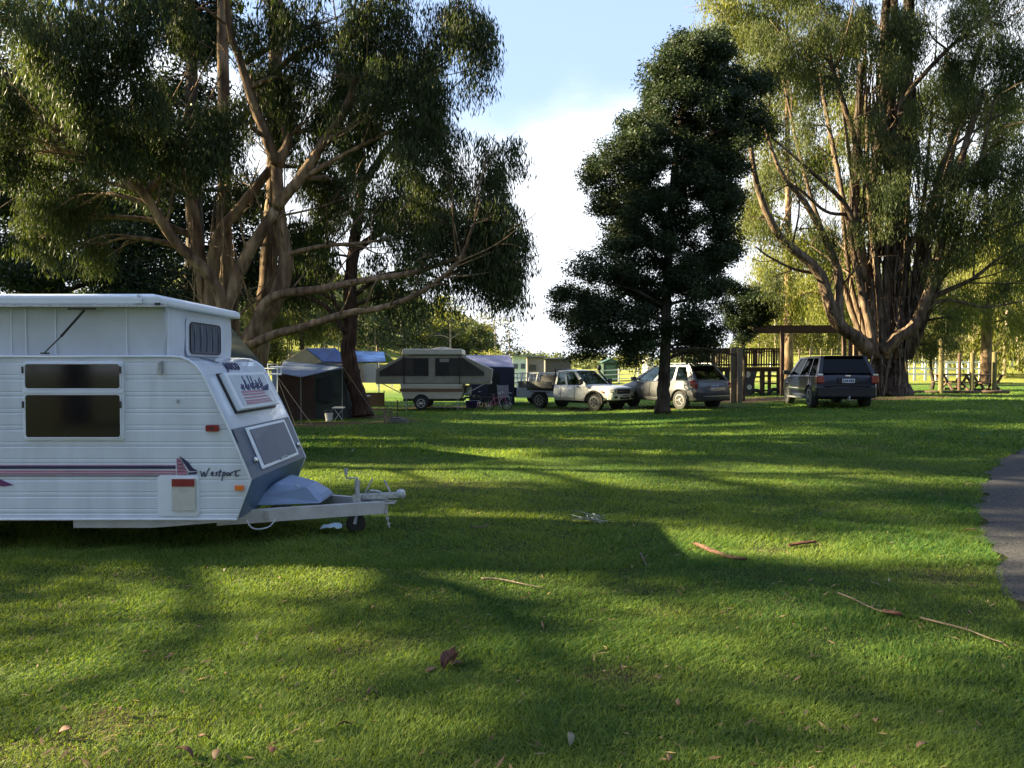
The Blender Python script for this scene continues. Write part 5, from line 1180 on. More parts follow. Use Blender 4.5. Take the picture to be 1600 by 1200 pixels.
# lawn shade patches wanted at (x, y, half length, half width); each is thrown by a foliage mass of the trees standing at x = -20
def shade_blobs(tx, ty, lst):
    k = math.tan(SUN_EL) / 1.0; m = -SUN_DIR.y / SUN_DIR.x
    o_ = []
    for gx_, gy_, rx, ry in lst:
        dx = gx_ - tx; o_.append((random.uniform(-.6, .6), gy_ + dx * m - ty, dx * k / abs(SUN_DIR.x), ry, max(.25, rx * k)))
    return o_
S1 = [(x_, 9.4 + random.uniform(-.1, .1), 2.0, 1.1) for x_ in range(-5, 14, 2)] + [(2.3, 7.9, 1.6, .55), (4.6, 8.0, 1.8, .7), (8, 7.9, 2.2, .8), (11, 8.0, 2, 1.0), (0.2, 8.8, 1.8, .45), (6.5, 7.25, 3, .25), (10, 7.2, 3, .3)]
S1 += [(x_, 11.5 + random.uniform(-.1, .1), 1.7, .28) for x_ in (3, 6.5, 10, 13)] + [(x_, 13.1 + random.uniform(-.15, .15), 1.9, .42) for x_ in (-5, -1.5, 3, 6.5, 10, 13)] + [(9, 14.4, 2, .5), (12.5, 14.6, 2, .7)]
S3 = [(x_, y_ + random.uniform(-.25, .25), 2.0, w_ * random.uniform(.85, 1.1)) for y_, w_ in ((16.0, .75), (19.8, 1.1), (25.2, 1.7)) for x_ in range(-3, 20, 3)] + [(x_, y_, 2.2, 1.1) for x_ in (9, 12.5, 16) for y_ in (17.8, 22.3)]
S4 = [(x_ + 1.5, y_, 2.2, 1.3 + .3 * (k_ % 2)) for k_, (x_, y_) in enumerate([(a_, b_) for b_ in (29.4, 32.4, 35.6) for a_ in range(-8, 14, 3)])]
S2 = [(2.0, 5.6, 1.6, .55), (4.8, 5.5, 1.6, .6), (1.0, 6.1, 1.2, .35), (-2.2, 6.5, 2.0, .3), (-5, 6.2, 1.6, .5), (-3.7, 5.3, 1.0, .4), (-1.5, 4.95, 1.3, .2), (-3.6, 4.3, 1.2, .3), (.5, 4.9, 1.4, .32), (2.9, 4.75, 1.2, .35), (-1.2, 3.95, 1.5, .24), (1.6, 3.55, 1.1, .32), (.3, 3.3, .7, .3), (3.3, 3.8, 1.0, .35), (-2.6, 3.35, .5, .3), (6.0, 4.6, 1.5, .8), (7.5, 5.9, 1.5, .7), (-5.0, 4.6, 1.0, .6), (-.4, 2.8, 1.5, .3), (3.2, 2.9, 1.5, .3)]
SHADE = [(-20, 14, 13, shade_blobs(-20, 14, S1)), (-20, 8, 11, shade_blobs(-20, 8, S2), 1.35),
         (-22, 23, 17, shade_blobs(-22, 23, S3)),
         (-30, 26, 16, [(0, 0, 10, 4, 3), (1, -3, 13, 3, 3), (0, 4, 12, 3.5, 3)]),
         (-24, 34, 17, shade_blobs(-24, 34, S4), 2.2)]  # added tree, its foliage placed to keep sun off the parked vehicles
SHLAB = ['gum standing well left of the caravan, outside the photo', 'low branched gum beside the camp track, outside the photo at left', 'dense gum left of the green tent, outside the photo', 'tall gum far left behind the caravan, outside the photo', 'dark gum added at the far left edge to shade the vehicles, mostly hidden behind nearer foliage']
# ---------------------------------------------------------------- fold-out camper trailer
M['camper_canvas'] = mat('camper_canvas', (0.29, 0.26, 0.22), 0.9, var=.1, scale=3, bump=.3, bscale=12)
M['camper_mesh'] = mat('camper_mesh', (0.035, 0.028, 0.026), 0.7, var=.3, scale=2)
M['camper_mesh_dark'] = mat('camper_mesh_dark', (0.010, 0.009, 0.010), 0.6)
M['camper_body'] = mat('camper_body', (0.50, 0.46, 0.38), 0.5, var=.05)
M['camper_band'] = mat('camper_band', (0.16, 0.085, 0.045), 0.5)
dK = 30.6; kx = P(680, 600, dK).x
def kz(py): return P(680, py, dK).z
def kX(px): return P(px, 600, dK).x - kx
CT = thing('camper_trailer', 'beige fold-out camper trailer with both bed ends open beside the rusty trunk', 'camper trailer', (kx, dK, 0)); 
gz = G(kx, dK)
def kb(mb_, name, m_, parent=None, **k): return mb_.build(name, m_, parent or CT, **k)
hy = 1.05
kb(MB().prism([(kX(633), kz(610)), (kX(631), kz(599)), (kX(725), kz(599)), (kX(726), kz(611)), (kX(722), kz(622)), (kX(636), kz(622)), (kX(633), kz(612))], -hy, hy), 'body', M['camper_body'], bevel=.03)
kb(MB().box(((kX(631) + kX(726)) / 2, -hy - .005, (kz(606) + kz(611)) / 2), (kX(726) - kX(631) + .02, .03, kz(606) - kz(611))), 'side_band', M['camper_band'])
kb(MB().box(((kX(634) + kX(725)) / 2, 0, (kz(546) + kz(555)) / 2), (kX(725) - kX(634), 2 * hy + .06, kz(546) - kz(555)), top=(.99, .97)), 'roof', M['camper_body'], bevel=.04)
kb(MB().box((kX(692), 0.1, kz(544)), (1.0, .8, .10), top=(.3, .3)), 'roof_hatch', M['camper_canvas'])
zc0, zc1, zt0 = kz(599), kz(588), kz(555)
prof_c = [(kX(594), zc0 + .02), (kX(594), kz(577)), (kX(636), kz(556)), (kX(724), kz(556)), (kX(770), kz(577)), (kX(767), zc0 + .02)]
cvs = kb(MB().prism(prof_c, -hy + .04, hy - .04), 'canvas', M['camper_canvas'], bevel=.02)
def kp(poly, name, m_, off=.0, par=cvs):
    return kb(MB().prism([(kX(a), kz(b_)) for a, b_ in poly], -hy + .022 - off, -hy + .037 - off), name, m_, par)
kp([(600, 587), (600, 580), (636, 560), (674, 560), (674, 587)], 'side_screen', M['camper_mesh'])
kp([(684, 587), (684, 560), (726, 560), (758, 581), (758, 587)], 'side_screen', M['camper_mesh'])
kp([(651, 585), (651, 561), (673, 561), (673, 585)], 'window_opening', M['camper_mesh_dark'], .016)
kp([(686, 585), (686, 561), (705, 561), (705, 585)], 'window_opening', M['camper_mesh_dark'], .016)
kp([(691, 566), (691, 561), (705, 561), (705, 566)], 'rolled_flap', M['camper_canvas'], .04)
for a, b_ in ((594, 634), (725, 768)):
    kb(MB().box(((kX(a) + kX(b_)) / 2, 0, kz(598)), (kX(b_) - kX(a), 1.95, .07)), 'bed_base', M['camper_body'])
for a in (637, 721): kb(MB().bar((kX(a), -hy + .02, kz(600)), (kX(a), -hy + .0, kz(556)), .03), 'lift_arm', M['black'])
kb(MB().bar((kX(600), -hy + .1, kz(597)), (kX(632), -hy + .1, kz(613)), .03).bar((kX(762), -hy + .1, kz(597)), (kX(728), -hy + .1, kz(615)), .03), 'bed_strut', M['galv'])
for yy, sd in ((-hy - .02, -1), (hy + .02, 1)): wheel(CT, (kX(663), yy, gz + .27), .27, .17, sd, 'steel_white', 8)
kb(MB().prism([(kX(663) + .33 * math.cos(R(a)), gz + .29 + .33 * math.sin(R(a))) for a in range(0, 181, 15)], -hy - .012, -hy + .1), 'wheel_arch', M['interior'])
kb(MB().box((0.0, 0, kz(624)), (2.4, 1.5, .08)).bar((kX(726), .4, kz(621)), (kX(775), 0, kz(621)), .06).bar((kX(726), -.4, kz(621)), (kX(775), 0, kz(621)), .06), 'chassis', M['black'])
kb(MB().lathe([(.13, -.0), (.15, .05), (.15, .35), (.1, .42)], (kX(732), -.2, kz(618)), 'z', 14), 'gas_bottle', M['galv'], smooth=True)
kb(MB().bar((kX(640), -hy + .1, gz + .5), (kX(640), -hy + .1, gz), .04).bar((kX(718), -hy + .1, gz + .5), (kX(718), -hy + .1, gz), .04), 'corner_steady', M['galv'])
kb(MB().box((kX(724), -hy - .012, kz(603)), (.06, .02, .04)), 'side_lamp', M['tail_red'])

# ---------------------------------------------------------------- tents
def sag_sheet(c4, n=10, sag=.12, m_=None, name='tarp', parent=None, wr=.02, seed=1):
    c4 = [Vector(p) for p in c4]; vv, ff = [], []; rg = random.Random(seed)
    for j in range(n + 1):
        for i in range(n + 1):
            u, v_ = i / n, j / n; p_ = c4[0].lerp(c4[1], u).lerp(c4[3].lerp(c4[2], u), v_)
            p_ = p_ + Vector((0, 0, -sag * 16 * u * (1 - u) * v_ * (1 - v_) + rg.uniform(-wr, wr) * (1 if 0 < u < 1 and 0 < v_ < 1 else 0))); vv.append(p_)
    for j in range(n):
        for i in range(n): a = j * (n + 1) + i; ff.append((a, a + 1, a + n + 2, a + n + 1))
    o_ = MB().add(vv, ff).build(name, m_, parent, smooth=True, fix=False); s = o_.modifiers.new('sol', 'SOLIDIFY'); s.thickness = .01; return o_
M['tent_brown'] = mat('tent_brown', (0.048, 0.025, 0.018), 0.9, var=.2, scale=2, bump=.4, bscale=6)
M['tent_green'] = mat('tent_green', (0.022, 0.027, 0.020), 0.9, var=.2, scale=2, bump=.4, bscale=6)
M['tent_dkgreen'] = mat('tent_sage', (0.026, 0.036, 0.028), 0.85, var=.12, scale=2, bump=.3, bscale=6)
M['tarp_grey'] = mat('tarp_blue_grey', (0.11, 0.14, 0.20), 0.6, var=.15, scale=2.5, bump=.4, bscale=5)
M['tarp_blue'] = mat('tarp_blue', (0.012, 0.055, 0.22), 0.45, var=.25, scale=2, bump=.4, bscale=5)
M['tent_beige'] = mat('tent_beige', (0.42, 0.33, 0.25), 0.9, var=.1, scale=2, bump=.3, bscale=6)
M['tent_white'] = mat('tent_white', (0.52, 0.52, 0.50), 0.8, var=.08, scale=2, bump=.2, bscale=6)
M['tent_navy'] = mat('tent_navy', (0.010, 0.012, 0.035), 0.7, var=.2, scale=2, bump=.3, bscale=6)
M['tent_violet'] = mat('tent_violet_roof', (0.10, 0.105, 0.19), 0.45, var=.15, scale=2, bump=.3, bscale=5)
M['guy'] = mat('guy_rope', (0.25, 0.21, 0.15), 0.9)
M['tent_pole'] = mat('tent_pole', (0.16, 0.15, 0.14), .6, .3)
def tent_root(name, lab, px, pyb, d_): 
    q = P(px, pyb, d_); return thing(name, lab, 'tent', (q.x, d_, G(q.x, d_)))
def rel(T, px, py, d_): return P(px, py, d_) - T.location
# brown and green canvas tent
dT = 24.0; TT = tent_root('tent', 'brown and dark green canvas tent under a blue grey awning by the rusty trunk', 500, 650, dT)
g0 = 0.0
def tz(x): return Vector((x.x, x.y, 0))
a0 = tz(rel(TT, 432, 650, dT)); a1 = tz(rel(TT, 492, 650, dT + .3)); a2 = tz(rel(TT, 545, 650, dT + .8)); a3 = tz(rel(TT, 563, 650, dT + 2.6)); a4 = tz(rel(TT, 448, 650, dT + 3.0))
h0 = rel(TT, 436, 586, dT).z; h1 = rel(TT, 492, 582, dT).z; h2 = rel(TT, 536, 577, dT).z
def up_(p_, z, s_=(0, 0)): return Vector((p_.x + s_[0], p_.y + s_[1], z))
MB().slab([a0, a1, up_(a1, h1), up_(a0, h0)], .03).build('front_wall', M['tent_brown'], TT)
MB().slab([a1, a2, up_(a2, h2, (-.25, .1)), up_(a1, h1)], .03).build('front_wall', M['tent_green'], TT)['label'] = 'dark green front wall with a black doorway'
MB().slab([a2, a3, up_(a3, h2 + .1, (-.4, -.2)), up_(a2, h2, (-.25, .1))], .03).build('side_wall', M['tent_green'], TT)
MB().slab([a3, a4, up_(a4, h1), up_(a3, h2)], .03).build('rear_wall', M['tent_green'], TT); MB().slab([a4, a0, up_(a0, h0), up_(a4, h1)], .03).build('side_wall', M['tent_brown'], TT)
rg_ = Vector(((a0.x + a2.x) / 2, 1.6, h1 + .35)); mb = MB(); top = [up_(a0, h0), up_(a1, h1), up_(a2, h2, (-.25, .1)), up_(a3, h2 + .1, (-.4, -.2)), up_(a4, h1)]
mb.add(top + [rg_], [(0, 1, 5), (1, 2, 5), (2, 3, 5), (3, 4, 5), (4, 0, 5)]); mb.build('roof', M['tent_green'], TT)
e0 = a1.lerp(a2, .08); e1 = a1.lerp(a2, .5)
MB().slab([e0 + Vector((0, -.03, .55)), e1 + Vector((0, -.03, .55)), up_(e1, h1 * .9, (0, -.03)), up_(e0, h1 * .88, (0, -.03))], .02).build('doorway', M['interior'], TT)
MB().box(a1.lerp(a2, .62) + Vector((0, -.06, .95)), (.36, .03, .22)).build('window_flap', M['tent_dkgreen'], TT)
sh = sag_sheet([rel(TT, 432, 582, dT - 1.6), rel(TT, 471, 589, dT - 2.2), rel(TT, 536, 574, dT - .6), rel(TT, 444, 564, dT + .8)], 12, .02, M['tarp_grey'], 'awning', TT, wr=.015)
pl = []
for px, pyt, d_ in ((433, 578, dT - 1.6), (470, 587, dT - 2.2), (534.5, 574, dT - .6)):
    t_ = rel(TT, px, pyt, d_); MB().tube([Vector((t_.x, t_.y, -.02)), t_], .013, 6).build('pole', M['tent_pole'], TT)
for (pa, da), (pb, db_) in ((((433, 588), dT - 1.6), ((489, 659), 21.4)), (((433, 590), dT - 1.6), ((461, 656), 22)), (((536, 574), dT - .6), ((590, 644), 24.6))):
    A_ = rel(TT, *pa, da); B_ = P(*pb, db_); B_.z = G(B_.x, B_.y); MB().tube([A_, B_ - TT.location], .010, 5).build('guy_rope', M['guy'], TT)
# items by the tent
def small(name, lab, cat, c, parts, group=None, rz=0):
    T_ = thing(name, lab, cat, c, rz, group)
    for nm, mb_, m_ in parts: mb_.build(nm, M[m_] if isinstance(m_, str) else m_, T_, bevel=.008)
    return T_
M['cloth_white'] = mat('white_cloth', (0.55, 0.52, 0.5), 0.9)
q = P(476, 648, 22.6); q.z = G(q.x, q.y)
_t = MB().add([(0, 0, .95), (.10, -.02, .93), (.17, 0, .80), (.20, .02, .62), (.13, .0, .60), (.09, -.02, .74), (.03, .01, .80), (.0, .0, .9)], [(0, 1, 2, 3, 4, 5, 6, 7)])
# green pyramid tent rising behind the caravan
dG = 13.5; qg = P(352, 640, dG); GT = thing('tent', 'dark sage green tent whose slope shows between the caravan roof and its front', 'tent', (qg.x, dG, G(qg.x, dG)))
ap = rel(GT, 340, 487, dG + .8); e0 = tz(rel(GT, 300, 600, dG)); gb_ = 0
eave = rel(GT, 413, 573, dG - .2); el = rel(GT, 262, 573, dG - .2)
c8 = [el, eave, eave + Vector((-1.05, 2.4, 0)), el + Vector((-1, 2.4, 0))]
mb = MB().add(c8 + [ap], [(0, 1, 4), (1, 2, 4), (2, 3, 4), (3, 0, 4)]); mb.build('roof', M['tent_dkgreen'], GT)
for i in range(4):
    p_, q_ = c8[i], c8[(i + 1) % 4]; MB().slab([tz(p_) * 1.0, tz(q_), q_, p_], .02).build('wall', M['tent_green'], GT)
cn_ = P(438, 577, dG - .2)
# steel canopy frame between caravan and brown tent
fr = thing('awning_frame', 'white metal annexe frame with a hanging blue towel, beside the front corner of the caravan', 'frame', (P(432, 640, 11.5).x, 11.5, 0))
def fp(px, py, d_=11.5): return P(px, py, d_) - fr.location
MB().tube([Vector((fp(433, 569).x, 0, 0.0)), fp(433, 569), fp(418, 569)], .009, 6).tube([Vector((fp(421, 569).x, .6, 0.0)), fp(418, 569, 12.1)], .009, 6).tube([fp(410, 576), fp(432, 576)], .010, 6).tube([fp(418, 569), fp(418, 569, 12.1)], .010, 6).build('frame_tube', M['steel_white'], fr)
MB().slab([fp(424, 578), fp(430, 577), fp(432, 620), fp(427, 624)], .01).build('towel', M['tarp_grey'], fr)
# blue roofed beige tent and the white walled marquee behind it
dU = 32.0
T1 = tent_root('tent', 'beige gabled tent with a bright blue tarp roof, left of the rusty trunk', 505, 620, dU)
L0, L1, RG, R0 = rel(T1, 445, 564, dU), rel(T1, 504, 566, dU), rel(T1, 478, 545, dU), None
bk = Vector((2.6, 3.0, 0)); rg0 = RG; rg1 = rel(T1, 524, 545, dU + 2.6); e0 = L1; e1 = rel(T1, 548, 566, dU + 1.4)
MB().add([tz(L0), tz(L1), L1, rg0, L0], [(0, 1, 2, 3, 4)]).build('gable_wall', M['tent_beige'], T1)
MB().slab([e0, e1, rg1, rg0], .04).build('roof', M['tarp_blue'], T1)
MB().slab([L0, rg0, rg1, L0 + Vector((1.2, 2.6, 0))], .03).build('roof_slope', M['tent_beige'], T1)
MB().slab([tz(e0), tz(e1), e1, e0], .03).build('side_wall', M['tent_beige'], T1)
MB().bar(e0 + Vector((0, -.03, -.03)), e1 + Vector((0, -.03, -.03)), .03, .08).build('eave_band', M['cv_stripe_navy'], T1)
T2 = tent_root('marquee', 'white walled marquee with a blue roof between the rusty trunk and the camper', 580, 612, dU + 1)
d2 = dU + 1; r0, r1 = rel(T2, 540, 549, d2 + 1.5), rel(T2, 600, 551, d2 + 1.5); v0, v1 = rel(T2, 545, 567, d2), rel(T2, 603, 566, d2)
MB().slab([v0, v1, r1, r0], .04).build('roof', M['tarp_blue'], T2); b0, b1 = v0 + Vector((0, 3, 0)), v1 + Vector((0, 3, 0)); MB().slab([r0, r1, b1, b0], .04).build('roof_slope', M['tarp_blue'], T2)
MB().slab([rel(T2, 566, 598, d2), rel(T2, 589, 598, d2), rel(T2, 589, 569, d2), rel(T2, 566, 569, d2)], .03).build('wall', M['tent_white'], T2)
MB().slab([rel(T2, 556, 598, d2 - .1), rel(T2, 570, 598, d2 - .1), rel(T2, 566, 569, d2 - .1), rel(T2, 556, 569, d2 - .1)], .03).build('door_flap', M['tent_beige'], T2)
for px in (592, 548):
    t_ = rel(T2, px, 566, d2 - .05); MB().tube([tz(t_), t_], .03, 6).build('pole', M['steel_white'], T2)
t_ = rel(T2, 592, 566, d2 + 2.8); MB().tube([tz(t_), t_], .03, 6).build('pole', M['steel_white'], T2)
q = P(583, 608, dU - .3)
small('windbreak', 'low brown windbreak panel on the grass below the marquee wall', 'screen', (q.x, q.y, G(q.x, q.y)), [('panel', MB().slab([(-.44, 0, .05), (.44, 0, .05), (.44, 0, .62), (-.44, 0, .62)], .04), mat('brown_panel', (.16, .085, .05), .8)),
    ('post', MB().bar((-.46, 0, 0), (-.46, 0, .7), .04).bar((.46, 0, 0), (.46, 0, .7), .04), 'timber_post')])
q = P(568, 620, 26.0)
small('camp_table', 'small pale folding table at the foot of the rusty trunk', 'table', (q.x, q.y, G(q.x, q.y)), [('tabletop', MB().box((0, 0, .68), (.40, .5, .03)), 'tent_white'), ('leg', MB().bar((-.16, -.2, 0), (.12, -.2, .66), .02).bar((.16, -.2, 0), (-.12, -.2, .66), .02), 'galv'), ('leg', MB().bar((-.16, .2, 0), (.12, .2, .66), .02).bar((.16, .2, 0), (-.12, .2, .66), .02), 'galv'), ('shelf', MB().box((0, 0, .35), (.3, .4, .02)), 'tent_white')])
for px, py, d_, lab, m_ in ((514, 641, 23.4, 'white bucket standing against the green tent wall, left of the pale chair', 'tent_white'), (529, 636, 23.3, 'pale camp stool by the right pole of the brown and green tent', 'galv')):
    q = P(px, py, d_)
    if m_ == 'galv': small('camp_stool', lab, 'stool', (q.x, q.y, G(q.x, q.y)), [('seat', MB().box((0, 0, .42), (.34, .32, .04)), 'tent_white'), ('leg', MB().bar((-.15, 0, 0), (.15, 0, .4), .02).bar((.15, 0, 0), (-.15, 0, .4), .02), 'galv')])
    else: small('bucket', 'white bucket standing against the dark green tent wall', 'bucket', (q.x, q.y, G(q.x, q.y)), [('tub', MB().lathe([(.10, 0), (.13, .24), (.14, .25), (.12, .25), (.09, .02)], (0, 0, 0), 'z', 14), 'tent_white'), ('handle', MB().tube([(-.13, 0, .23), (-.1, -.05, .33), (0, -.07, .36), (.1, -.05, .33), (.13, 0, .23)], .006, 5), 'galv')])
# navy tent right of the camper
dN = 33.5; T3 = tent_root('tent', 'navy blue tent with a paler violet roof between the camper and the ute', 775, 612, dN)
q0, q1, q2, q3 = rel(T3, 734, 573, dN), rel(T3, 803, 575, dN), rel(T3, 797, 556, dN + 1.4), rel(T3, 728, 556, dN + 1.4)
MB().slab([q0, q1, q2, q3], .04).build('roof', M['tent_violet'], T3)
MB().slab([q3, q2, q2 + Vector((0, 1.4, -.55)), q3 + Vector((0, 1.4, -.55))], .04).build('roof_slope', M['tent_violet'], T3)
MB().slab([tz(q0), tz(q1), q1, q0], .03).build('wall', M['tent_navy'], T3); MB().slab([tz(q1), tz(q1) + Vector((0, 2.8, 0)), q1 + Vector((0, 2.8, 0)), q1], .03).build('side_wall', M['tent_navy'], T3)
mq = q0.lerp(q1, .62); MB().slab([tz(mq) + Vector((-.5, -.05, 0)), tz(mq) + Vector((.1, -.05, 0)), mq + Vector((.1, -.05, -.25)), mq + Vector((-.3, -.05, -.25))], .02).build('doorway', M['interior'], T3)
for e in (q0, q1): MB().tube([tz(e) + Vector((0, -.1, 0)), e + Vector((0, -.1, 0))], .02, 6).build('pole', M['black'], T3)
q = P(745, 548, dN + 6); 
# clutter between camper and ute
def bike():
    q = GP(778, 641); T_ = thing('bicycle', 'small pink child bicycle leaning by the camper drawbar', 'bicycle', (q.x, q.y, q.z), R(8)); pk = mat('pink_frame', (.42, .10, .2), .4); r_ = .2
    for x in (-.36, .36):
        pts = [(x + r_ * math.cos(R(a)), 0, r_ + r_ * math.sin(R(a))) for a in range(0, 361, 20)]; o_ = MB().tube(pts, .022, 6, cap=False).build('wheel', M['rubber'], T_)
        s_ = MB()
        for a in range(0, 180, 30): d_ = Vector((math.cos(R(a)), 0, math.sin(R(a)))) * r_; s_.bar(Vector((x, 0, r_)) - d_, Vector((x, 0, r_)) + d_, .006)
        s_.build('spokes', M['steel_white'], o_)
    MB().tube([(-.36, 0, .2), (-.1, 0, .22), (.24, 0, .5), (-.16, 0, .46), (-.36, 0, .2)], .017, 6).tube([(-.1, 0, .22), (-.18, 0, .6)], .015, 6).tube([(.36, 0, .2), (.22, 0, .66)], .016, 6).build('frame', pk, T_)
    MB().box((-.19, 0, .62), (.2, .1, .04), top=(.7, .6)).build('saddle', M['black'], T_, bevel=.01); MB().tube([(.18, -.2, .72), (.22, 0, .66), (.18, .2, .72)], .013, 6).build('handlebar', M['chrome'], T_)
bike()
M['tub_blue'] = mat('tub_blue', (0.02, 0.02, 0.10), 0.5)
q = GP(737, 637); small('storage_tub', 'dark blue storage tub on the grass under the camper drawbar', 'tub', q, [('tub', MB().box((0, 0, .13), (.44, .32, .26), top=(1.1, 1.1)), 'tub_blue'), ('lid', MB().box((0, 0, .275), (.50, .37, .03)), 'tub_blue')])
q = GP(757, 636); small('cardboard_box', 'small yellow box on the grass left of the pink bicycle', 'box', q, [('carton', MB().box((0, 0, .08), (.2, .16, .16)), mat('yellow_card', (.5, .36, .14), .8)), ('flap', MB().box((0, -.09, .165), (.19, .06, .006), rot=(R(25), 0, 0)), mat('yellow_card2', (.5, .36, .14), .8))])
q = GP(748, 636); small('water_bottle', 'pinkish plastic water bottle standing between the blue tub and the yellow box', 'bottle', q, [('bottle', MB().lathe([(.05, 0), (.06, .02), (.06, .16), (.025, .21), (.025, .24)], (0, 0, 0), 'z', 12), mat('pinkish_plastic', (.5, .33, .33), .4)), ('cap', MB().lathe([(.028, .24), (.028, .27)], (0, 0, 0), 'z', 12), 'steel_white')])
def chair(px, py, lab, m_, rz):
    q = GP(px, py); T_ = thing('camp_chair', lab, 'chair', q, R(rz))
    MB().box((0, 0, .42), (.5, .46, .03)).build('seat', m_, T_); MB().box((0, .24, .68), (.5, .03, .5), rot=(R(-12), 0, 0)).build('backrest', m_, T_)
    for x in (-.24, .24): MB().bar((x, -.22, 0), (x, .22, .42), .022).bar((x, .22, 0), (x, -.22, .42), .022).bar((x, .2, .4), (x, .3, .95), .022).bar((x, -.2, .6), (x, .22, .6), .03).build('side_frame', M['galv'], T_)
chair(789, 636, 'grey folding camp chair right of the pink bicycle', mat('grey_chair', (.2, .19, .2), .8), 20)
chair(745, 633, 'dark folding camp chair behind the camper drawbar', mat('dark_chair', (.03, .035, .035), .8), -30)
# box trailer with white cage behind the tray
qt = P(806, 612, 34.5); BT = thing('cage_trailer', 'box trailer with a white cage behind the tray of the ute', 'trailer', (qt.x, qt.y, G(qt.x, qt.y)), R(6))
MB().box((.9, 0, .55), (1.9, 1.4, .45)).build('tub', M['galv'], BT); cg = MB()
for x in np.linspace(0, 1.8, 7): cg.bar((x, -.68, .78), (x, -.68, 1.38), .03).bar((x, .68, .78), (x, .68, 1.38), .03)
for z in (.98, 1.2, 1.40): cg.bar((0, -.68, z), (1.8, -.68, z), .035).bar((0, .68, z), (1.8, .68, z), .035).bar((0, -.68, z), (0, .68, z), .035).bar((1.8, -.68, z), (1.8, .68, z), .035)
cg.build('cage', M['steel_white'], BT)
for s_, sd in ((-.8, -1), (.8, 1)): wheel(BT, (.9, s_, .3), .3, .18, sd, 'galv', 6)
MB().bar((0, 0, .45), (-.9, 0, .42), .08).build('drawbar', M['galv'], BT)

# ---------------------------------------------------------------- farm buildings, tank, rails
def bld(name, lab, cat, px0, px1, pyt, d_, dep, wall_m, roof_m, gable=0, pyb=None):
    q0, q1 = P(px0, pyt, d_), P(px1, pyt, d_); xc = (q0.x + q1.x) / 2; gz_ = G(xc, d_); w_ = q1.x - q0.x; h = q0.z - gz_
    T_ = thing(name, lab, cat, (xc, d_, gz_)); MB().box((0, dep / 2, h / 2 - .1), (w_, dep, h + .2)).build('wall', wall_m, T_)
    if gable: MB().prism([(-w_ / 2 - .15, h), (0, h + gable), (w_ / 2 + .15, h), (w_ / 2 + .15, h - .05), (-w_ / 2 - .15, h - .05)], -.15, dep + .15).build('roof', roof_m, T_)
    else: MB().box((0, dep / 2, h + .05), (w_ + .4, dep + .5, .08)).build('roof', roof_m, T_)
    return T_, w_, h
shed_g = mat('shed_green', (.012, .036, .027), .6); shed_w = mat('shed_white', (.8, .8, .78), .6, bump=.1); shed_t = mat('shed_tan', (.34, .27, .22), .7); shed_r = mat('shed_roof', (.30, .30, .31), .5, .3)
T_, w_, h = bld('farm_shed', 'small green farm shed beyond the bonnet of the ute', 'shed', 943, 967, 566, 66, 2.5, shed_g, mat('shed_green_roof', (.035, .085, .07), .5), .35)
MB().box((0, -.02, h * .45), (.9, .04, h * .8)).build('door', mat('shed_door', (.04, .11, .085), .6), T_)
T_, w_, h = bld('amenities_block', 'white flat roofed building left of the ute, far side of the paddock', 'building', 801, 822, 557, 52, 4, shed_w, shed_r)
for x in (-.25, .25): MB().box((x, -.03, h * .72), (.30, .05, .34)).build('window', M['car_glass'], T_)
MB().box((0, -.04, .5), (w_ * .9, .06, .06)).box((-w_ * .3, -.04, .28), (.06, .06, .5)).box((w_ * .3, -.04, .28), (.06, .06, .5)).build('rail', M['steel_white'], T_)
T_, w_, h = bld('cottage', 'tan walled hut with a white verandah rail beside the white flat roofed building', 'building', 824, 850, 558, 55, 4, shed_t, shed_r, 0)
MB().box((-.2, -.04, h * .68), (.5, .05, .42)).build('window', mat('hut_window', (.10, .09, .08), .3), T_)
vr = MB()
for x in np.linspace(-.5, .7, 4): vr.bar((x, -.9, 0), (x, -.9, .85), .06)
vr.bar((-.55, -.9, .85), (.75, -.9, .85), .07).bar((-.55, -.9, .45), (.75, -.9, .45), .05); vr.build('verandah_rail', M['steel_white'], T_)
T_, w_, h = bld('farm_shed', 'long low open shed roof on thin posts right of the tan hut', 'shed', 852, 892, 561, 60, 3, mat('shed_dark', (.10, .095, .09), .8), shed_r)
q = P(1013, 575, 70); TK = thing('water_tank', 'round white water tank beyond the silver wagon roof', 'tank', (q.x, 70, G(q.x, 70)))
hz = P(1013, 561, 70).z - TK.location.z; MB().lathe([(.55, 0), (.55, hz), (.3, hz + .12), (.05, hz + .14)], (0, 0, 0), 'z', 24).build('tank_wall', shed_w, TK, smooth=False); MB().lathe([(.16, hz + .13), (.16, hz + .2)], (.1, 0, 0), 'z', 12).build('tank_lid', M['steel_white'], TK)
def rail_fence(name, lab, p0, p1, n, h, rails, m_, th_=.09, group=None, rt=.06):
    p0 = Vector(p0); p1 = Vector(p1); T_ = thing(name, lab, 'fence', (p0.x, p0.y, G(p0.x, p0.y)), group=group)
    ps = []
    for i in range(n + 1):
        p_ = p0.lerp(p1, i / n); p_.z = G(p_.x, p_.y); ps.append(p_ - T_.location)
        MB().box(ps[-1] + Vector((0, 0, h / 2)), (th_, th_, h + .1)).build('post', m_, T_)
    for z in rails:
        mb_ = MB()
        for i in range(n): mb_.bar(ps[i] + Vector((0, -.04, z)), ps[i + 1] + Vector((0, -.04, z)), .04, rt)
        mb_.build('rail', m_, T_)
rail_fence('paddock_fence', 'long white railed paddock fence seen behind the ute and the silver wagon', P(905, 590, 62), P(1345, 590, 66), 15, 1.15, (1.1, .72, .36), M['fence_white'], .11, rt=.07)
rail_fence('paddock_fence', 'white post and rail yard fence right of the massive gum', P(1412, 590, 60), P(1548, 590, 60), 8, 1.5, (1.46, .95, .5), M['fence_white'], .14, rt=.16)
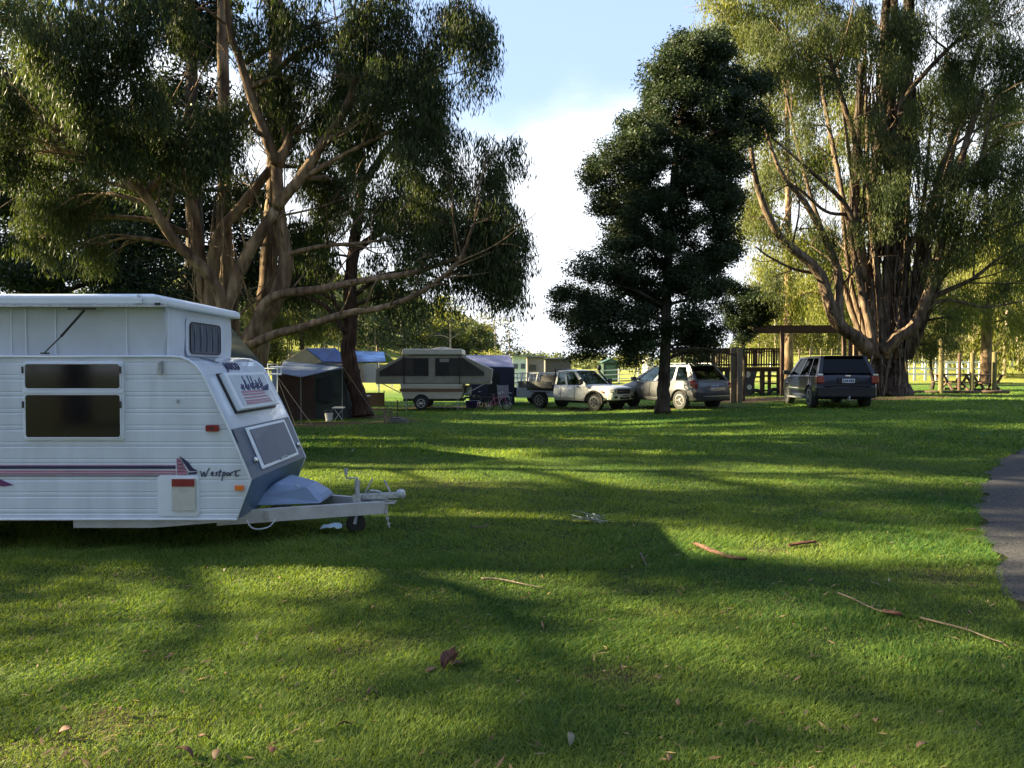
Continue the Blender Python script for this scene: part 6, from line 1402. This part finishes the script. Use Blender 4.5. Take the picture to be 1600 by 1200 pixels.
rail_fence('paddock_fence', 'second white rail fence running close behind the yard fence', P(1420, 590, 70), P(1600, 590, 76), 9, 1.4, (1.35, .8), M['fence_white'], .12, rt=.12)
rail_fence('wire_fence', 'pale post and wire fence at the edge of the plantation', P(1180, 585, 84), P(1420, 585, 84), 14, 1.2, (1.1, .7, .4), M['timber_post'], .12, rt=.02)
rail_fence('paddock_fence', 'white rails between the blue tent and the far sheds', P(590, 590, 60), P(800, 590, 58), 9, 1.2, (1.1, .6), M['fence_white'], .1)

# ---------------------------------------------------------------- timber play deck, posts, beam
dP = 36.0; q = P(1155, 612, dP); DK = thing('play_deck', 'dark timber raised deck with upright railing slats beyond the silver wagon', 'deck', (q.x, dP, G(q.x, dP)))
def dp(px, py, d_=dP): return P(px, py, d_) - DK.location
tr, br_ = dp(1160, 545).z, dp(1160, 573).z; x0, x1 = dp(1086, 0).x, dp(1228, 0).x
for yy, nm in ((0, 'front_railing'), (2.6, 'rear_railing')):
    mb = MB().box(((x0 + x1) / 2, yy, tr), (x1 - x0, .12, .07))
    n = 34
    for i in range(n + 1):
        x = x0 + .05 + (x1 - x0 - .25) * i / n; mb.box((x, yy, (tr + br_) / 2), (.055 if i % 8 else .12, .05, tr - br_))
    mb.box(((x0 + x1) / 2, yy, tr - .14), (x1 - x0 - .2, .05, .05)).box(((x0 + x1) / 2, yy, br_ + .1), (x1 - x0 - .2, .05, .06)); mb.build(nm, M['timber_dark'], DK)
MB().box(((x0 + x1) / 2, 1.3, br_ - .06), (x1 - x0, 2.8, .10)).box(((x0 + x1) / 2, -.03, br_ - .13), (x1 - x0, .06, .22)).build('deck_floor', M['timber_dark'], DK)
for px in (1131, 1197, 1207, 1221):
    for yy in (0.06, 2.5): MB().box((dp(px, 0).x, yy, (br_ - .1) / 2), (.13, .13, br_ - .1)).build('deck_post', M['timber_dark'], DK)
for z in (.28, .62, .98): MB().bar((dp(1196, 0).x, -.05, z), (dp(1222, 0).x, -.05, z), .05, .08).build('ladder_rung', M['timber_dark'], DK)
MB().bar((dp(1170, 0).x, 2.5, .9), (dp(1222, 0).x, 2.5, .9), .05, .09).build('cross_rail', M['timber_dark'], DK)
mb = MB()   # leaning climbing panel with oval holes
a, b_ = dp(1161, 580, dP - .5), dp(1183, 580, dP - .5); c, e = dp(1172, 612, dP - .8), dp(1157, 612, dP - .8); c.z = e.z = .02
mb.slab([e, c, b_, a], .05).build('climbing_panel', M['black'], DK)
for fx_, fz_, s_ in ((1168, 585, .15), (1162, 597, .09), (1171, 605, .12)):
    o_ = dp(fx_, fz_, dP - .85); mb = MB().lathe([(s_, 0), (s_ * .9, .012), (0.01, .012)], o_, 'y', 14); ob = mb.build('grip', M['tent_white'], DK)
a, b_ = dp(1132, 578, dP - .3), dp(1140, 578, dP - .3); MB().slab([Vector((a.x, a.y, 0)), Vector((b_.x, b_.y, 0)), b_, a], .06).build('side_panel', M['black'], DK)
# overhead beam with its posts
q = P(1250, 612, 34.5); BM = thing('pergola', 'weathered overhead beam on tall posts between the play deck and the massive gum', 'frame', (q.x, 34.5, G(q.x, 34.5)))
def bp_(px, py, d_=34.5): return P(px, py, d_) - BM.location
a, b_ = bp_(1176, 513), bp_(1322, 512.5); MB().bar(a, b_, .14, .26).build('beam', M['timber_dark'], BM)
MB().bar(a + Vector((0, .7, -.1)), b_ + Vector((0, .7, -.1)), .12, .2).build('beam', M['timber_dark'], BM)
for px in (1222.5, 1319, 1329, 1338):
    t_ = bp_(px, 516); MB().bar(Vector((t_.x, t_.y, -.25)), t_, .15).build('post', M['timber_dark'], BM)
# paired posts in front
for k, (px, d_) in enumerate(((1145, 30.4), (1155.5, 30.2))):
    q = P(px, 620, d_); g_ = G(q.x, d_); h = P(px, 545, d_).z - g_
    T_ = thing('timber_post', ('left' if k == 0 else 'right') + ' one of the two tall grey posts standing close together beside the silver wagon', 'post', (q.x, d_, g_), group='paired grey posts beside the wagon')
    MB().box((0, 0, h / 2 - .1), (.19, .12, h + .2)).build('post_shaft', M['timber_post'], T_, bevel=.01); MB().box((0, 0, h + .01), (.2, .13, .03)).build('post_cap', M['timber_post'], T_)
q = P(1150, 601, 30.5); qx = q
T_ = thing('infill_board', 'brown board fixed between the two tall grey posts', 'board', (q.x, 30.5, G(q.x, 30.5))); MB().box((0, .05, .9), (.12, .04, 2.2)).build('panel', M['timber_dark'], T_); MB().box((0, .0, .95), (.16, .03, .05)).build('cleat', M['galv'], T_)
# half-buried tyres
tyre0 = None
for k, (px, d_) in enumerate(((1181, 35.3), (1211, 35.3))):
    q = P(px, 610, d_); T_ = thing('half_buried_tyre', ('tyre arch half buried beside the black climbing panel' if k == 0 else 'tyre arch half buried under the right end of the deck'), 'tyre', (q.x, d_, G(q.x, d_)), group='half buried play tyres')
    MB().tube([(.30 * math.cos(R(a)), 0, .30 * math.sin(R(a)) - .02) for a in range(-8, 189, 14)], .09, 10).build('tyre_ring', M['rubber'], T_, smooth=True)
    MB().tube([(.31 * math.cos(R(a)), 0, .31 * math.sin(R(a)) - .02) for a in range(0, 181, 14)], .094, 4).build('tread', M['rubber'], T_)
# round timber posts right of the big gum
lab_p = ['leftmost round treated post, nearest the massive gum', 'tallest round treated post, left of the outdoor tables', 'thin dark post standing behind the first outdoor table', 'round treated post between the two outdoor tables', 'rightmost round treated post, at the end of the outdoor tables']
for k, (px, pt, d_, r_, m_) in enumerate(((1414.5, 537, 33.5, .10, 'timber_green'), (1470, 530, 33.0, .10, 'timber_green'), (1498.5, 553, 36.5, .075, 'timber_dark'), (1518.5, 552, 33.2, .085, 'timber_green'), (1553, 551, 33.2, .095, 'timber_green'))):
    q = P(px, 615, d_); g_ = G(q.x, d_); h = P(px, pt, d_).z - g_; T_ = thing('round_post', lab_p[k], 'post', (q.x, d_, g_), group='round timber posts by the picnic area')
    MB().lathe([(r_ * 1.05, -.1), (r_, .3), (r_ * .95, h), (r_ * .8, h + .02)], (0, 0, 0), 'z', 12).build('post_shaft', M[m_], T_, smooth=False)
    MB().lathe([(r_ * .9, h + .02), (r_ * .5, h + .03)], (0, 0, 0), 'z', 12).build('post_top', M['timber_post'], T_)
# garden bed logs
T_ = thing('log_edging', 'low dark log edging along the mulch under the round posts', 'edging', (P(1400, 618, 33).x, 33, G(P(1400, 618, 33).x, 33)))
xq = 0
for k in range(4): MB().tube([(k * 1.25, 0, .05), (k * 1.25 + 1.2, .03, .06)], .075, 8, wob=.08).build('log', M['timber_dark'], T_, smooth=True)
# outdoor tables
def otable(px, d_, lab, wd):
    q = P(px, 612, d_); T_ = thing('outdoor_table', lab, 'table', (q.x, d_, G(q.x, d_)), group='dark outdoor tables on the sunlit grass')
    MB().box((0, 0, .80), (wd, .75, .06)).build('tabletop', M['timber_dark'], T_)
    for yy in (-.3, .3): MB().bar((-wd * .42, yy, .78), (-wd * .28, yy, .42), .07, .1).bar((wd * .42, yy, .78), (wd * .28, yy, .42), .07, .1).bar((-wd * .34, yy, .42), (wd * .34, yy, .42), .07, .1).build('frame', M['timber_dark'], T_)
    for yy in (-.75, .75): MB().box((.1, yy, .42), (wd * .9, .26, .05)).build('bench', M['timber_dark'], T_)
    MB().bar((-.3, -.6, 0), (-.2, .0, .42), .09).bar((-.3, .6, 0), (-.2, .0, .42), .09).bar((.5, -.6, 0), (.4, 0, .42), .09).bar((.5, .6, 0), (.4, 0, .42), .09).box((.1, 0, .08), (wd * .7, .12, .1)).build('base', M['timber_dark'], T_)
otable(1487, 37.5, 'dark outdoor table between the tallest round post and the thin dark post', 1.4); otable(1537, 37.5, 'dark outdoor table beside the rightmost round post', 1.7)

# ---------------------------------------------------------------- small things on the lawn
q = GP(603, 663); ST = thing('tap_stand', 'weathered forked timber post with a tap on the bare patch left of the camper', 'tap post', (q.x, q.y, q.z))
MB().tube([(0, 0, -.05), (-.02, 0, .2), (-.05, 0, .42)], [.05, .045, .04], 8, wob=.1).build('post', M['timber_post'], ST); MB().tube([(.1, 0, -.05), (.13, 0, .36)], [.03, .026], 7, wob=.1).build('post', M['timber_post'], ST)
MB().box((.06, 0, .37), (.28, .05, .05), rot=(0, R(12), 0)).build('crossbar', M['timber_post'], ST)
q = GP(622, 661); ST2 = thing('stone_slab', 'flat dark slab beside the forked tap post', 'slab', (q.x, q.y, q.z)); MB().box((0, 0, .06), (.60, .4, .14), top=(.85, .8)).build('slab', mat('slab_stone', (.10, .09, .08), .9, bump=.6), ST2, bevel=.03); MB().box((-.05, 0, .145), (.3, .2, .03)).build('cover', M['black'], ST2, bevel=.01)
q = P(620.5, 650, 23.5); ST3 = thing('garden_stake', 'thin rusty stake standing beside the dark slab', 'stake', (q.x, q.y, G(q.x, q.y))); MB().bar((0, 0, -.1), (.01, 0, .62), .03).build('stake', M['timber_dark'], ST3); MB().box((.01, 0, .62), (.035, .035, .03)).build('stake_cap', M['cv_red'], ST3)

M['bark_strip'] = mat('peeled_bark', (0.065, 0.024, 0.015), 0.8, var=.35, scale=6, stretch=(1, 5, 5), bump=.6, col2=(0.13, 0.06, 0.036))
M['bark_strip_pale'] = mat('peeled_bark_pale', (0.22, 0.13, 0.085), 0.75, var=.3, scale=6, stretch=(1, 5, 5), bump=.4)
M['twig'] = mat('twig_bark', (0.11, 0.085, 0.06), 0.85, var=.3, scale=20, bump=.5)
M['leaf_tan'] = mat('fallen_leaf_tan', (0.15, 0.09, 0.05), 0.7, var=.25, scale=15)
M['leaf_red'] = mat('fallen_leaf_red', (0.11, 0.04, 0.022), 0.7, var=.25, scale=15)
M['leaf_pale'] = mat('fallen_leaf_pale', (0.17, 0.165, 0.11), 0.7, var=.2, scale=15)
def strip(name, lab, cat, pxs, wd, m_, curl=.02, lift=.02, th_=.003):
    """curled bark strip lying through photo points on the lawn"""
    pts = [GP(a, b_) for a, b_ in pxs]; o0 = pts[0].copy(); q = cr([p_ - o0 + Vector((0, 0, lift + curl * .2 * (i % 2))) for i, p_ in enumerate(pts)], 6); vv, ff = [], []; m = len(q)
    for i, p_ in enumerate(q):
        t_ = (q[min(i + 1, m - 1)] - q[max(i - 1, 0)]).normalized(); s_ = t_.cross(Vector((0, 0, 1))).normalized(); w_ = wd * (.35 + .65 * math.sin(math.pi * (i + .6) / (m + .2))) * random.uniform(.96, 1.04)
        for k in range(5):
            u = (k - 2) / 2; vv.append(p_ + s_ * u * w_ / 2 + Vector((0, 0, curl * u * u)))
    for i in range(m - 1):
        for k in range(4): a = i * 5 + k; ff.append((a, a + 1, a + 6, a + 5))
    o_ = MB().add(vv, ff).build(name, m_, None, smooth=True, fix=False); s = o_.modifiers.new('sol', 'SOLIDIFY'); s.thickness = th_; o_.location = o0; tag(o_, lab, cat); return o_
strip('bark_strip', 'long red brown bark strip on the lawn right of centre', 'bark', [(1084, 853), (1103, 863), (1126, 872), (1150, 878), (1167, 879)], .075, M['bark_strip'], .02, .016)
strip('bark_strip', 'short red bark strip in shade right of the long red brown strip', 'bark', [(1232, 857), (1255, 855), (1276, 851)], .05, M['bark_strip'], .02)
strip('bark_curl', 'curled bark piece standing up from the grass, pale on top and dark red below', 'bark', [(692, 1056), (700, 1046), (708, 1040), (714, 1036)], .07, M['bark_strip'], .05, .03)
o = strip('bark_curl', 'pale upturned bark flake at the right of the dark red curl', 'bark', [(706, 1046), (716, 1038), (724, 1030)], .045, M['bark_strip_pale'], .03, .02); o.rotation_euler = (R(-38), 0, 0)
strip('bark_flake', 'small pinkish flake left of the curled bark piece', 'bark', [(666, 1058), (672, 1055), (680, 1052)], .035, M['bark_strip_pale'], .015)
def stick(lab, pxs, r_, m_='twig', name='stick', cat='stick', z0=.025):
    pts = [GP(a, b_) for a, b_ in pxs]; o0 = pts[0].copy(); q = cr([p_ - o0 + Vector((0, 0, z0 + random.uniform(0, .015))) for p_ in pts], 5); m = len(q)
    mb_ = MB().tube(q, [r_ * (1 - .6 * i / (m - 1)) for i in range(m)], 7, wob=.12); k = m // 2; mb_.tube([q[k], q[k] + Vector((r_ * 7, r_ * 9, .02))], [r_ * .6, r_ * .3], 5)
    o_ = mb_.build(name, M[m_], None, smooth=True); o_.location = o0; tag(o_, lab, cat)
stick('long thin bent branch lying in shaded grass below the bright patch on the right', [(1310, 935), (1335, 946), (1362, 958), (1385, 966), (1410, 968)], .007)
stick('long bare branch at the right, continuing down towards the path edge', [(1438, 972), (1470, 982), (1510, 993), (1545, 1005), (1566, 1014)], .0075)
strip('bark_strip', 'reddish bark fragment lying between the two long branches', 'bark', [(1378, 962), (1395, 966), (1410, 968)], .05, M['bark_strip'], .02)
stick('short dark stick left of the middle of the lawn', [(752, 910), (780, 913), (815, 920), (852, 926)], .009)
stick('small grey stick standing nearly straight away from the camera, below centre', [(1001, 870), (1005, 880), (1011, 892)], .008)
stick('thin pale twig in the dark grass right of the coupling', [(734, 828), (752, 828), (766, 824)], .009)
stick('thin twig lying in front of the lit foreground grass at lower left', [(404, 1008), (400, 1005), (408, 997)], .005)
# clump of grey twigs
T_ = None
q = GP(922, 817); mb = MB(); rg = random.Random(3)
for k in range(14):
    a = rg.uniform(0, 6.28); l_ = rg.uniform(.06, .17); c = Vector((rg.uniform(-.1, .1), rg.uniform(-.12, .12), rg.uniform(.02, .06))); d_ = Vector((math.cos(a), math.sin(a), rg.uniform(-.1, .3))) * l_
    mb.tube([c - d_, c, c + d_ + Vector((0, 0, .01))], .005, 5)
    mb.add([c + d_, c + d_ * 1.4 + Vector((.02, 0, .01)), c + d_ * 1.9, c + d_ * 1.4 - Vector((.02, 0, -.01))], [(0, 1, 2, 3)])
o = mb.build('leafy_twig', mat('dry_grey_twig', (.26, .27, .22), .8), None); o.location = q; tag(o, 'fallen grey green leafy twig in the shade at the centre of the lawn', 'twig')
# single leaves
lv = [(228, 1031, 'leaf_tan', 'brown', .03), (585, 958, 'leaf_tan', 'tan', .028), (924, 980, 'leaf_pale', 'pale', .03), (1131, 969, 'leaf_tan', 'tan upright', .03), (918, 1070, 'leaf_tan', 'tan', .032), (1371, 1141, 'leaf_tan', 'tan', .035), (532, 1110, 'leaf_tan', 'dull', .03), (538, 1146, 'leaf_red', 'reddish', .035),
      (318, 1168, 'leaf_tan', 'tan', .035), (288, 1192, 'leaf_red', 'dark red', .045), (340, 1194, 'leaf_tan', 'tan', .04), (425, 1188, 'leaf_red', 'brown', .035), (102, 1158, 'leaf_red', 'pinkish', .04), (186, 1122, 'leaf_tan', 'dull', .03), (1395, 855, 'leaf_pale', 'pale', .022), (1517, 836, 'leaf_tan', 'tan', .06), (1060, 1110, 'leaf_tan', 'dull', .025),
      (368, 860, 'leaf_tan', 'tan', .025), (352, 898, 'leaf_pale', 'pale', .025), (552, 708, 'leaf_pale', 'white', .06), (255, 950, 'leaf_pale', 'pale', .02), (382, 1018, 'leaf_tan', 'tan', .02), (1075, 828, 'leaf_pale', 'pale', .04), (848, 814, 'leaf_pale', 'pale', .03), (1030, 1070, 'leaf_tan', 'tan', .02), (1440, 1180, 'leaf_tan', 'dull', .03), (1240, 985, 'leaf_tan', 'dull', .02), (890, 1170, 'leaf_pale', 'grey green', .04), (184, 905, 'leaf_tan', 'tan', .02), (1390, 915, 'leaf_pale', 'pale', .025), (1045, 1199, 'leaf_tan', 'tan', .03)]
spots = {228: 'on the darker grass at far left, above the lit foreground band', 585: 'lying at the top of the lit grass below the drawbar', 924: 'in shade below the short dark stick', 1131: 'in the shade under the long red bark strip', 918: 'low in the centre of the foreground', 1371: 'in shaded grass at the lower right', 532: 'below the curled bark piece', 538: 'close beneath the dull leaf under the curled bark piece',
         318: 'near the bottom edge, left of a bare spot', 288: 'at the bottom edge of the photo, left', 340: 'at the bottom edge beside the dark red leaf', 425: 'on the bottom edge, right of the tan pair', 102: 'in the bottom left corner grass', 186: 'above the pinkish leaf in the bottom left corner', 1395: 'above the bright patch at right', 1517: 'beside the path edge', 1060: 'in the shade of the lower middle',
         368: 'just below the caravan skirt', 352: 'in the shade in front of the caravan', 552: 'far off beyond the grey caravan front', 255: 'on the first lit patch left', 382: 'in the lit middle of the left foreground', 1075: 'behind the long red bark strip', 848: 'left of the leafy twig', 1030: 'in the lit grass right of centre', 1440: 'in the bottom right corner grass', 1240: 'among the long branches', 890: 'on the bottom centre grass', 184: 'in shade at the far left', 1390: 'under the bright patch at right', 1045: 'at the very bottom centre edge'}
for k, (px, py, m_, word, s_) in enumerate(lv):
    q = GP(px, py); rg = random.Random(k + 50); L_ = s_ * 2.0; W_ = s_ * .42; vv, ff = [], []
    for i in range(7):
        t_ = i / 6; w_ = W_ * math.sin(math.pi * min(1, t_ * .95 + .03)) ** .8; bend = .4 * s_ * math.sin(math.pi * t_)
        vv += [((t_ - .5) * L_, -w_, bend + .15 * s_), ((t_ - .5) * L_, 0, bend), ((t_ - .5) * L_, w_, bend + .15 * s_)]
        if i: a = (i - 1) * 3; ff += [(a, a + 1, a + 4, a + 3), (a + 1, a + 2, a + 5, a + 4)]
    o = MB().add(vv, ff).build('fallen_leaf', M[m_], None, smooth=True, fix=False); s = o.modifiers.new('sol', 'SOLIDIFY'); s.thickness = .0012
    o.location = q + Vector((0, 0, .034)); o.rotation_euler = (rg.uniform(-.5, .5), rg.uniform(-.6, .3), rg.uniform(0, 6.28)); tag(o, word + ' fallen leaf ' + spots[px], 'leaf', 'fallen leaves on the lawn')
# fine litter: dry gum leaves and bark crumbs caught in the grass
r = np.random.default_rng(5); n = 5200; d_ = 2.4 * (34 / 2.4) ** r.random(n); x_ = r.uniform(-.85, .85, n) * d_; z_ = ground(x_, d_) + r.uniform(.004, .022, n)
D_ = np.stack([np.cos(a_ := r.uniform(0, 6.28, n)), np.sin(a_), r.uniform(-.4, .4, n)], 1); S_ = np.stack([-np.sin(a_), np.cos(a_), r.uniform(-.5, .5, n)], 1); C_ = np.stack([x_, d_, z_], 1)
l_ = r.uniform(.012, .05, n)[:, None]; w_ = r.uniform(.003, .008, n)[:, None]; V_ = np.stack([C_ - D_ * l_, C_ + S_ * w_, C_ + D_ * l_, C_ - S_ * w_], 1).reshape(-1, 3); i0 = np.arange(n) * 4
lt = np_mesh('leaf_litter', V_, np.stack([i0, i0 + 1, i0 + 2, i0 + 3], 1), leaf_mat('litter', (0.07, 0.035, 0.02), (0.26, 0.19, 0.11), .15), attr={'rnd': np.repeat(r.random(n), 4)}); tag(lt, 'small dry gum leaves and bark crumbs scattered through the lawn', 'leaf litter', kind='stuff')
# pale rag under the drawbar
q = P(519, 818, 7.5); q.z = G(q.x, q.y) + .05; mb = MB(); rg = random.Random(9); n = 7; vv = []; ff = []
for j in range(n):
    for i in range(n): vv.append(((i - 3) * .035 + rg.uniform(-.008, .008), (j - 3) * .025 + rg.uniform(-.008, .008), rg.uniform(-.005, .025) + .035 * math.exp(-((i - 3) ** 2 + (j - 3) ** 2) / 6)))
for j in range(n - 1):
    for i in range(n - 1): a = j * n + i; ff.append((a, a + 1, a + n + 1, a + n))
o = MB().add(vv, ff).build('cloth_rag', mat('pale_blue_cloth', (.45, .6, .7), .8), None, smooth=True, fix=False); o.location = q; s = o.modifiers.new('sol', 'SOLIDIFY'); s.thickness = .004; tag(o, 'crumpled pale blue cloth on the grass under the drawbar', 'cloth')

# ---------------------------------------------------------------- trees beyond the left edge, throwing the lawn shadows
for i, (x, y, h, lst, *so) in enumerate(SHADE):
    T_ = shade_tree(x, y, h, lst, 90 + i, *so); tag(T_, SHLAB[i], 'tree')

for i, (x, y, h) in enumerate(((-13, -9, 19), (-4, -11, 19), (5, -12, 18), (13, -8, 18), (19, -3, 17), (20, 13, 15))):  # unseen trees added to block sky light from behind and from the right
    T_ = Tree('gum_tree', ('leftmost gum added behind the camera to block sky light, outside the photo', 'second gum from the left added behind the camera to block sky light, outside the photo', 'third gum from the left added behind the camera to block sky light, outside the photo', 'rightmost gum added behind the camera to block sky light, outside the photo', 'gum added right of the camera beyond the path to block sky light, outside the photo', 'gum added beyond the far side of the path to block sky light, outside the photo at right')[i], (x, y, G(x, y)), M['bark_tan'], M['leaf_gum'], seed=120 + i)
    T_.limb([Vector((x, y, 0)), Vector((x + .3, y, h * .5)), Vector((x, y + .3, h))], .35, .1, 9, flare=.3)
    for k in range(16):
        a = random.uniform(0, 6.28); rr_ = random.uniform(.5, 3.8); T_.blob((x + rr_ * math.cos(a), y + rr_ * math.sin(a), h * random.uniform(.15, 1)), 2.8, 2.8, 2.1, 1.8, .5, .18, 'round')
    T_.done()
